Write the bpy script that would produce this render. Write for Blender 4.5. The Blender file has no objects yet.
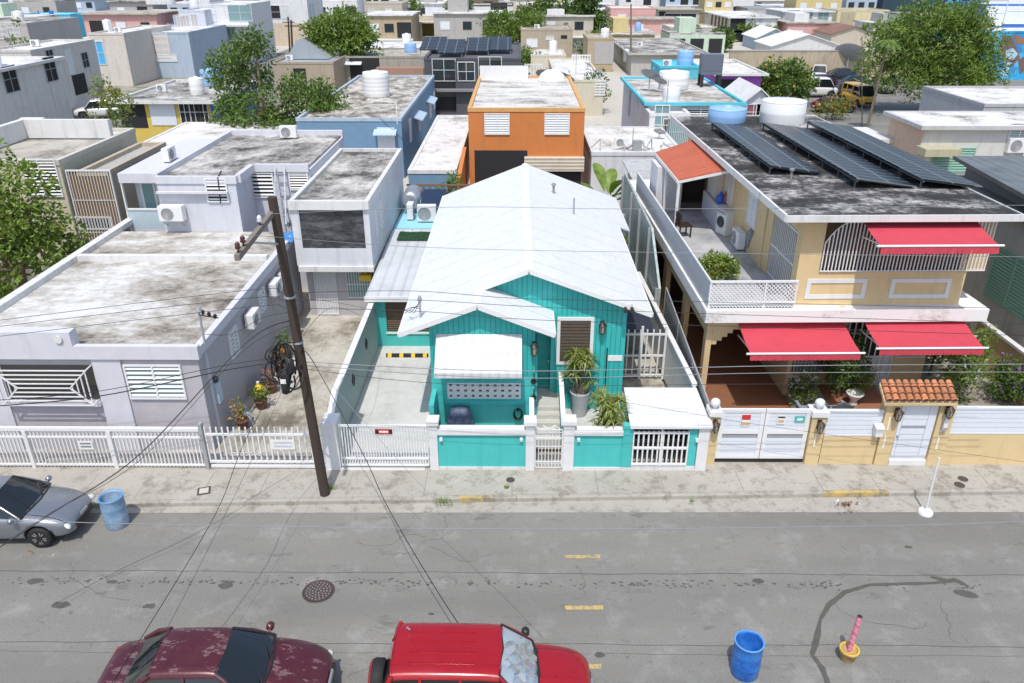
import bpy, math, random
from mathutils import Matrix, Vector
random.seed(7)
R = math.radians
SC = bpy.context.scene
COL = SC.collection
# ---------------------------------------------------------------- camera
F_PX, PITCH, YAW, CAM_H, W_PX, H_PX = 780.0, R(25.7), R(0.4), 13.0, 1024, 683
cam = bpy.data.cameras.new('Camera'); camo = bpy.data.objects.new('Camera', cam); COL.objects.link(camo)
camo.location = (0, 0, CAM_H); camo.rotation_euler = (R(90) - PITCH, 0, YAW)
cam.sensor_width = 36; cam.lens = 36 * F_PX / W_PX; cam.clip_start = 0.1; cam.clip_end = 3000
SC.camera = camo
SC.render.resolution_x, SC.render.resolution_y = W_PX, H_PX
# ---------------------------------------------------------------- sky, sun, exposure
SUN = Vector((-0.07, -0.50, 1.0)).normalized()
w = bpy.data.worlds.new('World'); SC.world = w; w.use_nodes = True
nt = w.node_tree; bg = nt.nodes['Background']
sky = nt.nodes.new('ShaderNodeTexSky'); sky.sky_type = 'NISHITA'; sky.sun_disc = False
sky.sun_elevation = math.asin(SUN.z); sky.sun_rotation = math.atan2(SUN.x, SUN.y)
sky.dust_density = 2.0; sky.air_density = 1.0
nt.links.new(sky.outputs[0], bg.inputs[0]); bg.inputs[1].default_value = 0.15
sl = bpy.data.lights.new('Sun', 'SUN'); sl.energy = 2.7; sl.angle = R(0.5); sl.color = (1.0, 0.965, 0.91)
so = bpy.data.objects.new('Sun', sl); COL.objects.link(so); so.rotation_euler = SUN.to_track_quat('Z', 'Y').to_euler(); so.location = (30, -40, 90)
SC.view_settings.view_transform = 'Standard'; SC.view_settings.look = 'None'
SC.view_settings.exposure = 0.36; SC.view_settings.gamma = 1.0; SC.view_settings.use_curve_mapping = False

# ---------------------------------------------------------------- surveying: a sight line met with a real plane
def ray(px, py):
    u = (px - W_PX / 2) / F_PX; v = (py - H_PX / 2) / F_PX
    x = u; y = math.cos(PITCH) - v * math.sin(PITCH); z = -math.sin(PITCH) - v * math.cos(PITCH)
    c, s = math.cos(YAW), math.sin(YAW)
    return Vector((c * x - s * y, s * x + c * y, z))
def at(px, py, z=0.0):
    r = ray(px, py); return r * ((z - CAM_H) / r.z) + Vector((0, 0, CAM_H))
def atY(px, py, Y):
    r = ray(px, py); return r * (Y / r.y) + Vector((0, 0, CAM_H))
def atX(px, py, X):
    r = ray(px, py); return r * (X / r.x) + Vector((0, 0, CAM_H))

# ---------------------------------------------------------------- materials
MATS = {}
def nodes(name):
    m = bpy.data.materials.new(name); m.use_nodes = True
    t = m.node_tree; return m, t, t.nodes['Principled BSDF']
def nd(t, typ, **k):
    n = t.nodes.new(typ)
    for a, b in k.items():
        if a in ('op', 'operation'): n.operation = b
        else: setattr(n, a, b)
    return n
def pos(t, sc=(1, 1, 1)):
    g = nd(t, 'ShaderNodeNewGeometry'); mp = nd(t, 'ShaderNodeMapping'); mp.inputs['Scale'].default_value = sc
    t.links.new(g.outputs['Position'], mp.inputs['Vector']); return mp.outputs[0]
def noise(t, scale, detail=4, rough=.55, sc=(1, 1, 1)):
    n = nd(t, 'ShaderNodeTexNoise'); n.inputs['Scale'].default_value = scale; n.inputs['Detail'].default_value = detail
    n.inputs['Roughness'].default_value = rough; t.links.new(pos(t, sc), n.inputs['Vector']); return n.outputs['Fac']
def ramp(t, fac, stops):
    r = nd(t, 'ShaderNodeValToRGB'); e = r.color_ramp.elements
    while len(e) < len(stops): e.new(.5)
    for i, (p, c) in enumerate(stops):
        e[i].position = p; e[i].color = (*c, 1) if len(c) == 3 else c
    t.links.new(fac, r.inputs['Fac']); return r.outputs['Color']
def mix(t, fac, a, b, mode='MIX'):
    m = nd(t, 'ShaderNodeMix'); m.data_type = 'RGBA'; m.blend_type = mode
    if isinstance(fac, (int, float)): m.inputs[0].default_value = fac
    else: t.links.new(fac, m.inputs[0])
    for i, x in ((6, a), (7, b)):
        if isinstance(x, tuple): m.inputs[i].default_value = (*x, 1)
        else: t.links.new(x, m.inputs[i])
    return m.outputs[2]
def bump(t, b, h, s=.3, d=.02):
    n = nd(t, 'ShaderNodeBump'); n.inputs['Strength'].default_value = s; n.inputs['Distance'].default_value = d
    t.links.new(h, n.inputs['Height']); t.links.new(n.outputs[0], b.inputs['Normal'])
def g3(v): return (v, v, v)
def paint(name, col, rough=.7, dirt=.25, streak=.25, dcol=(.12, .11, .095), dscale=.9):
    """painted masonry: mottled, with rain streaks and grime"""
    if name in MATS: return MATS[name]
    m, t, b = nodes(name)
    c = mix(t, noise(t, 3.1, 5), tuple(x * .88 for x in col), tuple(min(x * 1.08, .9) for x in col))
    s = ramp(t, noise(t, 2.3, 4, .6, (1.6, 1.6, .14)), [(.52, g3(0)), (.78, g3(streak))])
    c = mix(t, s, c, dcol)
    d = ramp(t, noise(t, dscale, 6, .65), [(.56, g3(0)), (.8, g3(dirt))])
    c = mix(t, d, c, dcol)
    t.links.new(c, b.inputs['Base Color']); b.inputs['Roughness'].default_value = rough
    bump(t, b, noise(t, 26, 3), .18, .01); MATS[name] = m; return m
def siding(name, col, pitch=.15):
    """vertical grooved boards"""
    m, t, b = nodes(name)
    wv = nd(t, 'ShaderNodeTexWave'); wv.wave_type = 'BANDS'; wv.bands_direction = 'X'; wv.wave_profile = 'SIN'
    wv.inputs['Scale'].default_value = .314 / pitch
    t.links.new(pos(t), wv.inputs['Vector'])
    col = tuple(col); gr = ramp(t, wv.outputs['Fac'], [(.0, g3(0)), (.06, g3(1))])
    c = mix(t, noise(t, 2.2, 5, .6, (3, 1, .4)), tuple(x * .86 for x in col), tuple(x * 1.08 for x in col))
    c = mix(t, gr, tuple(x * .55 for x in col), c)
    c = mix(t, ramp(t, noise(t, 3, 5, .65, (2.2, 1, .18)), [(.52, g3(0)), (.68, g3(.35))]), c, tuple(x * .62 + .02 for x in col)); c = mix(t, ramp(t, noise(t, 1.3, 6, .7), [(.53, g3(0)), (.66, g3(.35))]), c, tuple(min(1, x * 1.15 + .05) for x in col))
    t.links.new(c, b.inputs['Base Color']); b.inputs['Roughness'].default_value = .55
    bump(t, b, gr, .6, .02); MATS[name] = m; return m
def weathered(name, stops, scale=.5, rough=.85, sc=(1, 1, 1), fine=.12, contrast=1.0):
    """roof coating worn to different tones"""
    if name in MATS: return MATS[name]
    m, t, b = nodes(name)
    n1 = noise(t, scale, 8, .62, sc); n2 = noise(t, scale * 9, 5, .7, sc)
    mx = nd(t, 'ShaderNodeMath', op='MULTIPLY_ADD'); t.links.new(n2, mx.inputs[0]); mx.inputs[1].default_value = fine * 3
    t.links.new(n1, mx.inputs[2])
    n3 = noise(t, scale * 38, 4, .75); n4 = noise(t, scale * 3.1, 12, .78, (sc[0] * 2.2, sc[1] * .7, 1))
    m2 = nd(t, 'ShaderNodeMath', op='MULTIPLY_ADD'); t.links.new(n3, m2.inputs[0]); m2.inputs[1].default_value = .16; t.links.new(mx.outputs[0], m2.inputs[2])
    m3 = nd(t, 'ShaderNodeMath', op='MULTIPLY_ADD'); t.links.new(n4, m3.inputs[0]); m3.inputs[1].default_value = .42; t.links.new(m2.outputs[0], m3.inputs[2])
    m4 = nd(t, 'ShaderNodeMath', op='MULTIPLY_ADD'); t.links.new(m3.outputs[0], m4.inputs[0]); m4.inputs[1].default_value = contrast * 1.12; m4.inputs[2].default_value = .62 - contrast * 1.12 * (.5 + .5 * (fine * 3 + .58))
    c = ramp(t, m4.outputs[0], stops)
    sp = ramp(t, noise(t, scale * 16, 6, .85), [(.63, g3(0)), (.67, g3(.55))])
    c = mix(t, sp, c, tuple(x * .5 for x in stops[len(stops) // 2][1]))
    t.links.new(c, b.inputs['Base Color']); b.inputs['Roughness'].default_value = rough
    bump(t, b, n2, .25, .015); MATS[name] = m; return m
def plain(name, col, rough=.5, metal=0.0, var=.12, scale=8, coat=0, alpha=1.0, trans=0.0):
    if name in MATS: return MATS[name]
    m, t, b = nodes(name)
    c = mix(t, noise(t, scale, 4), tuple(x * (1 - var) for x in col), tuple(min(1, x * (1 + var)) for x in col))
    t.links.new(c, b.inputs['Base Color']); b.inputs['Roughness'].default_value = rough; b.inputs['Metallic'].default_value = metal
    b.inputs['Coat Weight'].default_value = coat; b.inputs['Alpha'].default_value = alpha
    b.inputs['Transmission Weight'].default_value = trans
    MATS[name] = m; return m
def ribbed(name, col, pitch, axis='X', rough=.45, dirt=.2, metal=0.0, depth=.03):
    """corrugated sheet"""
    if name in MATS: return MATS[name]
    m, t, b = nodes(name)
    wv = nd(t, 'ShaderNodeTexWave'); wv.bands_direction = axis; wv.inputs['Scale'].default_value = .314 / pitch
    t.links.new(pos(t), wv.inputs['Vector'])
    c = mix(t, ramp(t, noise(t, 1.4, 6, .65), [(.45, g3(0)), (.75, g3(1))]), col, tuple(x * (1 - dirt * 2) for x in col))
    c = mix(t, ramp(t, wv.outputs['Fac'], [(0, g3(.35)), (.3, g3(0))]), c, tuple(x * .5 for x in col))
    t.links.new(c, b.inputs['Base Color']); b.inputs['Roughness'].default_value = rough; b.inputs['Metallic'].default_value = metal
    bump(t, b, wv.outputs['Fac'], .7, depth); MATS[name] = m; return m
def leafmat(name, a, bcol, ccol=None):
    if name in MATS: return MATS[name]
    m, t, b = nodes(name)
    g = nd(t, 'ShaderNodeNewGeometry')
    st = [(0, a), (.6, bcol)] + ([(1, ccol)] if ccol else [])
    c = ramp(t, g.outputs['Random Per Island'], st)
    c = mix(t, noise(t, .55, 3), c, tuple(x * 1.5 for x in bcol), 'MIX')
    t.links.new(c, b.inputs['Base Color']); b.inputs['Roughness'].default_value = .5
    tr = nd(t, 'ShaderNodeBsdfTranslucent'); t.links.new(c, tr.inputs['Color'])
    ms = nd(t, 'ShaderNodeMixShader'); ms.inputs[0].default_value = .3
    out = t.nodes['Material Output']
    t.links.new(b.outputs[0], ms.inputs[1]); t.links.new(tr.outputs[0], ms.inputs[2]); t.links.new(ms.outputs[0], out.inputs[0])
    MATS[name] = m; return m

WHITE = paint('white_paint', (.70, .70, .695), .5, .10, .10)
WHITEM = plain('white_metal', (.72, .72, .715), .4, 0, .05)
TRIM = paint('trim_white', (.66, .655, .64), .6, .3, .35)
DARK = plain('dark_interior', (.018, .018, .02), .8)
GLASS = plain('window_glass', (.03, .04, .045), .08, 0, .2)
GLASSB = plain('bluish_glass', (.20, .32, .33), .12, 0, .2)
BLACKM = plain('black_metal', (.02, .02, .02), .45)
GREYM = plain('grey_metal', (.36, .37, .38), .5, .15)
STEEL = plain('galvanised', (.55, .56, .57), .38, .8)
RUBBER = plain('rubber', (.015, .015, .016), .75)
CONC = paint('concrete', (.50, .47, .41), .9, .5, .3, (.16, .14, .11))
CONCD = paint('concrete_dark', (.27, .255, .23), .9, .6, .6, (.07, .065, .06))
ROOFG = weathered('roof_grey_worn', [(.45, (.06, .055, .05)), (.55, (.20, .19, .17)), (.66, (.33, .315, .29)), (.80, (.55, .54, .51))], .55, .85, (1, 1, 1), .16, 1.05)
ROOFL = weathered('roof_white_stained', [(.38, (.11, .095, .075)), (.49, (.25, .225, .185)), (.58, (.37, .345, .305)), (.66, (.47, .455, .42)), (.76, (.60, .595, .58))], .36, .85, (.7, 1.2, 1), .16, 1.0)
ROOFW = weathered('roof_white', [(.40, (.20, .18, .155)), (.50, (.42, .405, .375)), (.58, (.58, .57, .55)), (.75, (.68, .68, .68))], .55)
ROOFB = weathered('roof_blackened', [(.50, (.022, .021, .02)), (.64, (.05, .048, .046)), (.76, (.20, .19, .185)), (.90, (.44, .43, .41))], .5, .9, (1, 1.6, 1), .16, 1.4)
ROOFT = weathered('roof_tan', [(.36, (.10, .09, .075)), (.52, (.26, .24, .20)), (.7, (.44, .41, .35))], .6)
TILE = paint('terracotta', (.42, .165, .075), .8, .45, .3, (.14, .08, .05), 3.0)

# ---------------------------------------------------------------- mesh building
class MB:
    def __init__(s): s.v = []; s.f = []; s.m = []; s.sm = []
    def add(s, vs, fs, m=0, smooth=False):
        o = len(s.v); s.v += [tuple(x) for x in vs]
        for f in fs: s.f.append([i + o for i in f]); s.m.append(m); s.sm.append(smooth)
        return s
    def box(s, x0, x1, y0, y1, z0, z1, m=0):
        v = [(x, y, z) for z in (z0, z1) for y in (y0, y1) for x in (x0, x1)]
        return s.add(v, [(0, 2, 3, 1), (4, 5, 7, 6), (0, 1, 5, 4), (2, 6, 7, 3), (0, 4, 6, 2), (1, 3, 7, 5)], m)
    def poly(s, pts, m=0): return s.add(pts, [list(range(len(pts)))], m)
    def extr(s, pts, d, m=0):
        n = len(pts); d = Vector(d); a = [Vector(p) for p in pts]; b = [p + d for p in a]
        return s.add(a + b, [list(range(n))[::-1], list(range(n, 2 * n))] + [(i, (i + 1) % n, n + (i + 1) % n, n + i) for i in range(n)], m)
    def bar(s, p, q, w, h=None, m=0, up=(0, 0, 1)):
        h = h or w; p = Vector(p); q = Vector(q); d = (q - p)
        if d.length < 1e-6: return s
        d.normalize(); u = Vector(up)
        if abs(d.dot(u)) > .98: u = Vector((0, 1, 0))
        a = d.cross(u).normalized() * (w / 2); b = d.cross(a).normalized() * (h / 2)
        v = [c + sa * a + sb * b for c in (p, q) for sa, sb in ((-1, -1), (1, -1), (1, 1), (-1, 1))]
        return s.add(v, [(0, 3, 2, 1), (4, 5, 6, 7), (0, 1, 5, 4), (1, 2, 6, 5), (2, 3, 7, 6), (3, 0, 4, 7)], m)
    def tube(s, pts, r, n=8, m=0, r2=None, cap=True):
        pts = [Vector(p) for p in pts]; k = len(pts); rings = []
        for i, p in enumerate(pts):
            d = (pts[min(i + 1, k - 1)] - pts[max(i - 1, 0)]).normalized()
            u = Vector((0, 0, 1)) if abs(d.z) < .95 else Vector((1, 0, 0))
            a = d.cross(u).normalized(); b = d.cross(a)
            rr = (r[i] if isinstance(r, (list, tuple)) else (r if r2 is None else r + (r2 - r) * i / (k - 1)))
            rings.append([p + (a * math.cos(2 * math.pi * j / n) + b * math.sin(2 * math.pi * j / n)) * rr for j in range(n)])
        vs = [x for g in rings for x in g]
        fs = [(i * n + j, i * n + (j + 1) % n, (i + 1) * n + (j + 1) % n, (i + 1) * n + j) for i in range(k - 1) for j in range(n)]
        s.add(vs, fs, m, True)
        if cap: s.add(rings[0], [list(range(n))[::-1]], m); s.add(rings[-1], [list(range(n))], m)
        return s
    def lathe(s, prof, c, n=20, m=0, axis='Z', smooth=True, cap=True):
        vs = []
        for r, z in prof:
            for j in range(n):
                a = 2 * math.pi * j / n
                p = (r * math.cos(a), r * math.sin(a), z)
                if axis == 'X': p = (z, r * math.cos(a), r * math.sin(a))
                if axis == 'Y': p = (r * math.sin(a), z, r * math.cos(a))
                vs.append((p[0] + c[0], p[1] + c[1], p[2] + c[2]))
        k = len(prof)
        fs = [(i * n + j, i * n + (j + 1) % n, (i + 1) * n + (j + 1) % n, (i + 1) * n + j) for i in range(k - 1) for j in range(n)]
        s.add(vs, fs, m, smooth)
        return s.add(vs[:n], [list(range(n))[::-1]], m).add(vs[-n:], [list(range(n))], m) if cap else s
    def xf(s, M): s.v = [tuple(M @ Vector(p)) for p in s.v]; return s
    def build(s, name, mats, parent=None, world=True, bevel=0, sub=0):
        me = bpy.data.meshes.new(name); me.from_pydata(s.v, [], s.f)
        mats = mats if isinstance(mats, (list, tuple)) else [mats]
        for m in mats: me.materials.append(m)
        me.polygons.foreach_set('material_index', s.m); me.polygons.foreach_set('use_smooth', s.sm)
        me.update(); o = bpy.data.objects.new(name, me); COL.objects.link(o)
        if parent:
            o.parent = parent
            if world and parent.type == 'EMPTY': o.matrix_parent_inverse = rootM(parent).inverted()
        if bevel:
            b = o.modifiers.new('Bevel', 'BEVEL'); b.width = bevel; b.segments = 2; b.limit_method = 'ANGLE'
        if sub:
            b = o.modifiers.new('Subsurf', 'SUBSURF'); b.levels = b.render_levels = sub
        return o
def rootM(o): return Matrix.Translation(o.location) @ Matrix.Rotation(o.rotation_euler[2], 4, 'Z')
def tag(o, label, cat, group=None, kind=None):
    if label: o['label'] = label
    if cat: o['category'] = cat
    if group: o['group'] = group
    if kind: o['kind'] = kind
    return o
def thing(name, label, cat, loc=(0, 0, 0), rz=0, group=None):
    o = bpy.data.objects.new(name, None); COL.objects.link(o); o.empty_display_size = .2
    o.location = loc; o.rotation_euler = (0, 0, rz); return tag(o, label, cat, group)
def struct(o, kind='structure'): o['kind'] = kind; return o
def copy_tree(o, parent=None):
    c = o.copy(); COL.objects.link(c)
    if parent: c.parent = parent
    for ch in list(o.children): copy_tree(ch, c)
    return c
def dup(root, loc, rz, label, group=None, scale=None):
    c = copy_tree(root); c.location = loc; c.rotation_euler = (0, 0, rz); c['label'] = label
    if group: c['group'] = group
    if scale: c.scale = (scale,) * 3
    return c

# a frame in a wall plane: local x along the wall, z up, -y outward
def face_F(x, y, z): return Matrix.Translation((x, y, z))
def face_R(x, y, z): return Matrix.Translation((x, y, z)) @ Matrix.Rotation(R(90), 4, 'Z')     # wall facing +X
def face_L(x, y, z): return Matrix.Translation((x, y, z)) @ Matrix.Rotation(R(-90), 4, 'Z')    # wall facing -X
def window(par, M, wd, ht, kind='louvre', frame=None, pane=None, name='window', n=None, world=True, cols=2):
    """frame with louvres, bars or panes; the sheet behind is a sub-part"""
    fr = frame or WHITEM; t = .05; a = MB()
    a.box(-wd / 2, wd / 2, -.07, .03, -ht / 2, -ht / 2 + t).box(-wd / 2, wd / 2, -.07, .03, ht / 2 - t, ht / 2)
    a.box(-wd / 2, -wd / 2 + t, -.07, .03, -ht / 2 + t, ht / 2 - t).box(wd / 2 - t, wd / 2, -.07, .03, -ht / 2 + t, ht / 2 - t)
    if kind in ('louvre', 'jalousie'):
        for i in range(1, cols): x = -wd / 2 + wd * i / cols; a.box(x - .025, x + .025, -.068, .03, -ht / 2 + t, ht / 2 - t)
        n = n or max(3, int(ht / .14)); tilt = .05
        for i in range(n):
            z = -ht / 2 + t + (ht - 2 * t) * (i + .5) / n
            hh = (ht - 2 * t) / n * (.36 if kind == 'louvre' else .2)
            a.extr([(-wd / 2 + t, -.06, z - hh), (-wd / 2 + t, -.045, z - hh), (-wd / 2 + t, -.01, z + hh), (-wd / 2 + t, -.025, z + hh)], (wd - 2 * t, 0, 0))
    elif kind == 'bars':
        n = n or int(wd / .12)
        for i in range(1, n): x = -wd / 2 + wd * i / n; a.box(x - .012, x + .012, -.07, -.045, -ht / 2 + t, ht / 2 - t)
        a.box(-wd / 2 + t, wd / 2 - t, -.045, -.03, -.015, .015)
    elif kind == 'panes':
        for i in range(1, cols): x = -wd / 2 + wd * i / cols; a.box(x - .02, x + .02, -.06, .03, -ht / 2 + t, ht / 2 - t)
        a.box(-wd / 2 + t, wd / 2 - t, -.058, .03, -.02, .02)
    a.xf(M); o = a.build(name, fr, par, world)
    p = MB().box(-wd / 2 + .01, wd / 2 - .01, -.015, .02, -ht / 2 + .01, ht / 2 - .01).xf(M)
    p.build('pane', pane or GLASS, o, world)
    return o
# ================================================================ GROUND, ROAD, SIDEWALK
def road_material():
    m, t, b = nodes('road_asphalt')
    c = mix(t, noise(t, .35, 6, .6, (.5, 1.6, 1)), (.132, .126, .108), (.226, .217, .19))
    c = mix(t, ramp(t, noise(t, 55, 3, .7), [(.40, g3(0)), (.62, g3(.7))]), c, (.29, .285, .265)); c = mix(t, ramp(t, noise(t, 38, 4, .75), [(.53, g3(0)), (.63, g3(.5))]), c, (.075, .072, .064))
    c = mix(t, ramp(t, noise(t, 1.1, 7, .72), [(.53, g3(0)), (.64, g3(.5))]), c, (.30, .295, .275))       # pale worn patches
    c = mix(t, ramp(t, noise(t, .8, 7, .75, (1, 2.4, 1)), [(.58, g3(0)), (.66, g3(.5))]), c, (.08, .078, .07))  # oil
    c = mix(t, ramp(t, noise(t, 4.5, 6, .8), [(.60, g3(0)), (.66, g3(.55))]), c, (.07, .068, .06)); c = mix(t, ramp(t, noise(t, 13, 6, .85), [(.61, g3(0)), (.65, g3(.7))]), c, (.05, .044, .04)); c = mix(t, ramp(t, noise(t, 17, 5, .85), [(.63, g3(0)), (.67, g3(.6))]), c, (.36, .355, .335))
    c = mix(t, ramp(t, noise(t, .16, 4, .6, (.4, 2.2, 1)), [(.42, g3(0)), (.62, g3(.35))]), c, (.10, .098, .09))        # specks
    t.links.new(c, b.inputs['Base Color']); b.inputs['Roughness'].default_value = .85
    bump(t, b, noise(t, 90, 3), .35, .01); return m
def walk_material():
    m, t, b = nodes('sidewalk_concrete')
    c = mix(t, noise(t, .6, 7, .65), (.27, .25, .215), (.46, .44, .39))
    c = mix(t, ramp(t, noise(t, 2.2, 7, .75), [(.50, g3(0)), (.62, g3(.6))]), c, (.17, .145, .105))
    c = mix(t, ramp(t, noise(t, 9, 5, .8), [(.60, g3(0)), (.65, g3(.6))]), c, (.09, .08, .065))
    t.links.new(c, b.inputs['Base Color']); b.inputs['Roughness'].default_value = .9
    bump(t, b, noise(t, 40, 4), .3, .01); return m
ROAD = road_material(); WALK = walk_material()
DIRT = weathered('dirt_ground', [(.35, (.14, .12, .09)), (.5, (.24, .21, .17)), (.65, (.33, .30, .25)), (.8, (.10, .13, .05))], .12)
YARD = weathered('yard_concrete', [(.44, (.15, .13, .10)), (.54, (.29, .265, .215)), (.66, (.42, .395, .34)), (.85, (.50, .48, .43))], .45, .9)
DRIVE = weathered('driveway_concrete', [(.35, (.40, .40, .38)), (.5, (.50, .50, .48)), (.7, (.57, .57, .55))], .6, .85)
STAIN = plain('wet_stain', (.092, .088, .075), .5, 0, .35, 6)
YPAINT = weathered('road_yellow', [(.50, (.20, .185, .15)), (.60, (.38, .30, .14)), (.74, (.52, .37, .12))], 2.0)
struct(MB().box(-900, 900, -300, 1500, -.6, -.02).build('ground', DIRT))
kerb = lambda x: 17.05 + .030 * max(-14, min(14, x))          # the kerb line drifts away from the lane
gut = lambda x: 16.60 + .0085 * max(-14, min(14, x))
wall_y = lambda x: 18.40 + .015 * x
XS = [-70, -14, 0, 14, 70]
a = MB()
for x0, x1 in zip(XS, XS[1:]):
    a.add([(x0, 2, 0), (x1, 2, 0), (x1, gut(x1), 0), (x0, gut(x0), 0)], [(0, 1, 2, 3)])
struct(a.build('road', ROAD))
a = MB()
for x0, x1 in zip(XS, XS[1:]): a.add([(x0, gut(x0) - .01, .006), (x1, gut(x1) - .01, .006), (x1, kerb(x1), .006), (x0, kerb(x0), .006)], [(0, 1, 2, 3)])
struct(a.build('gutter', WALK))
a = MB()
for x0, x1 in zip(XS, XS[1:]): a.extr([(x0, kerb(x0), -.1), (x1, kerb(x1), -.1), (x1, kerb(x1) + .15, -.1), (x0, kerb(x0) + .15, -.1)], (0, 0, .235))
struct(a.build('kerb', WALK, bevel=.02))
a = MB()
for x0, x1 in zip(XS, XS[1:]): a.extr([(x0, kerb(x0) + .156, -.1), (x1, kerb(x1) + .156, -.1), (x1, 19.2, -.1), (x0, 19.2, -.1)], (0, 0, .226))
struct(a.build('sidewalk', WALK))
a = MB()                                                    # joints of the pavement and of the lane slabs
for px, py in ((30, 490), (85, 490), (140, 490), (205, 488), (262, 488), (348, 488), (425, 487), (512, 486), (597, 484), (662, 484), (740, 482), (820, 484), (875, 482), (930, 480), (985, 480)):
    x = at(px, py, .13).x; a.box(x - .012, x + .012, kerb(x) + .16, wall_y(x) - .1, .124, .1275)
struct(a.build('sidewalk_joint', CONCD))
a = MB()
for y, wd in ((14.32, .018), (12.17, .016), (11.9, .008)):
    q = []; xs = [-40 + i * .5 for i in range(161)]
    ph = random.random() * 9
    for x in xs: q.append((x, y + .02 * math.sin(x * .9 + ph) + .012 * math.sin(x * 3.7 + ph), .004))
    for p, r_ in zip(q, q[1:]): a.add([(p[0], p[1] - wd / 2, .004), (r_[0], r_[1] - wd / 2, .004), (r_[0], r_[1] + wd / 2, .004), (p[0], p[1] + wd / 2, .004)], [(0, 1, 2, 3)])
struct(a.build('road_joint', plain('joint_tar', (.085, .083, .078), .8, 0, .6, 4)))
a = MB()                                                     # fine cracks wandering over the slabs
for k in range(13):
    x, y = random.uniform(-12, 12), random.uniform(11.2, 16.4); g = random.uniform(0, 6.28); p = Vector((x, y, .0042 + k * 1e-5))
    for s in range(random.randint(8, 22)):
        g += random.uniform(-.7, .7); q = p + Vector((math.cos(g) * .16, math.sin(g) * .10, 0)); nrm = Vector((-math.sin(g), math.cos(g), 0)) * random.uniform(.003, .007)
        a.add([p - nrm, q - nrm, q + nrm, p + nrm], [(0, 1, 2, 3)]); p = q
struct(a.build('road_crack', plain('crack_dark', (.09, .087, .08), .9)))
a = MB()                                                     # dark crumbs along the joint
for i in range(330):
    x = random.uniform(-12, 11); y = 13.98 + random.gauss(0, .07); r_ = random.uniform(.012, .045)
    n = 7; a.poly([(x + r_ * 1.5 * math.cos(k * 6.283 / n) * random.uniform(.5, 1), y + r_ * math.sin(k * 6.283 / n) * random.uniform(.4, 1), .0045 + i * 1e-6) for k in range(n)])
for px, py, r_ in ((35, 581, .15), (60, 605, .18), (112, 582, .10), (150, 606, .13), (225, 586, .14), (431, 614, .06), (758, 581, .13), (908, 547, .08), (600, 655, .10)):
    c = at(px, py); n = 11
    a.poly([(c.x + r_ * 1.3 * math.cos(k * 6.283 / n) * random.uniform(.7, 1.1), c.y + r_ * .75 * math.sin(k * 6.283 / n) * random.uniform(.6, 1.1), .0065) for k in range(n)])
struct(a.build('oil_stain', STAIN))
a = MB()
for x0, x1, y in ((1.21, 2.04, 14.89), (1.12, 1.95, 13.21), (1.03, 1.75, 11.57)):
    a.poly([(x0, y - .06, .0075), (x1, y - .05, .0075), (x1 + .02, y + .08, .0075), ((x0 + x1) / 2, y + .065, .0075), (x0 - .03, y + .06, .0075)])
struct(a.build('road_marking', YPAINT))
a = MB()
for p0, p1 in ((459, 492), (828, 893)):
    x0, x1 = at(p0, 501, .135).x, at(p1, 498, .135).x
    a.extr([(x0, kerb(x0) - .004, .02), (x1, kerb(x1) - .004, .02), (x1, kerb(x1) + .13, .02), (x0, kerb(x0) + .13, .02)], (0, 0, .119))
struct(a.build('kerb_marking', YPAINT))
# the trail of water across the lane
pts = [(830, 690), (822, 668), (812, 655), (816, 642), (820, 620), (829, 605), (845, 592), (870, 585), (900, 584), (935, 583), (955, 580), (972, 588)]
wd = [.05, .065, .045, .08, .035, .07, .055, .045, .045, .04, .08, .02]
P = [at(*p) for p in pts]; fine = []
for i in range(len(P) - 1):
    for k in range(6): fine.append((P[i].lerp(P[i + 1], k / 6), wd[i] + (wd[i + 1] - wd[i]) * k / 6))
a = MB(); L_, R_ = [], []
for i, (p, h) in enumerate(fine):
    d = (fine[min(i + 1, len(fine) - 1)][0] - fine[max(i - 1, 0)][0]).normalized(); nrm = Vector((-d.y, d.x, 0))
    L_.append(p + nrm * h * random.uniform(.75, 1.1) + Vector((0, 0, .009))); R_.append(p - nrm * h * random.uniform(.75, 1.1) + Vector((0, 0, .009)))
for i in range(len(fine) - 1): a.add([L_[i], L_[i + 1], R_[i + 1], R_[i]], [(3, 2, 1, 0)])
for px, py, r_, s_ in ((966, 594, .26, .12), (940, 579, .2, .06)):
    c = at(px, py); a.poly([(c.x + r_ * math.cos(k * .57) * random.uniform(.9, 1.05), c.y - .25 * r_ * math.cos(k * .57) + s_ * math.sin(k * .57), .0105) for k in range(11)])
struct(a.build('water_trail', STAIN))
# yards of the plots, one slab each
def slab(name, x0, x1, y0, y1, z, m, lab=None): return struct(MB().box(x0, x1, y0, y1, -.1, z).build(name, m))
slab('yard', -40, -8.86, 19.2, 46, .11, YARD)
slab('side_yard', -8.86, -5.35, 19.2, 40, .115, YARD)
slab('driveway', -5.345, -2.6, 18.3, 26.4, .14, DRIVE)
slab('back_yard', -5.345, 5.3, 26.4, 44, .10, YARD)
slab('patio', 1.35, 3.15, 18.5, 21.5, .34, DRIVE)
slab('front_terrace', -2.4, .52, 18.5, 20.1, .30, DRIVE)
slab('alley', 3.2, 5.0, 20, 34, .13, YARD)
TERRA = plain('garage_tile', (.25, .115, .06), .5, 0, .2, 3)
slab('garage_floor', 5.35, 8.9, 18.9, 36, .15, TERRA)
slab('garden_soil', 8.9, 16.36, 18.95, 24, .14, DIRT)
slab('garden_path', 10.2, 12.1, 18.9, 23.4, .16, plain('path_tile', (.30, .13, .075), .6, 0, .25, 4))
slab('right_yard', 16.55, 40, 19.2, 46, .1, YARD)
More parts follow.
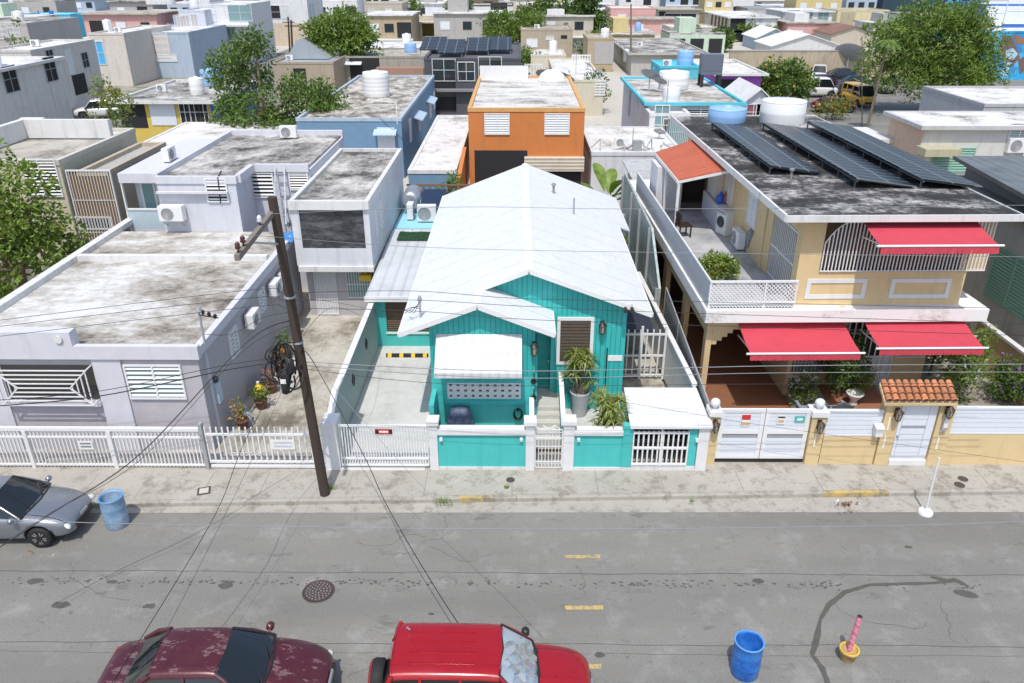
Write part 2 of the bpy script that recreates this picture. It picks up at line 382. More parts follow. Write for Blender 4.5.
# streets further off
slab('side_street', -40, -24, 46, 190, .0, ROAD); slab('parking_lot', 19, 75, 47, 104, .01, ROAD)
slab('back_street', -140, 140, 190, 196, .005, ROAD)
slab('block_yard', -23.9, 18.9, 46, 110, .0, CONC); slab('far_block', -140, 140, 110, 189, -.005, CONC)

# ---------------------------------------------------------------- manhole cover and small covers
c = at(318.5, 591.5)
t = thing('manhole_cover', 'round rusty iron manhole cover set in the middle of the road', 'manhole cover', (c.x, c.y, 0))
IRON = plain('rusty_iron', (.095, .075, .068), .6, .4, .4, 20)
a = MB().lathe([(.32, .0), (.32, .018)], (0, 0, 0), 36)
for ring, n in ((.27, 20), (.20, 15), (.13, 10), (.06, 5)):
    for k in range(n): g = 6.283 * k / n; a.lathe([(.02, .018), (.016, .027)], (ring * math.cos(g), ring * math.sin(g), 0), 6, 1)
a.build('lid', [IRON, plain('iron_stud', (.30, .25, .23), .5, .3)], t, False)
MB().lathe([(.37, .0), (.37, .012), (.335, .012), (.335, .004)], (0, 0, 0), 36).build('ring', IRON, t, False)
def cover(px, py, r_, name, label, group=None, sq=False, m=IRON):
    c = at(px, py, .127); a = MB()
    if sq: a.box(-r_, r_, -r_, r_, 0, .012).box(-r_ * .7, r_ * .7, -r_ * .7, r_ * .7, .012, .016, 1)
    else: a.lathe([(r_, 0), (r_, .012), (r_ * .8, .014), (r_ * .8, .01)], (0, 0, 0), 20)
    o = a.build(name, [m, CONC]); o.location = (c.x, c.y, .1275); o.rotation_euler = (0, 0, .3)
    tag(o, label, 'cover', group)
cover(963, 479, .13, 'meter_cover', 'dark oval meter cover on the right pavement, farther of the two touching each other', 'meter covers in the pavement')
cover(959.5, 485, .135, 'meter_cover', 'dark oval meter cover on the right pavement, nearer of the two touching each other', 'meter covers in the pavement')
cover(943.5, 481, .13, 'meter_cover', 'pale grey oval meter cover on the right pavement beside two dark ones', 'meter covers in the pavement', m=plain('cover_grey', (.30, .27, .24), .8))
cover(204, 491, .17, 'valve_box_cover', 'square concrete valve cover in the pavement left of the utility pole', sq=True)
cover(510.5, 480, .12, 'valve_cover', 'small round iron cover in the pavement below the teal wall')
# ================================================================ AC unit, tank, lamp: kinds that repeat
def ac_unit(label, M, group='air conditioner condensers', wd=.8, ht=.55, dp=.3, standing=False):
    """outdoor condenser; local: back at y=0, fan looks to -y"""
    t = thing('air_conditioner', label, 'air conditioner', M.to_translation(), M.to_euler().z, group)
    MB().box(-wd / 2, wd / 2, -dp, -.02, 0, ht).build('casing', WHITEM, t, False, bevel=.015)
    a = MB().lathe([(ht * .40, -dp - .003), (ht * .40, -dp - .02), (ht * .37, -dp - .02), (ht * .37, -dp - .004)], (-wd * .12, 0, ht / 2), 20, 0, 'Y', cap=False); a.lathe([(ht * .38, -dp - .001), (ht * .38, -dp - .003)], (-wd * .12, 0, ht / 2), 20, 0, 'Y')
    for k in range(1, 8): a.lathe([(ht * .05 * k + .008, -dp - .008), (ht * .05 * k + .016, -dp - .014)], (-wd * .12, 0, ht / 2), 18, 0, 'Y', cap=False)
    a.build('fan_grille', GREYM, t, False)
    a = MB()
    for s in (-1, 1): a.box(s * wd * .35 - .02, s * wd * .35 + .02, -dp, .0, -.05, 0)
    if not standing:
        for s in (-1, 1): a.bar((s * wd * .35, -dp, -.03), (s * wd * .35, -.005, -.28), .03)
    a.build('bracket', GREYM, t, False); return t
def tank(label, c, r, h, m, group='water tanks on the roofs', ribs=3, dome=.12):
    t = thing('water_tank', label, 'water tank', c, 0, group)
    pr = [(r * .98, 0), (r, .05)]
    for k in range(ribs): z = h * (k + 1) / (ribs + 1); pr += [(r, z - .05), (r * 1.012, z), (r, z + .05)]
    pr += [(r, h - .06), (r * .97, h)]
    MB().lathe(pr, (0, 0, 0), 32).build('shell', m, t, False)
    MB().lathe([(r * .99, h), (r * .98, h + .05), (r * .6, h + dome * .8), (r * .28, h + dome), (r * .28, h + dome + .06), (.02, h + dome + .07)], (0, 0, 0), 32).build('lid', m, t, False)
    return t
def lantern(label, M, group='black wall lanterns', sc=1.0, m=BLACKM):
    t = thing('wall_lamp', label, 'wall lamp', M.to_translation(), M.to_euler().z, group)
    s = sc
    MB().box(-.05 * s, .05 * s, -.03 * s, 0, -.12 * s, .12 * s).bar((0, 0, .08 * s), (0, -.14 * s, .14 * s), .02 * s).build('bracket', m, t, False)
    MB().lathe([(.06 * s, -.14 * s), (.085 * s, .06 * s)], (0, -.14 * s, 0), 6, 0).build('glass', plain('lamp_glass', (.35, .30, .22), .2), t, False)
    a = MB().lathe([(.11 * s, .06 * s), (.02 * s, .15 * s)], (0, -.14 * s, 0), 6).lathe([(.03 * s, -.19 * s), (.07 * s, -.14 * s)], (0, -.14 * s, 0), 6)
    for k in range(6): g = 1.047 * k; a.bar((.062 * s * math.cos(g), -.14 * s + .062 * s * math.sin(g), -.14 * s), (.09 * s * math.cos(g), -.14 * s + .09 * s * math.sin(g), .07 * s), .014 * s)
    a.build('cage', m, t, False); return t
def fence_bars(a, p, q, z0, z1, pitch=.12, wd=.025, m=0):
    p = Vector(p); q = Vector(q); n = max(2, int((q - p).length / pitch))
    for i in range(n + 1): c = p.lerp(q, i / n); a.box(c.x - wd / 2, c.x + wd / 2, c.y - wd / 2, c.y + wd / 2, z0, z1, m)
    return a

# ================================================================ LAVENDER HOUSE (left)
LAV = paint('lavender_wall', (.45, .425, .45), .7, .2, .3, (.27, .25, .25))
LAVL = paint('lavender_trim', (.60, .595, .635), .6, .2, .3, (.36, .40, .40))
YL = 19.33; XR = at(215.5, 450, .1).x; XL = -16.1; ZF0, ZF1 = 3.21, 3.64
h = thing('flat_roof_house', 'lavender flat-roofed house with stained concrete roof and louvred front windows', 'house', (XR, YL, .1))
xl2 = atY(0, 365, YL).x; YB = 30.0
MB().box(XL, XR, YL, YB, .1, ZF0).build('wall', LAV, h)
a = MB()                                                    # deck with its edge beams
a.box(XL, XR + .06, YL - .06, YB, ZF0 + .001, ZF0 + .20)
a.build('roof', ROOFL, h)
a = MB(); xs = atY(72, 335, YL).x
a.box(xs, XR + .10, YL - .12, YL + .06, ZF0 - .05, ZF1 - .08).box(XL, xs - .003, YL - .12, YL + .25, ZF0 - .05, 3.98)
a.box(XR - .10, XR + .10, YL + .063, YB, ZF0 - .02, ZF0 + .26)
a.build('roof_edge_beam', LAVL, h)
a = MB().box(-16.15, -15.85, YL + .26, 34.5, ZF0 + .2, ZF0 + .40).box(-15.847, XR - .11, 26.5, 26.75, ZF0 + .2, ZF0 + .40)
a.build('roof_kerb', TRIM, h)
# front: pilasters, grille window, jalousie window
x0, x1 = atY(97, 399, YL).x, atY(118, 428, YL).x
for pa, pb in ((x0 + .15, x0 + .95), (XL + .1, xl2 - .05)): MB().box(pa, pb, YL - .06, YL - .001, .1, ZF0 - .051).build('pilaster', LAVL, h)
xg0, xg1 = xl2, x0 + .10; zg1, zg0 = 2.93, 1.83
MB().box(xg0 - .049, xg1 + .05, YL - .16, YL - .001, zg0 - .16, zg0 - .02).build('window_sill', LAVL, h)
wg = MB()                                                    # protruding cage of bars
for i in range(9):
    k = i / 8; ins = .55 * (1 - abs(2 * k - 1)); z = zg0 + (zg1 - zg0) * k
    wg.bar((xg0 + ins, YL - .36, z), (xg1 - ins, YL - .36, z), .03)
for s in (0, 1):
    for i in range(4):
        x = (xg0 + .03 + i * .15) if s == 0 else (xg1 - .03 - i * .15); dz = i * .15
        wg.bar((x, YL - .355, zg0 + dz), (x, YL - .355, zg1 - dz), .028)
    x = xg0 if s == 0 else xg1; xi = xg0 + .55 if s == 0 else xg1 - .55
    wg.bar((x, YL - .36, zg0), (xi, YL - .36, (zg0 + zg1) / 2), .035); wg.bar((x, YL - .36, zg1), (xi, YL - .36, (zg0 + zg1) / 2), .035)
    for z in (zg0, zg1): wg.bar((x, YL - .36, z), (x, YL, z), .03)
g = wg.build('window_grille', WHITEM, h)
MB().box(xg0, xg1, YL - .012, YL + .02, zg0, zg1).build('pane', plain('dark_bronze_glass', (.05, .045, .04), .3), g)
xa, xb = atY(127, 380, YL).x, atY(184, 380, YL).x; za, zb = 1.86, 2.96
window(h, face_F((xa + xb) / 2, YL, (za + zb) / 2), xb - xa, zb - za, 'jalousie', None, GLASSB)
for px, py, wd, ht in ((233, 342, .7, .9), (261, 300, .6, .8)):
    c = atX(px, py, XR); window(h, face_R(XR, c.y, min(c.z, 2.6)), wd, ht, 'jalousie', None, GLASSB)
MB().box(XR + .003, XR + .06, YL + .45, YL + .52, .1, 3.1).build('downpipe', LAVL, h)
MB().lathe([(.11, 0), (.11, .05), (.075, .05), (.07, .02)], (0, 0, 0), 16, 0, 'Y').xf(Matrix.Translation((atY(61, 338, YL).x, YL - .17, 3.78))).build('roof_drain', TRIM, h)
for px, py, lab in ((249, 318, 'white condenser high on the lavender side wall, nearest the street'), (272, 287, 'white condenser on the lavender side wall behind the utility pole'), (281, 277, 'small condenser on the lavender side wall, next to the dark gap')):
    c = atX(px, py, XR + .1); ac_unit(lab, face_R(XR + .06, c.y, c.z - .25), wd=.75, ht=.5)
c = atX(215, 385, XR)
t = thing('electric_meter', 'pale blue electric meter box on the lavender side wall', 'meter', (XR, c.y, c.z))
MB().box(0, .12, -.15, .15, -.55, .1).build('box', plain('meter_blue', (.45, .58, .66), .5), t, False); MB().lathe([(.09, 0), (.09, .1), (.05, .13)], (.0, 0, .2), 14, 0, 'X').build('dial', GLASS, t, False)
# service mast with insulators standing on the roof corner
c = at(202, 348, ZF0 + .2); t = thing('service_mast', 'rusty service mast with insulators on the lavender roof corner', 'mast', (c.x, YL + .35, ZF0 + .2))
MB().tube([(0, 0, 0), (0, 0, 1.0)], .035).lathe([(.09, 1.0), (.05, 1.14)], (0, 0, 0), 10).build('pipe', GREYM, t, False)
a = MB()
for k in range(3): a.lathe([(.05, 0), (.03, .04), (.06, .06), (.03, .12)], (.10 + .16 * k, .02, .92 - .06 * k), 9)
a.bar((0, 0, .9), (.5, .03, .8), .025).build('insulator', BLACKM, t, False)

# ---- rear storey on top of the lavender house, its own set-backs
UP = paint('rear_storey_wall', (.57, .58, .63), .65, .2, .3, (.36, .35, .35))
ZU = 5.62; h2 = thing('roof_apartment', 'pale lilac upper apartment with louvred windows behind the stained roof', 'apartment', (-11, YB, .1))
X0 = atY(160, 200, YB).x; X1 = atY(238, 200, YB).x; X2 = atY(300, 190, 32).x
MB().box(X0, X1, YB + .003, 39, .1, ZU - .25).build('wall', UP, h2)
MB().box(X1 + .003, -8.6, 32, 39, .1, ZU - .22).build('wall', UP, h2)
MB().box(X0, X1, YB + .01, 39, ZU - .248, ZU - .12).box(X1 + .003, -8.7, 32.05, 39, ZU - .218, ZU - .11).build('roof', ROOFG, h2)
a = MB().box(X0 - .02, X1 + .06, YB - .05, YB + .14, ZU - .26, ZU + .02).box(X1 - .02, X1 + .18, YB + .143, 31.9, ZU - .26, ZU + .06).box(X1 + .183, -8.6, 31.9, 32.1, ZU - .26, ZU + .05)
a.box(X0 - .02, -8.6, 38.85, 39.05, ZU - .26, ZU + .12).box(X0 - .18, X0 + .02, YB + .143, 38.84, ZU - .26, ZU + .08)
a.box(X0 - .0, X1 - .3, YB - .22, YB - .055, ZU - .62, ZU - .54).build('parapet', LAVL, h2)
for (px, py, wd, ht, Y) in ((217, 190, .85, .95, YB), (263, 185, .95, 1.05, 32), (299, 181, .8, .75, 32)):
    c = atY(px, py, Y); window(h2, face_F(c.x, Y, c.z), wd, ht, 'jalousie', None, DARK, n=6, cols=1)
a = MB().tube([(X0 + 2.4, YB - .06, 4.6), (X0 + 2.45, YB - .06, 5.6), (X0 + 2.45, YB + .4, 5.75)], .03).build('conduit', BLACKM, h2)
# porch bay left
xp0 = atY(118, 178, 31).x
MB().box(xp0, X0 - .19, 31, 38, ZU - .50, ZU - .12).build('porch_roof', LAVL, h2)
MB().box(xp0 + .28, X0 - .003, 31.7, 38, .1, ZU - .503).build('wall', paint('porch_wall', (.52, .56, .62), .6, .1, .15), h2)
for k in (0, 1):
    d = MB().box(0, .62, -.04, .01, 0, 1.72).xf(Matrix.Translation((xp0 + .48 + .66 * k, 31.695, 3.3))).build('door', WHITEM, h2)
    MB().box(.09, .53, -.05, -.035, .15, 1.62).xf(Matrix.Translation((xp0 + .48 + .66 * k, 31.695, 3.3))).build('pane', GLASSB, d)
a = MB().box(xp0 + .1, X0 - .3, 31, 31.05, 3.2, 4.0).build('balcony_glass', plain('frosted_glass', (.45, .55, .60), .3), h2)
a = MB().box(xp0 + .08, X0 - .3, 30.97, 31.08, 4.0, 4.06).box(xp0 + .05, xp0 + .1, 30.97, 31.1, 3.1, 5.1).build('balcony_rail', WHITEM, h2)
MB().box(xp0 + .05, X0 - .19, 31, 33, 3.0, 3.2).build('balcony_floor', LAVL, h2)
c = atY(172, 197, YB); ac_unit('weathered condenser with rusty top on a plinth against the lilac apartment wall', face_F(c.x, YB - .05, ZF0 + .75), wd=.95, ht=.6, dp=.4)
c = at(141, 168, ZU); ac_unit('condenser on the roof corner above the glazed porch, fan turned sideways', face_R(xp0 + 1.1, 33.2, ZU - .06) , standing=True)
c = at(248, 160, ZU); ac_unit('condenser with dark grille lying at the rear edge of the lilac roof', face_F(-11.0, 38.2, ZU - .05), standing=True)
# aluminium ladder
t = thing('stepladder', 'aluminium ladder leaning on the lilac apartment wall', 'ladder', (-9.75, 31.0, ZF0 + .2))
a = MB()
for s in (-.22, .22): a.bar((s, 0, 0), (s * .85, .85, 2.15), .06, .04)
a.build('rail', STEEL, t, False); a = MB()
for k in range(6): z = .3 + k * .32; a.box(-.2, .2, z * .395 - .04, z * .395 + .04, z, z + .03)
a.build('rung', STEEL, t, False)
c = at(286, 212, ZF0 + .25)
t = thing('folding_chair', 'dark folding chair left open on the stained roof beside the dark screen', 'chair', (-8.95, 30.4, ZF0 + .2), .5)
a = MB()
for s in (-.24, .24): a.bar((s, -.25, 0), (s, .2, .85), .025).bar((s, .25, 0), (s, -.2, .45), .025)
a.build('frame', BLACKM, t, False); MB().box(-.23, .23, -.2, .2, .43, .45).build('seat', GREYM, t, False); MB().box(-.23, .23, .16, .19, .6, .85).build('backrest', GREYM, t, False)
a = MB(); n = 9; pts = []
for i in range(n):
    for j in range(n): pts.append((-9.0 + (i - 4) * .085 + random.uniform(-.03, .03), 29.2 + (j - 4) * .14, ZF0 + .22 + random.uniform(0, .14) * (1 if 0 < i < 8 and 0 < j < 8 else .1)))
a.add(pts, [(i * n + j, (i + 1) * n + j, (i + 1) * n + j + 1, i * n + j + 1) for i in range(n - 1) for j in range(n - 1)], 0, True)
tag(a.build('tarpaulin', plain('blue_tarp', (.06, .24, .55), .4, 0, .2)), 'crumpled bright blue tarpaulin on the stained roof edge', 'tarpaulin')

# ================================================================ WHITE TWO STOREY BOX
WB = paint('white_box_wall', (.62, .63, .655), .65, .25, .35, (.34, .33, .32))
GF = 29.2; FU = 28.55; bx0 = atY(291, 215, FU).x; bx1 = atY(371, 240, FU).x; ZT = 5.05
h = thing('box_house', 'white two-storey box house with dark screened upper opening over a barred door', 'house', ((bx0 + bx1) / 2, GF, .1))
MB().box(bx0 + .12, bx1 - .05, GF, 37.8, .115, 2.28).build('lower_wall', LAV, h)
MB().box(bx0 + .06, bx1 + .03, FU - .1, 37.9, 2.285, 2.50).build('floor_slab', TRIM, h)
a = MB(); zw0, zw1 = 3.2, 4.75; wx0, wx1 = bx0 + .30, bx1 - .22
a.box(bx0, bx1, FU, FU + .15, 2.503, zw0).box(bx0, wx0, FU, FU + .15, zw0 + .001, ZT - .25).box(wx1, bx1, FU, FU + .15, zw0 + .001, ZT - .25)
a.box(bx0, bx0 + .15, FU + .152, 37.8, 2.503, ZT - .25).box(bx1 - .15, bx1, FU + .152, 37.8, 2.503, ZT - .25).box(bx0 + .15, bx1 - .15, 37.6, 37.8, 2.503, ZT - .25)
a.build('upper_wall', WB, h)
MB().box(bx0 + .1, bx1 - .1, FU + .1, 37.7, ZT - .249, ZT - .10).build('roof', ROOFG, h)
MB().box(bx0 - .03, bx1 + .03, FU - .1, FU + .12, ZT - .30, ZT + .04).box(bx0 - .03, bx0 + .14, FU + .123, 37.9, ZT - .25, ZT + .04).box(bx1 - .14, bx1 + .03, FU + .123, 37.9, ZT - .25, ZT + .04).box(bx0 + .143, bx1 - .143, 37.75, 37.9, ZT - .245, ZT + .04).build('parapet', TRIM, h)
def screen_mat():
    m, t, b = nodes('plastic_screen')
    c = mix(t, ramp(t, noise(t, 1.3, 6, .7, (1, 1, 2.5)), [(.45, g3(0)), (.75, g3(1))]), (.045, .045, .05), (.16, .16, .17))
    t.links.new(c, b.inputs['Base Color']); b.inputs['Roughness'].default_value = .22; bump(t, b, noise(t, 2.2, 5, .6), .9, .12); return m
MB().box(wx0 - .02, wx1 + .02, FU + .04, FU + .07, zw0 - .02, zw1 + .06).build('plastic_screen', screen_mat(), h)
for py in (218, 196):
    c = atX(380 if py < 200 else 371, py, bx1); window(h, face_R(bx1, min(max(c.y, 30.0), 35.8), 3.85), .55, 1.15, 'jalousie', None, GLASSB, cols=1)
d = MB(); dx0, dx1 = atY(317, 300, GF).x, atY(338, 300, GF).x
for i in range(9): x = dx0 + (dx1 - dx0) * i / 8; d.box(x - .015, x + .015, GF - .06, GF - .03, .13, 2.15)
for z in (.2, 1.1, 2.1): d.box(dx0, dx1, GF - .055, GF - .025, z - .02, z + .02)
o = d.build('door_grille', WHITEM, h); MB().box(dx0, dx1, GF - .02, GF + .02, .13, 2.15).build('door', LAVL, o)
gx0, gx1 = atY(348, 290, GF).x, bx1 - .1; d = MB()
for i in range(12): x = gx0 + (gx1 - gx0) * i / 11; d.box(x - .012, x + .012, GF - .06, GF - .035, .9, 2.15)
for z in (.92, 1.5, 2.12): d.box(gx0, gx1, GF - .055, GF - .03, z - .018, z + .018)
o = d.build('window_grille', WHITEM, h); MB().box(gx0, gx1, GF - .02, GF + .02, .9, 2.15).build('pane', GLASSB, o)
c = atY(366, 279, GF - .4)
tag(MB().box(c.x - .22, c.x + .22, GF - .5, GF - .08, c.z - .05, c.z + .18).lathe([(.06, 0), (.06, .12), (.03, .14)], (c.x, GF - .3, c.z + .18), 12).build('yellow_bin', plain('bin_yellow', (.65, .38, .03), .5), None), 'bright yellow box fixed by the barred window under the white box house', 'box')
# ================================================================ TEAL HOUSE
TEAL = siding('teal_boards', (.035, .44, .42)); TEALP = paint('teal_paint', (.065, .49, .46), .6, .25, .25, (.02, .2, .19))
def zinc_roof():
    m, t, b = nodes('white_metal_roof')
    c = mix(t, noise(t, .8, 6, .6, (1, .6, 1)), (.60, .62, .645), (.70, .71, .72))
    wv = nd(t, 'ShaderNodeTexWave'); wv.bands_direction = 'Y'; wv.inputs['Scale'].default_value = .314 / 1.15; wv.inputs['Distortion'].default_value = .25
    t.links.new(pos(t), wv.inputs['Vector'])
    sm = ramp(t, wv.outputs['Fac'], [(0, g3(1)), (.012, g3(0))])
    c = mix(t, mix(t, .5, g3(0), sm), c, (.42, .43, .44))
    c = mix(t, ramp(t, noise(t, 3.5, 7, .75, (1.5, .5, 1)), [(.50, g3(0)), (.60, g3(.28))]), c, (.48, .50, .52)); c = mix(t, ramp(t, noise(t, 1.2, 8, .75, (.5, 2.5, 1)), [(.55, g3(0)), (.64, g3(.3))]), c, (.68, .69, .69)); c = mix(t, ramp(t, noise(t, 14, 4, .8), [(.66, g3(0)), (.69, g3(.5))]), c, (.30, .28, .26))
    t.links.new(c, b.inputs['Base Color']); b.inputs['Roughness'].default_value = .55
    bump(t, b, sm, .5, .02); return m
ZINC = zinc_roof()
YG, YP, RX, PX = 21.4, 20.1, .34, -1.10
ZR, ZPR = 5.17, 4.61
zr_ = lambda x: ZR - .376 * (x - RX)            # right slope
zl_ = lambda x: ZR - .394 * (RX - x)            # left slope
th = thing('teal_house', 'turquoise wooden house with white metal gable roof and potted plants by its steps', 'house', (0, YG, .1))
a = MB()
a.extr([(-1.1, YG, 2.95), (3.3, YG, 2.95), (3.3, YG, zr_(3.3) - .06), (RX, YG, ZR - .06), (-1.1, YG, zl_(-1.1) - .06)], (0, .12, 0))
a.box(1.15, 3.3, YG, YG + .12, .1, 2.949)
a.box(3.18, 3.3, YG + .123, 34, .1, 3.85)
a.box(-2.5, -2.38, YP + .13, 34, .1, 3.85)
a.extr([(-2.5, 33.88, .1), (3.3, 33.88, .1), (3.3, 33.88, zr_(3.3) - .06), (RX, 33.88, ZR - .06), (-2.5, 33.88, zl_(-2.5) - .06)], (0, .12, 0))
a.build('wall', TEAL, th)
# recess of the entrance
MB().box(1.035, 1.148, YG + .02, 21.75, .1, 2.949).box(.52, .6, YP + .13, 21.75, .1, 2.95).box(.602, 1.034, 21.75, 21.85, .1, 3.0).build('entrance_wall', TEALP, th)
d = MB().box(.62, 1.03, 21.70, 21.747, .92, 2.9).build('door', plain('door_teal', (.03, .36, .33), .5), th)
MB().lathe([(.03, 0), (.035, .03), (.02, .05)], (.98, 21.66, 1.9), 10, 0, 'Y').build('handle', STEEL, d)
# porch block
a = MB()
a.extr([(-2.5, YP, 2.2), (.52, YP, 2.2), (.52, YP, 3.90), (PX, YP, ZPR - .06), (-2.5, YP, zl_(-2.5) - .06)], (0, .12, 0))
a.build('porch_gable', TEAL, th)
xb0, xb1 = atY(447, 390, YP).x, atY(521, 390, YP).x; zb1, zb0 = atY(485, 383, YP).z, atY(485, 399, YP).z
a = MB().box(-2.5, xb0 - .003, YP, YP + .12, .1, 2.197).box(xb1 + .003, .52, YP, YP + .12, .1, 2.197).box(xb0, xb1, YP, YP + .12, .1, zb0).box(xb0, xb1, YP, YP + .12, zb1, 2.196)
a.box(xb0 - .1, xb1 + .1, YP - .06, YP - .002, zb0 - .16, zb0 - .04)
a.box(-2.5, -2.36, 19.15, YP - .003, .1, 1.75)
a.build('porch_wall', TEALP, th)
bl = MB(); nx = 10; cw = (xb1 - xb0) / nx; ch = (zb1 - zb0) / 3
for j in range(3):                                            # pierced ornamental blocks
    for i in range(nx):
        x, z = xb0 + i * cw, zb0 + j * ch; e = .30
        for (u0, u1, w0, w1) in ((0, 1, 0, e), (0, 1, 1 - e, 1), (0, e, e, 1 - e), (1 - e, 1, e, 1 - e)):
            bl.box(x + u0 * cw + .001, x + u1 * cw - .001, YP + .012 + .003 * ((i + j) % 2), YP + .09, z + w0 * ch + .001, z + w1 * ch - .001)
        bl.extr([(x + cw * .5, YP + .03, z + ch * .28), (x + cw * .62, YP + .03, z + ch * .5), (x + cw * .5, YP + .03, z + ch * .72), (x + cw * .38, YP + .03, z + ch * .5)], (0, .05, 0)) if False else None
o = bl.build('block_grille', paint('block_white', (.80, .80, .77), .7, .1, .1), th)
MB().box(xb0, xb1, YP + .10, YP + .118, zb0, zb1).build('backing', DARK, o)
# sloping canopy over the porch front
zt_, zb_ = atY(480, 334, YP).z, atY(480, 378.5, 19.06).z + .16
cx0, cx1 = atY(435, 350, 19.6).x, atY(522, 350, 19.6).x
a = MB().extr([(cx0, YP - .01, zt_), (cx0, 19.12, zb_), (cx0, 19.12, zb_ - .04), (cx0, YP - .01, zt_ - .04)], (cx1 - cx0, 0, 0))
a.extr([(cx0, 19.12, zb_), (cx0, 19.06, zb_ - .005), (cx0, 19.06, zb_ - .16), (cx0, 19.12, zb_ - .16)], (cx1 - cx0, 0, 0))
a.build('canopy', ribbed('canopy_metal', (.62, .63, .64), .25, 'X', .5, .08), th)
a = MB()
for x in (cx0 + .08, cx1 - .08): a.bar((x, 19.14, zb_ - .1), (x, YP - .02, zb_ - .25), .035)
a.build('canopy_arm', WHITEM, th)
# roof: two slopes, the left one reaching forward over the porch
T = .07
def sl(x0, z0, x1, z1, y0, y1): return [(x0, y0, z0), (x1, y0, z1), (x1, y0, z1 - T), (x0, y0, z0 - T)], (0, y1 - y0, 0)
a = MB()
a.extr(*sl(RX, ZR, 3.98, zr_(3.98), 21.05, 29.6)).extr(*sl(RX, ZR, 4.42, zr_(4.42), 29.603, 34.3))
a.extr(*sl(-3.32, zl_(-3.32), RX - .003, ZR, 21.05, 34.3)).extr(*sl(-3.32, zl_(-3.32), PX, zl_(PX), 19.78, 21.047))
a.extr(*sl(PX + .003, zl_(PX), 1.07, zl_(PX) - .40 * (1.07 - PX), 19.78, 21.39))
a.build('roof', ZINC, th)
a = MB().extr([(RX - .14, 21.03, ZR - .02), (RX, 21.03, ZR + .035), (RX + .14, 21.03, ZR - .02)], (0, 13.3, 0))
a.extr([(PX - .12, 19.76, zl_(PX) - .02), (PX, 19.76, zl_(PX) + .03), (PX + .12, 19.76, zl_(PX) - .02)], (0, 1.35, 0))
for (p, q) in (((RX, 21.02, ZR - .05), (3.98, 21.02, zr_(3.98) - .05)), ((RX, 21.02, ZR - .05), (PX, 21.02, zl_(PX) - .05)), ((PX, 19.75, zl_(PX) - .05), (1.07, 19.75, zl_(PX) - .40 * (1.07 - PX) - .05)), ((PX, 19.75, zl_(PX) - .05), (-3.32, 19.75, zl_(-3.32) - .05))):
    a.bar(p, q, .05, .14)
a.build('roof_trim', WHITEM, th)
a = MB().bar((1.07, 19.78, zl_(PX) - .40 * 2.17 - .06), (1.07, 21.38, zl_(PX) - .40 * 2.17 - .06), .05, .12).bar((-3.33, 19.78, zl_(-3.32) - .06), (-3.33, 34.3, zl_(-3.32) - .06), .05, .12).bar((3.99, 21.05, zr_(3.98) - .06), (3.99, 29.6, zr_(3.98) - .06), .05, .12)
a.build('gutter', WHITEM, th)
# window with brown louvres in a white casing
wx0, wx1 = atY(560, 340, YG).x, atY(590, 340, YG).x; wz1, wz0 = atY(575, 320, YG).z, atY(575, 361, YG).z
fr = MB(); f_ = .1
fr.box(wx0 - f_, wx1 + f_, YG - .05, YG - .001, wz1, wz1 + f_).box(wx0 - f_, wx1 + f_, YG - .05, YG - .001, wz0 - f_, wz0).box(wx0 - f_, wx0, YG - .05, YG - .001, wz0 + .001, wz1 - .001).box(wx1, wx1 + f_, YG - .05, YG - .001, wz0 + .001, wz1 - .001)
wo = fr.build('window', WHITEM, th); a = MB()
for k in range(13): z = wz0 + (wz1 - wz0) * (k + .5) / 13; a.extr([(wx0, YG - .045, z - .05), (wx0, YG - .035, z - .055), (wx0, YG - .005, z + .045), (wx0, YG - .015, z + .05)], (wx1 - wx0, 0, 0))
a.build('louvre', plain('brown_louvre', (.07, .05, .03), .5, 0, .3), wo)
# vents on the roof
for px, py, hh, lab in ((553.5, 193, .32, 'short dark vent pipe with cap on the white roof near the ridge'), (573.5, 214, .62, 'slim pale vent pipe standing on the right slope of the white roof')):
    zz = 4.6
    for _ in range(5): c = at(px, py, zz); zz = zr_(c.x)
    a = MB().tube([(c.x, c.y, zz - .05), (c.x, c.y, zz + hh)], .05 if hh < .5 else .035, 10)
    if hh < .5: a.lathe([(.1, 0), (.09, .06), (.03, .1)], (c.x, c.y, zz + hh), 12)
    tag(a.build('vent_pipe', GREYM if hh > .5 else CONCD), lab, 'vent pipe')
c = at(431, 331, zl_(-2.6)); t = thing('cable_bracket', 'dark cable bracket with curled drop wires at the lower left roof edge', 'bracket', (-2.75, 20.35, zl_(-2.75)))
MB().tube([(0, 0, -.05), (0, 0, .62)], .03).lathe([(.05, .5), (.07, .56), (.03, .68)], (0, 0, 0), 10).build('post', GREYM, t, False)
a = MB()
for k in range(4): a.tube([(-.02, 0, .5 - .07 * k), (-.10 - .05 * k, .05, .30), (-.16 - .08 * k, .0, .16 + .03 * k), (-.25 - .1 * k, 0, .14)], .009, 6)
a.build('wire', BLACKM, t, False)
# lamps, camera, pipe, letter plate
lantern('black oval lantern right of the louvred window on the teal gable', face_F(atY(602, 326, YG).x, YG, atY(602, 325, YG).z), sc=1.25)
lantern('black oval lantern on the teal wall beside the porch canopy', face_F(.50, YP, atY(527, 346, YP).z), sc=1.25)
for px, dx, lab in ((625.5, 0, 'black floodlight head under the right end of the teal gable eave, left of the pair'), (632, .0, 'black floodlight head under the right end of the teal gable eave, right of the pair')):
    c = atY(px, 309.5, 20.95); t = thing('floodlight', lab, 'floodlight', c, 0, 'floodlights under the teal eave')
    MB().tube([(0, .06, .03), (0, -.09, -.02)], [.045, .07], 12).build('head', BLACKM, t, False); MB().bar((0, .06, .03), (0, .08, .12), .03).build('arm', BLACKM, t, False)
c = atY(607, 352, YG); MB().tube([(c.x, YG - .03, 1.0), (c.x, YG - .03, c.z + .15)], .02).build('conduit', BLACKM, th)
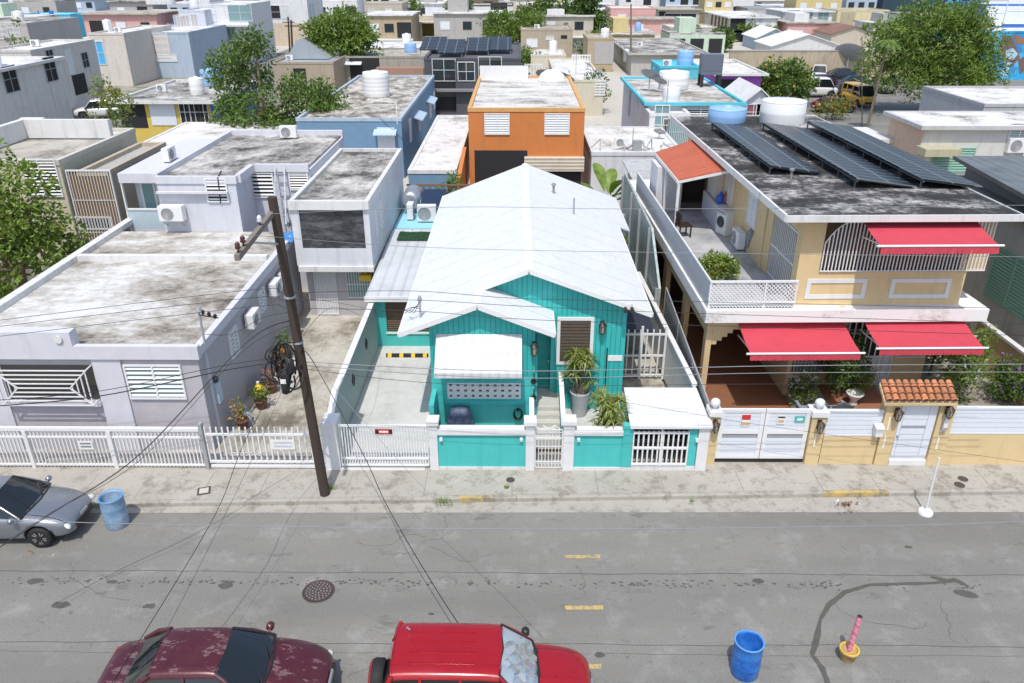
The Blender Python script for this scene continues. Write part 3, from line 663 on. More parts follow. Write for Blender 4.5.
c = atY(615, 358, YG); MB().box(c.x - .22, c.x + .22, YG - .03, YG - .001, c.z - .09, c.z + .09).build('house_plate', WHITEM, th)
a = MB(); zb = zb_ - .5
for k in (0, 1): a.tube([(.50, YP - .06, 2.35 - .55 * k), (.50, YP - .12, 2.2 - .55 * k), (.50, YP - .06, 2.05 - .55 * k)], .02)
for k in (0, 1): a.lathe([(.09, -.02), (.09, .02), (.05, .02)], (.50, YP - .03, 2.05 - .55 * k), 12, 0, 'Y')
a.build('cable_hook', BLACKM, th)
# steps and their cheek walls
STEP = plain('step_stone', (.50, .48, .44), .8, 0, .15, 5)
a = MB(); n = 5; y0, y1, z0, z1 = 19.45, 20.75, .30, .92
for k in range(n): a.box(.55, 1.30, y0 + (y1 - y0) * k / n, 21.7 if k == n - 1 else y0 + (y1 - y0) * (k + 1) / n + .001, .1, z0 + (z1 - z0) * (k + 1) / n)
a.build('steps', STEP, th)
a = MB(); b = MB()
for x, w_ in ((.44, .10), (1.36, .10)):
    ya, yb = (19.3, 20.05) if x < 1 else (19.3, 21.35)
    za, zc = (1.05, 1.45) if x < 1 else (1.0, 1.62)
    a.extr([(x - w_ / 2, ya, .1), (x - w_ / 2, yb, .1), (x - w_ / 2, yb, zc), (x - w_ / 2, ya, za)], (w_, 0, 0))
    b.extr([(x - w_ / 2 - .02, ya - .02, za + .003), (x - w_ / 2 - .02, yb, zc + .003), (x - w_ / 2 - .02, yb, zc + .07), (x - w_ / 2 - .02, ya - .02, za + .07)], (w_ + .04, 0, 0))
a.build('step_wall', TEALP, th); b.build('step_coping', WHITEM, th)
# side wing with its flat sheet roof
wg = thing('side_wing', 'low turquoise side wing with brown shutter and ribbed white roof left of the main gable', 'house wing', (-4, 26.3, .1))
xw0, xw1 = -5.33, -2.503; sx0 = atY(386, 315, 26.3).x; sx1 = -2.95; sz1, sz0 = 2.02, .72
MB().box(xw0, sx0 - .002, 26.3, 26.45, .14, 2.1).box(sx1, xw1, 26.3, 26.45, .14, 2.1).box(sx0, sx1, 26.3, 26.45, .14, sz0).box(xw0, xw0 + .12, 26.453, 33, .1, 2.2).build('wall', TEALP, wg)
MB().box(sx0 - .03, sx1, 26.25, 26.297, sz0 - .06, sz0 + .0).build('sill', WHITEM, wg)
MB().box(sx0 + .001, sx1 - .001, 26.36, 26.42, sz0, 2.09).build('shutter', ribbed('brown_shutter', (.13, .075, .045), .09, 'Z', .6, .1), wg)
a = MB().extr([(xw0 - .16, 25.95, 2.26), (xw0 - .16, 33.2, 2.52), (xw0 - .16, 33.2, 2.45), (xw0 - .16, 25.95, 2.19)], (2.85, 0, 0))
a.build('roof', ribbed('wing_sheet', (.56, .58, .60), .42, 'X', .5, .10), wg)
MB().box(xw0 - .17, -2.6, 25.9, 25.945, 2.1, 2.29).build('fascia', WHITEM, wg)
bw = thing('rear_annex', 'low rear annex with pale blue roof carrying tanks behind the ribbed white roof', 'annex', (-4, 33.5, .1))
MB().box(-5.45, -2.7, 33.5, 38.5, .1, 2.35).build('wall', TEALP, bw); MB().box(-5.5, -2.65, 33.45, 38.6, 2.353, 2.47).build('roof', paint('blue_roof_paint', (.30, .62, .74), .6, .15, 0), bw)
ac = ac_unit('white condenser with round fan standing on the pale blue annex roof', face_F(at(425, 228, 2.5).x, 34.6, 2.53), wd=.85, ht=.75, dp=.32, standing=True)
ac_unit('slim grey condenser seen end-on beside the solar tank on the blue annex roof', face_R(at(406, 222, 2.5).x, 34.9, 2.53), wd=.6, ht=.7, standing=True)
t = thing('solar_water_heater', 'solar water heater with steel drum and dark panel on the blue roof', 'water heater', (at(412, 212, 2.5).x, 36.3, 2.5))
MB().lathe([(.30, -.75), (.42, -.7), (.43, .7), (.30, .75)], (0, 0, .62), 24, 0, 'Y').build('drum', STEEL, t, False)
a = MB().extr([(.45, -1.1, .25), (1.55, -1.1, .25), (1.55, .7, .75), (.45, .7, .75)], (0, 0, .07)); a.build('panel', plain('solar_blue', (.02, .035, .07), .2, 0, .2, 3), t, False)
a = MB()
for x, y in ((-.3, -.6), (.3, -.6), (-.3, .6), (.3, .6)): a.bar((x, y, 0), (x * .8, y, .35), .05)
for p in ((.5, -1.05, .25), (1.5, -1.05, .25), (.5, .65, .75), (1.5, .65, .75)): a.bar((p[0], p[1], 0), p, .04)
a.build('stand', STEEL, t, False)
a = MB(); n = 16
for i in range(n):
    for j in range(10): a.box(-.95 + i * .105, -.95 + i * .105 + .095, -.55 + j * .105, -.55 + j * .105 + .09, 0, random.uniform(.03, .06))
o = a.build('grass_mat', leafmat('mat_green', (.012, .045, .02), (.03, .09, .03))); o.location = (at(419, 241, 2.5).x, 32.2, 2.53); tag(o, 'green artificial turf mat lying on the ribbed white roof by the condenser', 'mat')
tag(MB().lathe([(.09, 0), (.11, .06), (.06, .1)], (at(427, 254, 2.3).x, 31.0, 2.44), 10).build('vent_cowl', BLACKM), 'small black cap on the seam between ribbed and smooth white roof', 'roof cap')

# ---------------------------------------------------------------- front wall of the teal plot
FW = 18.38
fw = thing('front_wall', 'turquoise front garden wall with white coping and white piers', 'garden wall', (0, FW, .12))
a = MB(); a.box(-2.2, .25, FW, FW + .16, .22, 1.30).box(1.605, 3.10, FW, FW + .16, .22, 1.30).box(2.95, 3.22, FW - .02, FW + .20, .22, 1.58).box(4.78, 5.02, FW, FW + .16, .22, 1.45)
a.build('wall', TEALP, fw)
MB().box(-2.2, .252, FW - .02, FW + .18, .12, .218).box(1.605, 3.24, FW - .03, FW + .18, .12, .218).box(3.243, 5.03, FW - .02, FW + .18, .12, .26).build('plinth', TRIM, fw)
MB().box(-2.2, .25, FW - .07, FW + .22, 1.303, 1.46).box(1.605, 2.947, FW - .07, FW + .22, 1.303, 1.44).build('coping', WHITE, fw)
for x0, x1, z in ((-2.44, -2.203, 1.62), (.253, .50, 1.62), (1.30, 1.60, 1.65), (5.035, 5.33, 1.56)):
    p = MB().box(x0, x1, FW - .05, FW + .26, .12, z).build('pier', WHITE, fw)
    MB().box(x0 - .05, x1 + .05, FW - .1, FW + .31, z + .002, z + .11).build('cap', WHITE, p)
a = MB()
for x in (-2.1, .13, 1.72, 5.0): a.box(x - .04, x + .04, FW - .10, FW - .001, 1.12, 1.2)
a.build('wall_light', WHITEM, fw)
# small garden gate
t = thing('garden_gate', 'small white wrought iron gate at the foot of the steps', 'gate', (.9, FW + .06, .14))
a = MB()
for z in (.02, .22, .72, 1.0, 1.28): a.bar((-.38, 0, z), (.38, 0, z), .028)
for i in range(9): x = -.38 + .095 * i; a.bar((x, 0, .02), (x, 0, 1.28), .02 if 0 < i < 8 else .04)
a.build('frame', WHITEM, t, False); a = MB()
for i in range(8):
    x = -.335 + .095 * i
    for z in (.12, 1.14): a.tube([(x + .035 * math.cos(g * .785), 0, z + .05 * math.sin(g * .785)) for g in range(9)], .009, 5)
for s in (-1, 1): a.tube([(s * .02, 0, 1.3), (s * .16, 0, 1.42), (s * .26, 0, 1.34), (s * .18, 0, 1.30)], .014, 6)
a.build('scroll', WHITEM, t, False)
# driveway gate
t = thing('driveway_gate', 'white picket driveway gate with small red notice left of the teal wall', 'gate', (-4.95, FW + .06, .14))
a = MB(); L = 2.46
fence_bars(a, (0, 0, 0), (L, 0, 0), .06, 1.42, .075, .034)
for z in (.06, .28, 1.36): a.box(0, L, -.035, .035, z, z + .05)
a.build('panel', WHITEM, t, False)
NOT = plain('notice_white', (.75, .74, .70), .5); REDS = plain('sign_red', (.55, .03, .04), .5)
s_ = MB().box(1.02, 1.50, -.055, -.04, 1.14, 1.30, 0).box(1.02, 1.12, -.058, -.054, 1.16, 1.28, 1).box(1.40, 1.50, -.058, -.054, 1.16, 1.28, 1).box(1.13, 1.39, -.058, -.054, 1.19, 1.25, 2)
s_.build('notice', [REDS, BLACKM, NOT], t, False)
# pier and long side wall left of the driveway
t = thing('side_wall', 'white and pale grey-green wall with diamond cut-outs along the driveway', 'wall', (-5.2, 22, .12))
MB().box(-5.40, -4.98, FW - .05, FW + .5, .12, 1.66).build('pier', WHITE, t)
GG = paint('wall_greygreen', (.36, .425, .41), .7, .12, .15)
zA = atX(337, 387, -5.25).z; zA = 1.62
a = MB().extr([(-5.34, FW + .503, .12), (-5.34, 26.29, .12), (-5.34, 26.29, 2.0), (-5.34, FW + 1.3, 1.88), (-5.34, FW + .503, 1.5)], (.15, 0, 0)); a.build('wall', GG, t)
a = MB().extr([(-5.36, FW + .51, 1.505), (-5.36, FW + 1.3, 1.885), (-5.36, 26.28, 2.003), (-5.36, 26.28, 2.05), (-5.36, FW + 1.3, 1.93), (-5.36, FW + .51, 1.55)], (.19, 0, 0)); a.build('coping', WHITE, t)
for px, py in ((334, 397), (351, 360), (364, 323)):
    c = atX(px, py, -5.19); a = MB(); y, z = c.y, 1.05 + (c.y - 19) * .05
    for k in range(4):
        p0 = (y + .16 * math.cos(k * 1.571), z + .2 * math.sin(k * 1.571)); p1 = (y + .16 * math.cos(k * 1.571 + 1.571), z + .2 * math.sin(k * 1.571 + 1.571))
        a.bar((-5.175, p0[0], p0[1]), (-5.175, p1[0], p1[1]), .04, .03)
    a.build('diamond', BLACKM, t)
# wheel stop
c0, c1 = at(386, 357, .16), at(428, 357, .16)
t = thing('wheel_stop', 'black rubber wheel stop with yellow blocks on the driveway', 'wheel stop', (c0.x, c0.y, .14))
L = c1.x - c0.x; MB().extr([(0, 0, 0), (0, .18, 0), (0, .13, .11), (0, .05, .11)], (L, 0, 0)).build('bar', RUBBER, t, False)
a = MB()
for k in range(4): x = .06 + k * L * .28; a.extr([(x, -.004, .01), (x, .046, .114), (x, .134, .114), (x, .186, .01)], (.14, 0, 0))
a.build('reflector', plain('reflector_yellow', (.75, .50, .03), .5), t, False)
# enclosure with white roof, bars in front
t = thing('bin_enclosure', 'low white-roofed enclosure with white bars beside the teal front wall', 'enclosure', (4.1, FW, .12))
MB().extr([(3.12, FW - .12, 1.56), (5.36, FW - .12, 1.56), (5.33, 20.3, 1.66), (3.18, 20.3, 1.66)], (0, 0, .07)).build('roof', WHITE, t)
MB().box(3.18, 3.28, FW + .22, 20.2, .12, 1.55).box(5.1, 5.2, FW + .27, 20.2, .12, 1.55).box(3.283, 5.097, 20.1, 20.2, .12, 1.6).build('wall', TEALP, t)
MB().box(3.285, 5.095, 20.0, 20.09, .13, 1.5).build('interior_shade', DARK, t)  # dark sheet standing in for the shade inside the enclosure
a = MB(); gx0, gx1 = 3.25, 4.77
fence_bars(a, (gx0, FW, 0), (gx1, FW, 0), .28, 1.42, .138, .042)
for z in (.30, .84, 1.34): a.box(gx0, gx1, FW - .035, FW + .035, z, z + .055)
a.box(4.0, 4.05, FW - .04, FW + .04, .28, 1.47)
a.build('grille', WHITEM, t); a = MB()
for k in range(12): x = gx0 + .07 + k * .125; a.lathe([(.05, -.012), (.05, .012), (.03, .012)], (x, FW - .01, .33), 8, 0, 'Y')
a.build('scroll', WHITEM, t)
# alley gate
YA = 23.8; t = thing('alley_gate', 'tall white barred gate across the alley right of the teal house', 'gate', (4.5, YA, .13))
x0, x1 = 3.33, 5.02; a = MB(); fence_bars(a, (x0, YA, 0), (x1, YA, 0), .2, 2.0, .19, .05)
for z in (.25, 1.0, 1.8): a.box(x0, x1, YA - .03, YA + .03, z, z + .06)
for x in (x0, 4.22, x1): a.box(x - .04, x + .04, YA - .04, YA + .04, .13, 2.12)
a.build('panel', WHITEM, t)
# dark sheet added over the alley for its dark floor, boundary wall, tall sheet wall
tag(MB().extr([(3.32, 24.6, 1.55), (4.75, 24.6, 1.55), (4.62, 28.3, 1.95), (3.32, 28.3, 1.95)], (0, 0, .05)).build('alley_dark_sheet', plain('alley_dark', (.03, .033, .05), .5, 0, .2, 2)), 'dark navy sheet added over the narrow alley beside the teal house', 'added sheet')
bwl = thing('boundary_wall', 'white capped boundary wall running back along the alley', 'wall', (5.1, 25, .12))
a = MB().extr([(5.22, 20.32, .12), (5.32, 20.32, .12), (4.95, 29.7, .12), (4.85, 29.7, .12)], (0, 0, 1.66)); a.build('wall', WHITE, bwl)
MB().extr([(5.19, 20.32, 1.783), (5.35, 20.32, 1.783), (4.98, 29.7, 1.783), (4.82, 29.7, 1.783)], (0, 0, .08)).build('coping', WHITE, bwl)
FG = ribbed('grey_green_sheet', (.40, .47, .45), .6, 'Y', .5, .22)
t = thing('sheet_wall', 'tall weathered grey-green sheet wall between the white roof and the terrace', 'wall', (5.4, 32, .1))
a = MB(); a.extr([(5.16, 26.5, .1), (5.16, 37.5, .1), (5.16, 37.5, 4.0), (5.16, 29.0, 3.9), (5.16, 26.5, 2.4)], (.09, 0, 0)).build('sheet', FG, t)
a = MB()
for y in (26.5, 29.0, 31.6, 34.2, 37.3): a.box(5.05, 5.15, y, y + .09, .1, 2.4 if y < 28 else 3.9)
a.build('post', GREYM, t)
t = thing('screen_fence', 'translucent grey screen fence between the teal plot and the yellow garage', 'fence', (5.4, 22, .12))
SCR = plain('screen_grey', (.20, .225, .225), .4, 0, .2, 2)
MB().extr([(5.40, 18.78, .13), (5.40, 26.4, .13), (5.40, 26.4, 2.45), (5.40, 18.78, 1.85)], (.035, 0, 0)).build('panel', SCR, t)
a = MB().bar((5.418, 18.76, 1.88), (5.418, 26.4, 2.48), .04)
for y in (18.78, 21.3, 23.8, 26.38): a.box(5.385, 5.455, y - .03, y + .03, .13, 1.85 + (y - 18.78) * .079)
a.build('rail', GREYM, t)
# ================================================================ YELLOW HOUSE (right)
YEL = paint('yellow_wall', (.66, .50, .27), .7, .2, .25, (.32, .25, .16)); YELD = paint('yellow_wall_worn', (.58, .43, .22), .75, .3, .3, (.25, .19, .10))
FABR = paint('red_awning_fabric', (.50, .05, .075), .85, .3, .3, (.30, .03, .045))
Y0 = 22.2; GY = 23.3
yh = thing('yellow_house', 'two-storey yellow house with red awnings, white window bars and solar panels on its blackened roof', 'house', (9, Y0, .15))
XA = 6.0; XU = atY(806, 225, Y0 + .15).x; XE = atY(977, 195, Y0 + .15).x + .42; ZC0, ZC1 = 3.10, 3.50; ZRF = 6.50
a = MB()                                                       # ground floor
a.box(9.0, XE, GY, GY + .15, .15, ZC0 - .003)
a.box(8.85, 8.997, 22.6, 36, .15, ZC0 - .003).box(XA, 9.0, 35.9, 36.05, .15, ZC0 - .003)
for y0, y1 in ((22.3, 22.62), (25.3, 25.75), (28.6, 29.2), (31.8, 35.88)): a.box(XA - .02, XA + .16, y0, y1, .15, 2.55)
a.box(XA - .02, XA + .16, 22.3, 36.1, 2.553, ZC0 - .003)
a.box(XA + .163, 8.847, 22.3, 22.45, 2.7, ZC0 - .003)
a.box(XE - .15, XE, GY + .153, 37.9, .15, ZC0 - .003)
a.build('lower_wall', YEL, yh)
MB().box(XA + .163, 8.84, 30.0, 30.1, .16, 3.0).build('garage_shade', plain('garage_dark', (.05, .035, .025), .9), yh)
a = MB()
for k in range(4): a.box(XA + .17, XA + .17 + .16 * (4 - k), 22.32, 22.44, 2.695 - .13 * (k + 1), 2.693 - .13 * k)
a.build('arch_corner', YEL, yh)
MB().box(XA - .22, XE + .75, Y0 - .28, 38.2, ZC0, ZC1).build('floor_slab', weathered('cornice_worn', [(.34, (.30, .28, .24)), (.46, (.62, .60, .56)), (.6, (.76, .75, .73))], .8, .8, (1, 1, 2)), yh)
MB().box(XA - .08, XU - .003, Y0 - .05, 36, ZC1 + .002, ZC1 + .02).build('terrace_floor', weathered('terrace_grey', [(.4, (.24, .25, .26)), (.6, (.34, .35, .36)), (.75, (.44, .45, .46))], .8), yh)
# upper floor
zb, zt = atY(900, 272, Y0 + .1).z, atY(870, 223, Y0 + .1).z
gx0, gx1 = atY(821, 270, Y0 + .1).x, atY(984, 265, Y0 + .1).x + .2
a = MB(); yw = Y0 + .15
a.box(XU, XE, yw, yw + .15, ZC1 + .002, zb - .06).box(XU, XE, yw, yw + .15, zt, ZRF - .15).box(XU, gx0, yw, yw + .15, zb - .059, zt - .001).box(gx1, XE, yw, yw + .15, zb - .059, zt - .001)
a.box(XU, XU + .15, 25.0, 37.9, ZC1 + .021, ZRF - .15).box(XU, XU + .15, yw + .153, 22.75, ZC1 + .021, ZRF - .15).box(XE - .15, XE, yw + .153, 37.9, ZC1 + .002, ZRF - .15).box(XU + .153, XE - .153, 37.75, 37.9, ZC1 + .002, ZRF - .15)
a.box(XU + .003, XU + .147, 22.753, 24.997, ZRF - .75, ZRF - .151)
a.box(XU - .05, XU - .003, 25.6, 25.8, ZC1 + .021, ZRF - .16)
a.build('upper_wall', YEL, yh)
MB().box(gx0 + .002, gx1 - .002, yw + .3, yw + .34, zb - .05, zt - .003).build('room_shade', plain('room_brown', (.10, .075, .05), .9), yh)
g = MB(); n = 46
for i in range(n + 1):
    x = gx0 + .03 + (gx1 - gx0 - .06) * i / n; ztop = zt - .03
    if i < 5: ztop -= [.62, .42, .27, .15, .06][i]
    g.box(x - .017, x + .017, yw - .05, yw - .02, zb, ztop)
g.box(gx0, gx1, yw - .055, yw - .015, zb - .03, zb + .0).box(gx0 + .5, gx1, yw - .055, yw - .015, zt - .03, zt)
for i in range(5):
    x = gx0 + .03 + (gx1 - gx0 - .06) * i / n; d = [.62, .42, .27, .15, .06, 0]
    g.bar((x, yw - .035, zt - .03 - d[i]), (x + (gx1 - gx0) / n, yw - .035, zt - .03 - d[i + 1]), .03)
g.build('window_grille', WHITEM, yh)
a = MB()
for k in (0, 1):
    x0 = XU + .35 + k * (XE - XU) * .5; x1 = x0 + (XE - XU) * .5 - .75; z0, z1 = ZC1 + .22, zb - .28; f = .13
    a.box(x0, x1, yw - .03, yw - .002, z0, z0 + f).box(x0, x1, yw - .03, yw - .002, z1 - f, z1).box(x0, x0 + f, yw - .03, yw - .002, z0 + f, z1 - f).box(x1 - f, x1, yw - .03, yw - .002, z0 + f, z1 - f)
a.build('moulding', WHITE, yh)
a = MB()
for i in range(15): y = 22.85 + i * .15; a.box(XU + .03, XU + .06, y - .015, y + .015, ZC1 + .05, ZRF - .76)
for z in (ZC1 + .1, 4.6, ZRF - .85): a.box(XU + .02, XU + .07, 22.76, 24.99, z, z + .05)
a.build('door_grille', WHITEM, yh)
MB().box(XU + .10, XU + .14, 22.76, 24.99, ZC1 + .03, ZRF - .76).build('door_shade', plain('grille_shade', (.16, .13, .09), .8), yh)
for px, py, wd in ((757, 211, 1.0), (735, 189, 1.0)):
    c = atX(px, py, XU); window(yh, face_L(XU, c.y, min(c.z, 5.4)), wd, 1.15, 'louvre', None, GLASSB, cols=2)
# roof slab with white fascia
MB().box(XU - .75, XE + .85, Y0 - .35, 38.4, ZRF - .147, ZRF).build('roof', ROOFB, yh)
a = MB().box(XU - .80, XE + .90, Y0 - .42, Y0 - .353, ZRF - .17, ZRF + .03).box(XU - .83, XU - .753, Y0 - .352, 38.4, ZRF - .17, ZRF + .05).box(XU - .83, XE + .9, 38.403, 38.47, ZRF - .17, ZRF + .05).box(XE + .853, XE + .9, Y0 - .352, 38.4, ZRF - .17, ZRF + .03)
a.build('fascia', TRIM, yh)
# terrace rail: lattice front, solid side
rl = thing('terrace_rail', 'white lattice rail along the front and side of the upper terrace', 'railing', (7, Y0, ZC1))
zr0, zr1 = 3.72, 4.36; rx0, rx1 = XA - .15, XU - .01
def lattice(a, x0, x1, y, z0, z1, s=.13, m=0):
    n = int((x1 - x0 + z1 - z0) / s) + 1
    for i in range(n):
        for sg in (0, 1):
            u = x0 + i * s; A, B = (u, z0), (u - (z1 - z0), z1)
            if sg: A, B = (u - (z1 - z0), z0), (u, z1)
            (xa, za), (xb, zb_) = A, B
            if xa > xb: xa, za, xb, zb_ = xb, zb_, xa, za
            sl_ = (zb_ - za) / (xb - xa)
            if xb < x0 + .01 or xa > x1 - .01: continue
            if xa < x0: za += sl_ * (x0 - xa); xa = x0
            if xb > x1: zb_ += sl_ * (x1 - xb); xb = x1
            if xb - xa > .03: a.bar((xa, y + sg * .012, za), (xb, y + sg * .012, zb_), .032, .011, m, (0, 1, 0))
a = MB(); lattice(a, rx0, rx1, Y0 - .1, zr0, zr1); lattice(a, rx0, rx1, Y0 - .1, ZC1 + .04, zr0 - .06, .1)
a.build('lattice', WHITEM, rl); a = MB()
for z in (zr0 - .05, zr1): a.box(rx0, rx1, Y0 - .14, Y0 - .06, z, z + .055)
for x in (rx0, (rx0 + rx1) / 2 + .35, rx1 - .05): a.box(x, x + .05, Y0 - .13, Y0 - .07, ZC1, zr1)
a.box(rx0, rx0 + .05, Y0 - .05, 36, zr1 + .0, zr1 + .055)
a.build('rail', WHITEM, rl)
MB().box(rx0 + .01, rx0 + .04, Y0 - .05, 36, ZC1 + .04, zr1 - .002).build('side_panel', plain('rail_grey', (.46, .48, .50), .5, 0, .1, 2), rl)
# awnings
def awning(label, tl, tr, bl, br, yt, yb, drop):
    A, B, D, E_ = atY(*tl, yt), atY(*tr, yt), atY(*bl, yb), atY(*br, yb)
    zt_ = (A.z + B.z) / 2; zb_ = (D.z + E_.z) / 2; x0 = (A.x + D.x) / 2; x1 = (B.x + E_.x) / 2
    t = thing('awning', label, 'awning', ((x0 + x1) / 2, yt, zt_), 0, 'red fabric awnings')
    a = MB(); n = 14
    for i in range(n):
        u0, u1 = i / n, (i + 1) / n; sag = lambda u: -.05 * math.sin(math.pi * u)
        P = lambda x, u: (x, yt + (yb - yt) * u, zt_ + (zb_ - zt_) * u + sag(u))
        a.add([P(x0, u0), P(x1, u0), P(x1, u1), P(x0, u1)], [(0, 1, 2, 3)], 0, True)
    m_ = 26
    for i in range(m_):
        xa, xb = x0 + (x1 - x0) * i / m_, x0 + (x1 - x0) * (i + 1) / m_; w0, w1 = random.uniform(-.012, .012), random.uniform(-.012, .012)
        a.add([(xa, yb - .01, zb_ - .03), (xb, yb - .01, zb_ - .03), (xb, yb - .03 + w1, zb_ - drop + .02), ((xa + xb) / 2, yb - .03, zb_ - drop), (xa, yb - .03 + w0, zb_ - drop + .02)], [(0, 1, 2, 3, 4)], 0, False)
    a.build('fabric', FABR, t)
    MB().tube([(x0 - .12, yb, zb_), (x1 + .12, yb, zb_)], .035, 10).tube([(x0, yt + .03, zt_ + .03), (x1, yt + .03, zt_ + .03)], .05, 10).build('bar', WHITEM, t)
    a = MB()
    for x in (x0 + .1, x1 - .1): a.bar((x, yt + .05, zt_ - .55), (x, yb + .02, zb_ - .01), .035)
    a.build('arm', WHITEM, t); return t
awning('red awning over the barred upper window', (866, 221), (979, 219), (879, 249), (1003, 246), Y0 + .12, 20.9, .24)
awning('red awning under the cornice beside the garage', (740, 322), (848, 319), (747, 356), (858, 353), Y0 + .22, 20.85, .22)
awning('red awning above the garden beside the tiled gateway', (864, 318), (966, 314), (878, 352), (985, 349), Y0 + .22, 20.85, .22)
# ground floor front: white gate, shuttered window, plates
x0, x1 = atY(842, 370, GY).x, atY(891, 370, GY).x
d = MB()
for i in range(9): x = x0 + (x1 - x0) * i / 8; d.box(x - .02, x + .02, GY - .1, GY - .06, .2, 2.75)
for z in (.2, 1.25, 2.1, 2.7): d.box(x0, x1, GY - .105, GY - .055, z - .025, z + .025)
lattice(d, x0 + .02, x1 - .02, GY - .08, .25, 1.22, .09)
o = d.build('security_gate', WHITEM, yh); MB().box(x0, x1, GY - .03, GY - .002, .2, 2.7).build('door', DARK, o)
a = MB()
for i in range(9): x = x1 + .12 + i * .11; a.box(x - .012, x + .012, GY - .06, GY - .03, 1.2, 2.6)
a.box(x1 + .1, x1 + 1.1, GY - .06, GY - .03, 1.18, 1.22).build('window_grille', WHITEM, yh)
c = atY(810, 363, GY); window(yh, face_F(c.x, GY, c.z), 1.0, .8, 'bars', None, GLASSB)
c = atY(789, 368, GY); MB().box(c.x - .17, c.x + .17, GY - .03, GY - .002, c.z - .13, c.z + .13).box(c.x - .10, c.x + .10, GY - .035, GY - .031, c.z - .06, c.z + .06, 1).build('wall_plaque', [plain('plaque_frame', (.20, .10, .06), .6), NOT], yh)
# red sheet canopy and laundry on the terrace
cn = thing('sheet_canopy', 'terracotta corrugated canopy sheltering the laundry corner of the terrace', 'canopy', (7, 30, ZC1))
q = [at(658, 152, 5.65), at(697, 139, 6.3), at(731, 168, 6.3), at(678, 179, 5.65)]
MB().extr([tuple(p) for p in q], (0, 0, -.06)).build('roof', ribbed('red_sheet', (.50, .12, .055), .34, 'Y', .6, .1), cn)
a = MB().bar(q[0] - Vector((0, 0, .1)), q[3] - Vector((0, 0, .1)), .08, .14); a.build('gutter', WHITEM, cn)
a = MB()
for p in (q[3], q[0].lerp(q[3], .5), q[0]): MB().box(p.x - .01, p.x + .09, p.y - .05, p.y + .05, ZC1, p.z - .08).build('post', TRIM, cn)
MB().bar(q[3] - Vector((0, 0, .12)), q[2] - Vector((0, 0, .12)), .07, .1).build('beam', TRIM, cn)
bk = q[0].y - .3
MB().box(rx0 + .1, rx0 + 1.2, bk - 1.5, bk, ZC1 + .02, 5.4).build('store_wall', WB, cn)
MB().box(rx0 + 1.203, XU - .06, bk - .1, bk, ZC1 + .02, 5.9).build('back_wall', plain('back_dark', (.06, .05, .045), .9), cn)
c = at(716, 231, ZC1)
t = thing('washing_machine', 'white front-loading washing machine on the upper terrace', 'washing machine', (8.25, 29.6, ZC1 + .02), R(-72))
MB().box(-.33, .33, -.33, .33, 0, .95).build('body', WHITEM, t, False, bevel=.03)
MB().lathe([(.22, -.335), (.22, -.37), (.15, -.37)], (0, 0, .5), 24, 0, 'Y').build('door', GLASS, t, False)
MB().box(-.3, .3, -.34, -.331, .83, .92).build('panel', GREYM, t, False)
t = thing('laundry_counter', 'white laundry counter with a tall cabinet along the yellow terrace wall', 'cabinet', (8.6, 31, ZC1 + .02))
MB().box(-.5, .38, -.85, 1.5, 0, .95).build('counter', WB, t, False); MB().box(-.35, .38, .3, 1.5, .953, 2.0).build('cupboard', WHITEM, t, False)
for px, py, col, nm, lab in ((709.5, 198, (.02, .12, .55), 'detergent_jug', 'bright blue detergent jug on the laundry counter'), (715.5, 200, (.45, .12, .03), 'detergent_jug', 'orange-brown jug on the laundry counter beside the blue one')):
    o = MB().lathe([(.15, 0), (.17, .05), (.17, .28), (.06, .38), (.06, .45)], (0, 0, 0), 14).build(nm, plain('jug_%d' % int(px), col, .4)); o.location = (8.3 if px < 712 else 8.5, 30.5, ZC1 + .974); tag(o, lab, 'jug', 'jugs on the laundry counter')
t = thing('terrace_chair', 'dark wooden chair at the terrace rail under the red canopy', 'chair', (rx0 + .75, 29.2, ZC1 + .02), R(100))
a = MB()
for x in (-.22, .22):
    for y in (-.22, .22): a.box(x - .025, x + .025, y - .025, y + .025, 0, .43)
a.build('leg', plain('dark_wood', (.035, .02, .012), .5), t, False); MB().box(-.26, .26, -.26, .26, .43, .48).build('seat', MATS['dark_wood'], t, False)
a = MB().box(-.26, .26, .2, .25, .75, .95); [a.box(x - .02, x + .02, .2, .24, .48, .75) for x in (-.22, -.07, .07, .22)]; a.build('backrest', MATS['dark_wood'], t, False)
c = at(735, 244, ZC1); ac_unit('white condenser on the terrace floor against the yellow wall, pipes beside it', face_L(XU - .03, at(737, 246, ZC1 + .1).y, ZC1 + .08), wd=.85, ht=.62, standing=True)
a = MB()
for k in range(5): a.tube([(XU - .03, 27.6 - .12 * k, 3.75), (XU - .06, 27.4 - .15 * k, 4.2 + .1 * k), (XU - .02, 27.1 - .1 * k, 3.9 + .12 * k)], .03, 6)
a.build('pipe', GREYM, yh)
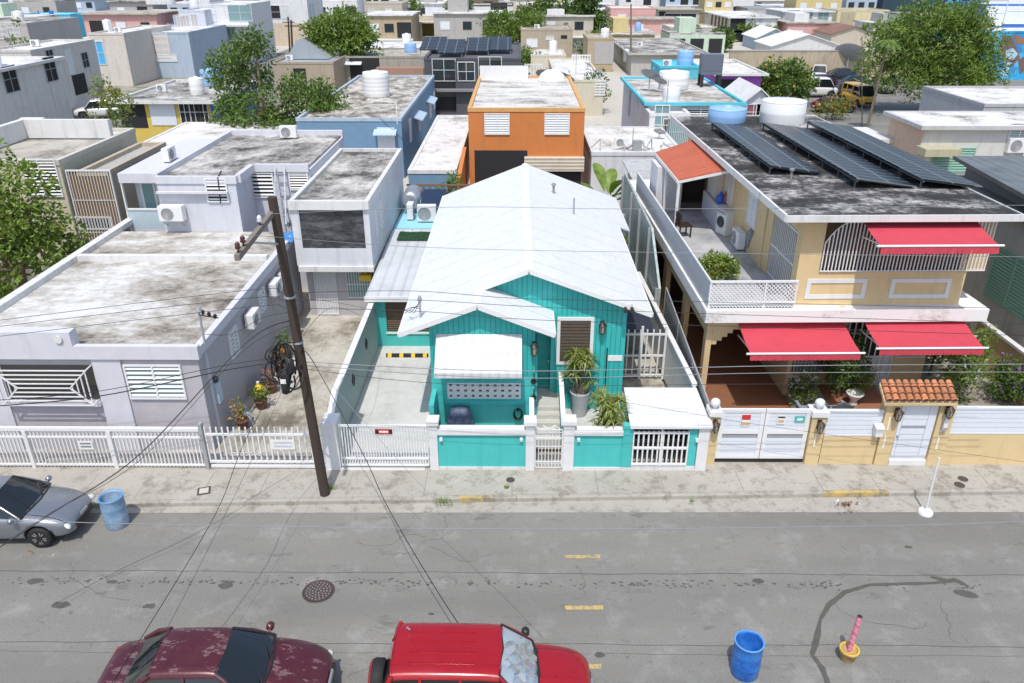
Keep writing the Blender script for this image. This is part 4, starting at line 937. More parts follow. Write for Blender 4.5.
# solar arrays
PV = None
def pv_mat():
    m, t, b = nodes('solar_cells')
    br = nd(t, 'ShaderNodeTexBrick'); br.offset = 0; br.inputs['Scale'].default_value = 1.0; br.inputs['Brick Width'].default_value = 1.0; br.inputs['Row Height'].default_value = .52
    br.inputs['Mortar Size'].default_value = .03; br.inputs['Color1'].default_value = (.016, .021, .030, 1); br.inputs['Color2'].default_value = (.020, .026, .036, 1); br.inputs['Mortar'].default_value = (.17, .18, .19, 1)
    t.links.new(pos(t), br.inputs['Vector'])
    t.links.new(br.outputs[0], b.inputs['Base Color']); b.inputs['Roughness'].default_value = .35; b.inputs['Specular IOR Level'].default_value = .25; return m
PV = pv_mat()
def array(label, q, zl, zr):
    P = [at(*p, z) for p, z in zip(q, (zl, zr, zr, zl))]                 # back-left, back-right, front-right, front-left
    xl, xr = (P[0].x + P[3].x) / 2, (P[1].x + P[2].x) / 2; yb_, yf = (P[0].y + P[1].y) / 2, (P[2].y + P[3].y) / 2
    t = thing('solar_array', label, 'solar panels', ((xl + xr) / 2, yf, ZRF), 0, 'solar arrays on the blackened roof')
    MB().extr([(xl, yf, zl), (xr, yf, zr), (xr, yb_, zr), (xl, yb_, zl)], (0, 0, -.035)).build('panel', PV, t)
    a = MB(); n = 7
    for i in range(n + 1):
        y = yf + .15 + (yb_ - yf - .3) * i / n
        a.bar((xl + .05, y, ZRF), (xl + .05, y, zl - .06), .045).bar((xr - .05, y, ZRF), (xr - .05, y, zr - .06), .045).bar((xl + .05, y, zl - .08), (xr - .05, y, zr - .08), .04)
    a.bar((xl + .05, yf, zl - .1), (xl + .05, yb_, zl - .1), .05)
    a.build('stand', plain('rack_dark', (.10, .105, .11), .5, .3), t)
array('row of dark solar panels nearest the terrace side of the roof', ((713, 122), (754, 127), (819, 171), (776, 167)), 6.86, 6.60)
array('middle row of dark solar panels, running past the white tank', ((762, 122), (808, 128), (914, 183), (868, 181)), 6.86, 6.60)
array('row of dark solar panels farthest from the terrace, behind the white tank', ((812, 122), (848, 124), (982, 184), (932, 181)), 6.86, 6.60)
BLUET = plain('tank_blue', (.28, .47, .75), .45, 0, .08); WHT = plain('tank_white', (.78, .78, .77), .45, 0, .05)
c = at(727.5, 122, ZRF); tank('squat pale blue tank on the blackened roof behind the solar panels', (c.x, 37.2, ZRF), .86, .56, BLUET, ribs=1, dome=.1)
c = at(789, 127, ZRF); tank('large white cylindrical tank on the blackened roof between the solar rows', (c.x, 36.9, ZRF), 1.0, .95, WHT, ribs=1, dome=.06)
c = at(790, 184, ZRF); tag(MB().tube([(c.x, c.y, ZRF), (c.x, c.y, ZRF + .45)], .045).lathe([(.09, 0), (.09, .06)], (c.x, c.y, ZRF + .45), 10).build('vent_pipe', CONCD), 'stubby dark vent pipe on the blackened roof in front of the solar panels', 'vent pipe')

# the yellow plot stands a little askew to the lane: turn the house and what stands on it
YROT = ('yellow_house', 'terrace_rail', 'awning', 'sheet_canopy', 'washing_machine', 'laundry_counter', 'detergent_jug', 'terrace_chair', 'solar_array')
ROTP = Vector((5.8, 22.2, 0)); ROTA = R(1.3)
def askew(o):
    if o.name.split('.')[0] not in ('solar_array', 'sheet_canopy', 'washing_machine'): o.location = Matrix.Rotation(ROTA, 3, 'Z') @ (o.location - ROTP) + ROTP
    o.rotation_euler.z += ROTA
for o in list(SC.objects):
    if o.parent is None and (o.name.split('.')[0] in YROT or 'terrace floor' in o.get('label', '')): askew(o)

# ---------------------------------------------------------------- yellow front wall, gates
YW = 18.72
yw_ = thing('yellow_front_wall', 'yellow street wall with white slatted panels and ball-topped piers', 'garden wall', (10, YW, .12))
MB().box(8.66, 10.20, YW, YW + .16, .12, 1.07).box(12.15, 22, YW, YW + .16, .12, 1.15).build('wall', YEL, yw_)
def boards(a, x0, x1, z0, z1, n=5):
    a.box(x0, x1, YW + .03, YW + .06, z0, z1)
    for k in range(n): z = z0 + (z1 - z0) * k / n; a.box(x0, x1, YW + .012, YW + .029, z + .012, z + (z1 - z0) / n - .006)
    a.box(x0, x1, YW - .01, YW + .09, z1, z1 + .06).box(x0, x1, YW - .01, YW + .09, z0 - .05, z0 - .001)
PANEL = plain('panel_white', (.66, .69, .74), .5, 0, .05)
a = MB(); boards(a, 8.66, 10.2, 1.125, 1.84); a.build('panel', PANEL, yw_)
a = MB(); boards(a, 12.15, 22, 1.205, 1.95); a.build('panel', PANEL, yw_)
for x0, x1 in ((5.40, 5.66), (8.24, 8.62)):
    p = MB().box(x0, x1, YW - .05, YW + .32, .12, 1.72).build('pier', YEL, yw_)
    MB().box(x0 - .05, x1 + .05, YW - .1, YW + .37, 1.723, 1.88).build('cap', WHITE, p)
    MB().lathe([(.05, 0), (.05, .03), (.07, .05), (.125, .12), (.14, .18), (.115, .26), (.05, .305), (.01, .31)], ((x0 + x1) / 2, YW + .13, 1.883), 20).build('ball', WHITE, p)
for x0, x1 in ((10.22, 10.62), (11.70, 12.13)):
    p = MB().box(x0, x1, YW - .06, YW + .30, .12, 2.14).build('pier', YEL, yw_)
STRIP = plain('strip_white', (.80, .78, .70), .5)
a = MB()
for x, z in ((8.40, .75), (10.36, 1.3), (10.36, .7), (11.86, 1.25), (11.86, .65)): a.box(x - .022, x + .022, YW - .075, YW - .061, z, z + .42)
a.build('light_strip', STRIP, yw_)
o = MB().box(10.0, 10.2, YW - .2, YW - .012, 1.16, 1.40).extr([(9.98, YW - .22, 1.40), (9.98, YW - .22, 1.44), (9.98, YW - .012, 1.5), (9.98, YW - .012, 1.40)], (.24, 0, 0)).build('letter_box', WHITE, yw_)
MB().box(11.82, 11.98, YW - .16, YW - .062, 1.35, 1.85).box(11.84, 11.96, YW - .165, YW - .161, 1.45, 1.8, 1).build('meter_box', [GREYM, NOT], yw_)
for x, z, lab in ((5.53, 1.5, 'dark lantern on the yellow pier beside the white-roofed enclosure'), (8.43, 1.5, 'dark lantern on the pier between garage gate and letter box'), (10.5, 1.9, 'dark lantern left of the door under the tiled roof'), (11.88, 2.0, 'dark lantern right of the door under the tiled roof')):
    lantern(lab, face_F(x, YW - .06, z), 'lanterns on the yellow street wall', 1.15, plain('lantern_bronze', (.05, .035, .025), .5))
# garage gate
t = thing('garage_gate', 'wide white two-leaf garage gate with three small notices', 'gate', (5.68, YW + .08, .14))
L = 2.54; a = MB()
for k in (0, 1):
    x0, x1 = k * L / 2 + .01, (k + 1) * L / 2 - .01; f = .12
    a.box(x0, x1, -.03, .03, .12, .24).box(x0, x1, -.03, .03, 1.64, 1.76).box(x0, x0 + f, -.03, .03, .241, 1.639).box(x1 - f, x1, -.03, .03, .241, 1.639).box(x0 + f, x1 - f, -.03, .03, .95, 1.08)
a.build('frame', WHITEM, t, False); a = MB()
for k in (0, 1):
    x0, x1 = k * L / 2 + .131, (k + 1) * L / 2 - .131
    for z0, z1, n in ((.242, .80, 5), (1.082, 1.638, 4)):
        for i in range(n): a.box(x0, x1, -.012, .012, z0 + (z1 - z0) * i / n + .006, z0 + (z1 - z0) * (i + 1) / n - .006)
a.build('board', PANEL, t, False); a = MB()
for k in (0, 1): a.box(k * L / 2 + .131, (k + 1) * L / 2 - .131, .0, .012, .80, .948)
a.build('slot', plain('slot_grey', (.30, .31, .33), .6), t, False)
MB().box(0, L, -.02, .02, 0, .08).build('bottom_seal', BLACKM, t, False)
TEALS = plain('sign_teal', (.05, .42, .42), .5); TAN = plain('sign_tan', (.55, .38, .22), .6)
MB().box(.62, .86, -.036, -.031, 1.20, 1.60, 0).box(.62, .86, -.040, -.0365, 1.42, 1.58, 1).box(.62, .86, -.040, -.0365, 1.24, 1.33, 2).build('notice', [NOT, REDS, TAN], t, False)
MB().box(1.62, 1.83, -.036, -.031, 1.28, 1.58, 0).box(1.63, 1.82, -.040, -.0365, 1.48, 1.53, 1).box(1.65, 1.80, -.040, -.0365, 1.33, 1.42, 2).build('notice', [NOT, BLACKM, TAN], t, False)
MB().box(2.10, 2.38, -.036, -.031, 1.34, 1.54, 0).box(2.16, 2.32, -.040, -.0365, 1.40, 1.48, 1).build('notice', [TEALS, NOT], t, False)
# entrance with tiled roof
t = thing('entry_gateway', 'white slatted street door under a small terracotta tiled roof', 'gateway', (11.15, YW, .12))
MB().box(10.635, 11.685, YW + .02, YW + .08, .30, 2.10).build('frame', WHITE, t)
d = MB()
for z0, z1 in ((.52, .80), (.82, 1.12), (1.14, 1.32), (1.42, 1.62), (1.64, 2.06)): d.box(10.76, 11.44, YW - .01, YW + .018, z0, z1)
d.box(10.66, 10.75, YW - .012, YW + .018, .4, 2.08).box(11.45, 11.66, YW - .012, YW + .018, .4, 2.08).box(10.76, 11.44, YW - .012, YW + .018, .4, .5)
d = d.build('door', PANEL, t); MB().box(10.76, 11.44, YW - .0, YW + .017, 1.325, 1.415).build('slot', MATS['slot_grey'], d)
MB().lathe([(.03, 0), (.04, -.03), (.02, -.06)], (10.72, YW - .014, 1.1), 10, 0, 'Y').build('handle', STEEL, d)
MB().box(10.635, 11.69, YW - .06, YW + .3, .12, .29).build('step', WHITE, t)
fx0, fx1 = atY(885, 402, YW - .22).x, atY(958, 401, YW - .22).x; yf, yb_ = YW - .22, YW + .30; zf = atY(922, 402, yf).z; zbk = atY(915, 382, yb_).z
MB().extr([(fx0, yf, zf - .02), (fx0, yb_, zbk - .02), (fx0, yb_, zbk - .12), (fx0, yf, zf - .12)], (fx1 - fx0, 0, 0)).build('roof_board', YEL, t)
MB().box(10.22, 12.13, YW - .03, YW + .27, 2.143, zf - .02).build('lintel', YEL, t)
a = MB(); nc = 10; pw = (fx1 - fx0) / nc
for i in range(nc):
    for k in range(3):
        u0, u1 = k / 3, (k + 1) / 3 + .06; r0, r1 = pw * .46, pw * .36; N = 7; vs = []
        for u, r_ in ((u0, r0), (u1, r1)):
            y, z = yf - .04 + (yb_ - yf) * u, zf + (zbk - zf) * u + .02 - .012 * k * 0 + (.03 if u == u0 else 0)
            for j in range(N + 1): g = math.pi * j / N; vs.append((fx0 + pw * (i + .5) + r_ * math.cos(g) + random.uniform(-.004, .004), y, z + r_ * .75 * math.sin(g)))
        a.add(vs, [(j, j + 1, N + 2 + j, N + 1 + j) for j in range(N)], random.choice((0, 0, 1)), True)
        a.add(vs[:N + 1], [list(range(N + 1))], 2)
a.build('tiles', [TILE, plain('terracotta_pale', (.52, .20, .09), .8, 0, .35, 6), plain('tile_hollow', (.06, .025, .015), .9)], t)
# right boundary and the neighbour beyond it
c0, c1 = atX(980, 318, 16.42), atX(1024, 349, 16.42)
t = thing('garden_wall', 'yellow garden wall with white capping stepping down right of the red awning', 'wall', (16.42, 21, .12))
MB().extr([(16.37, YW + .2, .12), (16.37, c0.y, .12), (16.37, c0.y, c0.z - .1), (16.37, c1.y, c1.z - .1), (16.37, YW + .2, c1.z - .35)], (.12, 0, 0)).build('wall', YELD, t)
MB().bar((16.43, c0.y, c0.z - .04), (16.43, c1.y - 1.2, c1.z - .08), .2, .09).build('coping', WHITE, t)
nb = thing('grey_neighbour', 'grey concrete house with large green louvred shutters right of the yellow house', 'house', (18, 25, .1))
XN = 17.2
MB().box(XN, 30, 22.5, 31, .1, 5.3).build('wall', paint('neighbour_grey', (.50, .50, .48), .8, .3, .35), nb)
GRN = plain('shutter_green', (.25, .45, .35), .5, 0, .15)
for px, py in ((1012, 282),):
    c = atX(px, py, XN); window(nb, face_L(XN, c.y, c.z), 2.6, 1.9, 'louvre', GRN, DARK, n=15)
c = atX(1018, 200, XN)
MB().box(XN - .4, 30, 22.2, 31.2, 5.303, 5.45).build('roof', CONCD, nb)
t = thing('dark_sheet_roof', 'house with dark ribbed sheet roof behind the far corner of the solar roof', 'house', (20, 32, .1))
q = at(953, 157, 6.2); q2 = at(1024, 197, 6.2)
MB().box(q.x + .4, 34, q2.y - 1.2, q.y - .4, .1, 5.9).build('wall', paint('dark_wall', (.30, .30, .29), .8, .3, .3), t)
MB().extr([(q2.x, q2.y - 1.5, 6.2), (34, q2.y - 1.5, 6.2), (34, q.y, 6.25), (q.x, q.y, 6.25)], (0, 0, -.14)).build('roof', ribbed('dark_sheet', (.15, .165, .17), .45, 'X', .5, .2), t)
# ================================================================ HOUSES BEHIND
CP = {}
def P_(name, col, **k): return paint('wall_' + name, col, .75, k.get('dirt', .3), k.get('streak', .3))
W_CREAM = P_('cream', (.58, .53, .41)); W_WHITE = P_('white', (.68, .68, .68)); W_GREY = P_('grey', (.40, .385, .365)); W_BEIGE = P_('beige', (.50, .45, .37))
W_BLUE = P_('blue', (.15, .27, .40), dirt=.15, streak=.15); W_PALEB = P_('paleblue', (.40, .48, .57)); W_ORANGE = P_('orange', (.58, .195, .05), dirt=.22, streak=.25); W_CHAR = P_('charcoal', (.075, .078, .09), dirt=.1, streak=.1)
W_OLIVE = P_('olive', (.58, .53, .40)); W_TAN = P_('tan', (.42, .34, .22)); W_PINK = P_('pink', (.62, .36, .33)); W_YEL = P_('yellow', (.62, .46, .10)); W_TURQ = P_('turquoise', (.10, .50, .60)); W_AGED = P_('aged', (.36, .30, .22), dirt=.6, streak=.6)
W_BRIGHT = P_('brightblue', (.03, .16, .50)); W_SKY = P_('skyblue', (.08, .42, .72)); W_PEACH = P_('peach', (.60, .43, .31)); W_PURPLE = P_('purple', (.38, .10, .48)); W_GREEN = P_('palegreen', (.50, .62, .48))
def bld(name, label, L, Rr, top, base, depth, wall, roof, h=None, wins=(), rim=None, cat='house', par=.18, over=0, group=None, gable=False, shade=()):
    """front face seen between columns L..Rr; its foot on the ground at row base, or its height given"""
    if h is None:
        Y = at((L + Rr) / 2, base, 0).y; h = atY((L + Rr) / 2, top, Y).z
    else: Y = at((L + Rr) / 2, top, h).y
    x0, x1 = atY(L, top, Y).x, atY(Rr, top, Y).x
    if isinstance(depth, tuple):
        depth = (at((L + Rr) / 2, depth[0], h).y if len(depth) == 1 else atX(*depth[:2], x1 if depth[2] == 'R' else x0).y) - Y
    t = thing(name, label, cat, ((x0 + x1) / 2, Y, 0), 0, group)
    if gable:
        hh = h + gable
        MB().extr([(x0, Y, 0), (x1, Y, 0), (x1, Y, h), ((x0 + x1) / 2, Y, hh), (x0, Y, h)], (0, depth, 0)).build('wall', wall, t)
        a = MB()
        for s in (0, 1):
            xe = x0 - .3 if s == 0 else x1 + .3; ze = h - .1
            a.extr([(xe, Y - .3, ze), ((x0 + x1) / 2, Y - .3, hh + .02), ((x0 + x1) / 2, Y - .3, hh + .12), (xe, Y - .3, ze + .1)], (0, depth + .6, 0))
        a.build('roof', roof, t)
    else:
        MB().box(x0, x1, Y, Y + depth, 0, h - .2).build('wall', wall, t)
        o = over
        MB().box(x0 - o, x1 + o, Y - o, Y + depth + o, h - .198, h - par).build('roof', roof, t)
        r = rim or wall; w_ = .18
        a = MB().box(x0 - o - .03, x1 + o + .03, Y - o - .04, Y - o + w_, h - .21, h).box(x0 - o - .03, x1 + o + .03, Y + depth + o - w_, Y + depth + o + .03, h - .21, h)
        a.box(x0 - o - .03, x0 - o + w_, Y - o + w_ + .002, Y + depth + o - w_ - .002, h - .21, h).box(x1 + o - w_, x1 + o + .03, Y - o + w_ + .002, Y + depth + o - w_ - .002, h - .21, h)
        a.build('parapet', r, t)
    for w in wins:
        f, px, py, ww, hh, kind = w[:6]; pane = w[6] if len(w) > 6 else DARK; fr = w[7] if len(w) > 7 else None
        if f == 'F': c = atY(px, py, Y); M = face_F(c.x, Y, c.z)
        elif f == 'R': c = atX(px, py, x1); M = face_R(x1, c.y, c.z)
        else: c = atX(px, py, x0); M = face_L(x0, c.y, c.z)
        if kind == 'open':
            MB().box(-ww / 2, ww / 2, -.02, .02, -hh / 2, hh / 2).xf(M).build('opening', pane, t)
        elif kind == 'shade':
            MB().extr([(-ww / 2, 0, hh / 2 + .25), (-ww / 2, -.7, hh / 2 + .02), (-ww / 2, -.7, hh / 2 - .06), (-ww / 2, 0, hh / 2 + .17)], (ww, 0, 0)).xf(M).build('window_canopy', pane, t)
        elif kind == 'door':
            d = MB().box(-ww / 2, ww / 2, -.05, .02, -hh / 2, hh / 2).xf(M).build('door', pane, t)
        else: window(t, M, ww, hh, kind, fr, pane)
    t['h_'] = h; t['x0'] = x0; t['x1'] = x1; t['y0'] = Y; t['y1'] = Y + depth
    return t
def clean(t):
    for k in ('h_', 'x0', 'x1', 'y0', 'y1'):
        if k in t: del t[k]
SHUT = plain('shutter_pale', (.66, .70, .74), .5); SHB = plain('canopy_blue', (.42, .54, .66), .5)
FAR = []
# --- orange house
o = bld('orange_house', 'two-storey orange house with white worn roof behind the teal house', 468, 585, 108, None, (76,), W_ORANGE, weathered('roof_tan_white', [(.38, (.20, .185, .16)), (.50, (.38, .36, .32)), (.60, (.53, .51, .47)), (.78, (.62, .61, .58))], .6, .85, (.7, 1.5, 1), .16, 1.2), 5.7,
        [('F', 497, 124, 1.45, 1.2, 'louvre', SHUT), ('F', 557, 124, 1.45, 1.2, 'louvre', SHUT), ('F', 501, 170, 3.1, 2.3, 'open', DARK), ('F', 554, 178, 3.2, 1.4, 'open', DARK)], rim=P_('ochre', (.62, .34, .12)), par=.12)
c = atY(554, 164, o['y0']); MB().box(c.x - 1.75, c.x + 1.75, o['y0'] - .35, o['y0'] - .01, c.z - .35, c.z + .45).build('rolled_shutter', ribbed('shutter_beige', (.60, .53, .42), .2, 'Z', .6, .1), o)
c = at(506, 80, 5.6); MB().box(c.x - 1.9, c.x + 1.6, o['y1'] - .9, o['y1'] - .72, 5.57, 6.5).build('parapet_block', WHITE, o)
t = thing('dome_skylight', 'white dome on the rear of the orange house roof', 'dome', (at(552, 80, 5.6).x, o['y1'] - 1.3, 5.58)); MB().lathe([(1.0, 0), (.98, .12), (.8, .45), (.45, .68), (.02, .75)], (0, 0, 0), 24).build('shell', WHT, t, False); MB().lathe([(1.08, 0), (1.08, .05)], (0, 0, 0), 24).build('base_ring', TRIM, t, False)
def dish(label, c, r, rz, m=GREYM, el=.6, group='satellite dishes'):
    t = thing('satellite_dish', label, 'satellite dish', c, rz, group)
    pr = [(r * k / 6, .28 * r * (k / 6) ** 2) for k in range(1, 7)]
    M = Matrix.Translation((0, 0, r * 1.25)) @ Matrix.Rotation(el, 4, 'X')
    MB().lathe(pr, (0, 0, 0), 24).xf(M).build('reflector', m, t, False)
    MB().tube([(0, 0, 0), (0, 0, r * 1.25)], .05 * max(r, .6)).build('mast', GREYM, t, False)
    MB().tube([M @ Vector((0, -r, .28 * r)), M @ Vector((0, 0, r * .9))], .025 * max(r, .7), 6).lathe([(.07 * r, -.1 * r), (.07 * r, .1 * r)], M @ Vector((0, 0, r * .9)), 8).build('feed_arm', GREYM, t, False); return t
dish('grey dish at the rear left of the orange roof, beside the white dome', (at(547, 74, 5.6).x - .2, o['y1'] + .8, 4.6), .75, 2.8)
dish('darker dish right of the white dome behind the orange roof', (at(561, 75, 5.6).x + .3, o['y1'] + .9, 4.5), .7, 2.2)
# --- blue house with mottled roof, its white annex
o = bld('blue_house', 'blue single-storey house with mottled grey roof and a white tank on it', 296, 401, 118, None, (75,), W_BLUE, weathered('roof_mottled', [(.44, (.085, .075, .06)), (.54, (.22, .20, .165)), (.64, (.38, .35, .30)), (.76, (.55, .53, .49))], .9, .9, (1.4, 1, 1)), 4.0,
        [('F', 386, 136, 1.5, .4, 'shade', SHB), ('F', 386.5, 142, 1.15, 1.9, 'door', SHUT), ('R', 410, 130, .9, 1.6, 'jalousie', GLASSB), ('R', 416, 120, 3.2, .5, 'shade', SHB), ('R', 419, 122, 1.2, 1.2, 'jalousie', SHUT), ('R', 428, 104, 3.2, .5, 'shade', SHB), ('R', 430, 110, 1.3, 1.3, 'louvre', SHUT), ('R', 434, 100, 1.0, 1.5, 'jalousie', GLASSB)], rim=P_('blue_rim', (.40, .48, .55)))
c = at(377, 96, 3.85); tank('white ribbed tank standing on the mottled roof of the blue house', (c.x, c.y, 3.85), 1.0, 1.75, WHT, ribs=5)
a = MB(); c = at(409, 108, 3.9); a.tube([(c.x, c.y - 6, 3.85), (c.x, c.y - 6, 5.2), (c.x - 2, c.y - 5, 5.2)], .03); tag(a.build('roof_pipe', WHITEM), 'white pipe stand on the mottled roof by its right edge', 'pipe')
bld('blue_annex', 'low blue annex with white flat roof between blue and orange houses', 408, 456, 170, None, (115,), W_BLUE, ROOFW, 2.6, par=.05, rim=TRIM)
t = thing('party_wall', 'rusty orange wall along the left side of the orange house', 'wall', (-2.9, 45, 0)); c = at(458, 172, 2.9); MB().extr([(c.x, c.y - 1, 0), (c.x, 47, 0), (c.x, 47, 3.2), (c.x, c.y - 1, 2.7)], (.16, 0, 0)).build('wall', W_ORANGE, t); MB().extr([(c.x - .03, c.y - 1, 2.703), (c.x - .03, 47, 3.203), (c.x - .03, 47, 3.27), (c.x - .03, c.y - 1, 2.77)], (.22, 0, 0)).build('coping', W_ORANGE, t)
t = thing('lattice_fence', 'brown lattice fence behind the pale blue annex roof', 'fence', (-4, 38.9, 0)); a = MB(); lattice(a, -5.6, -2.2, 38.9, 1.5, 3.0, .32); a.box(-5.6, -2.2, 38.85, 38.95, 3.0, 3.08).box(-5.6, -2.2, 38.85, 38.95, 0, 1.5); a.build('panel', plain('lattice_brown', (.20, .10, .05), .7), t)
# --- charcoal house with solar roof
o = bld('charcoal_house', 'charcoal grey two-storey house with white windows and rooftop solar panels', 424, 521, 58, 117, 16, W_CHAR, plain('roof_dark', (.10, .10, .11), .8),
        None, [('F', 444, 70, 2.2, 2.0, 'panes', GLASS), ('F', 465.5, 71, 1.6, 1.7, 'panes', GLASS), ('F', 490, 68, 2.2, 2.0, 'panes', GLASS), ('F', 444, 94, 2.9, 3.0, 'open', DARK), ('F', 492, 96, 3.2, 3.0, 'open', DARK)])
y0, hh = o['y0'], o['h_']; c0, c1 = atY(455, 60, y0 - .4).x, atY(477, 60, y0 - .4).x; a = MB(); MB().box(c0, c1, y0 - .4, y0 - .003, 0, hh - .3).build('centre_bay', W_CHAR, o)
window(o, face_F((c0 + c1) / 2, y0 - .4, atY(465.5, 71, y0).z), 1.6, 1.7, 'panes', None, GLASS)
MB().box(o['x0'] - .2, o['x1'] + .2, y0 - 1.0, y0 - .42, hh * .46, hh * .50).build('balcony_slab', P_('slab_grey', (.22, .22, .23)), o)
for k, (px, py, lab) in enumerate(((434, 50, 'tilted solar panel at the left end of the charcoal house roof'), (452, 53, 'solar panel second from the left on the charcoal roof'), (478, 51, 'solar panel right of the roof hatch on the charcoal house'), (500, 50, 'solar panel at the right end of the charcoal roof'))):
    c = at(px, py, hh); t = thing('photovoltaic_table', lab, 'solar panel', (c.x, c.y, hh - .18), 0, 'solar panels on the charcoal house')
    MB().extr([(-1.2, -2.4, .35), (1.2, -2.4, .35), (1.2, 2.4, 1.2), (-1.2, 2.4, 1.2)], (0, 0, .07)).build('panel', PV, t, False); a = MB()
    for x in (-1.1, 1.1): a.bar((x, 2.2, 0), (x, 2.2, 1.15), .06).bar((x, -2.2, 0), (x, -2.2, .36), .06)
    a.build('stand', STEEL, t, False)
# --- turquoise-trimmed house right of the orange one
o = bld('turquoise_trim_house', 'pale grey house with turquoise roof edge right of the orange house', 648, 742, 102, None, (77,), P_('lilacgrey', (.52, .51, .55)), ROOFL, 4.6, [('L', 638, 108, .9, 2.2, 'jalousie', DARK), ('L', 625, 96, .9, 2.2, 'jalousie', DARK), ('L', 630, 100, 1.0, 2.4, 'door', P_('doorgrey', (.3, .3, .33))), ('F', 700, 118, 2.0, 1.4, 'jalousie', DARK)], rim=W_TURQ, over=.25)
hh = o['h_']; c = at(678, 90, hh); tank('white round tank with flat top on the turquoise-edged roof', (c.x, c.y + 2, hh - .15), 1.15, 1.2, WHT, ribs=2)
c = at(709, 84, hh); t = thing('roof_cabinet', 'dark slate cabinet on black legs on the turquoise-edged roof', 'cabinet', (c.x, c.y, hh - .15)); MB().box(-.8, .8, -.6, .6, .9, 2.4).box(-.7, .7, -.62, -.6, 1.2, 2.2).build('body', plain('slate_box', (.12, .14, .17), .4), t, False); a = MB()
for x in (-.7, .7):
    for y in (-.5, .5): a.box(x - .1, x + .1, y - .1, y + .1, 0, .9)
a.build('leg', BLACKM, t, False)
for px, py, r_, lab in ((649, 83, .8, 'grey dish on the turquoise-edged roof, left of two'), (659, 84, .55, 'small dark dish on the turquoise-edged roof beside the tank')):
    c = at(px, py + 6, hh); dish(lab, (c.x, c.y, hh - .15), r_, 2.4)
a = bld('gated_annex', 'white annex with pale blue door and barred gate in front of the turquoise-edged house', 650, 690, 113, None, 5, P_('annexwhite', (.66, .66, .68)), TRIM, 4.2, [('F', 661, 125, 1.0, 2.6, 'panes', GLASSB), ('F', 677, 132, 2.0, 1.8, 'bars', GLASSB)])
bld('concrete_strip_house', 'low white flat building with cables on its roof right of the orange house', 592, 684, 152, None, 8, P_('lowwhite', (.60, .61, .62)), ROOFW, 3.3, par=.06)
c = at(635, 150, 3.2); t = thing('cable_clutter', 'tangle of pipes and a grey meter on the low white roof edge', 'cables', (c.x, c.y - .5, 3.1)); a = MB()
for k in range(9): x = random.uniform(-2.2, 1.4); a.tube([(x, 0, .05), (x + random.uniform(-.5, .5), .3, random.uniform(.3, .8)), (x + random.uniform(-1, 1), .6, random.uniform(.1, .5)), (x + random.uniform(-1.5, 1.5), .2, .06)], .035, 6)
a.build('pipe', GREYM, t, False); MB().box(-.2, .3, -.1, .3, .1, .75).build('meter', GREYM, t, False); MB().lathe([(.22, 0), (.25, .2), (.12, .35)], (1.2, 0, .1), 12).build('bowl', WHITEM, t, False)
t = thing('sheet_roof_shed', 'shed with grey ribbed sheet roof behind the tall sheet wall', 'shed', (5, 33, 0)); q = [at(622, 161, 3.35), at(664, 160, 3.35), at(664, 188, 3.35), at(650, 207, 3.35), at(640, 195, 3.35)]
MB().extr([tuple(p) for p in q], (0, 0, .07)).build('roof', ribbed('shed_sheet', (.50, .50, .49), .3, 'Y', .5, .2), t); MB().box(q[0].x + .3, q[1].x - .1, q[0].y - .6, q[0].y - .4, 0, 3.3).box(q[0].x + .3, q[0].x + .4, q[3].y + 2, q[0].y - .61, 0, 3.3).build('wall', W_GREY, t)
MB().tube([(q[0].x + .1, q[0].y - 3.2, 0), (q[0].x + .1, q[0].y - 3.2, 3.9)], .06).build('post', WHITEM, t)
t = thing('slate_wall', 'dark blue-grey yard wall behind the right end of the teal roof', 'wall', (4.6, 36, 0)); MB().box(3.0, 5.0, 35.6, 35.75, 0, 2.4).build('wall', P_('slateblue', (.07, .11, .17)), t); MB().box(2.95, 5.05, 35.55, 35.8, 2.403, 2.48).build('coping', W_GREY, t)
bld('red_shed', 'small orange-red building behind the shrub right of the orange roof', 592, 605, 83, 97, 5, P_('redorange', (.55, .13, .05)), ROOFW, None)
bld('white_roof_house', 'long white-roofed house with picket rails on the roof behind the orange house', 556, 604, 80, None, (58,), W_CREAM, ROOFW, 3.3, [('F', 600, 88, 1, 1.4, 'jalousie')])
t = thing('roof_railing', 'white picket railing across the roof behind the orange house', 'railing', (3, 80, 3.2)); a = MB()
for (p0, p1, py) in ((525, 542, 73), (572, 590, 63)):
    a = MB(); A, B = at(p0, py, 3.3), at(p1, py, 3.3); fence_bars(a, A, B, 3.1, 4.2, .28, .1); a.bar((A.x, A.y, 4.1), (B.x, B.y, 4.1), .1).bar((A.x, A.y, 3.4), (B.x, B.y, 3.4), .1); a.build('panel', WHITEM, t)
bld('plain_cream_house', 'plain cream blank wall house below the concrete block building', 531, 566, 55, 76, 8, W_CREAM, ROOFW)
bld('block_building', 'unfinished beige concrete block building with two small windows by the dark trees', 521, 573, 29, 64, 9, P_('rawblock', (.40, .34, .25), dirt=.5, streak=.5), ROOFT, None, [('F', 532, 43, 1.6, 1.2, 'louvre', SHUT), ('F', 550, 38, 1.2, .6, 'jalousie'), ('F', 564, 37, .9, .5, 'open')], cat='building')
bld('tan_house', 'tan house with tall grey door left of the distant wooden pole', 588, 614, 38, 72, 8, W_TAN, ROOFT, None, [('F', 604, 53, 2.6, 2.8, 'door', W_GREY)])
bld('wide_grey_house', 'wide grey flat-roofed house with dark side windows behind the distant pole', 632, 706, 53, 76, (38,), P_('widegrey', (.44, .42, .38)), ROOFG, None, [('L', 622, 52, 1.6, 1.6, 'jalousie'), ('L', 617, 47, 1.6, 1.6, 'jalousie')], over=.5)
bld('turquoise_box_house', 'house with bright turquoise front above the white tank', 660, 700, 66, None, 5, W_TURQ, W_TURQ, 5.0)
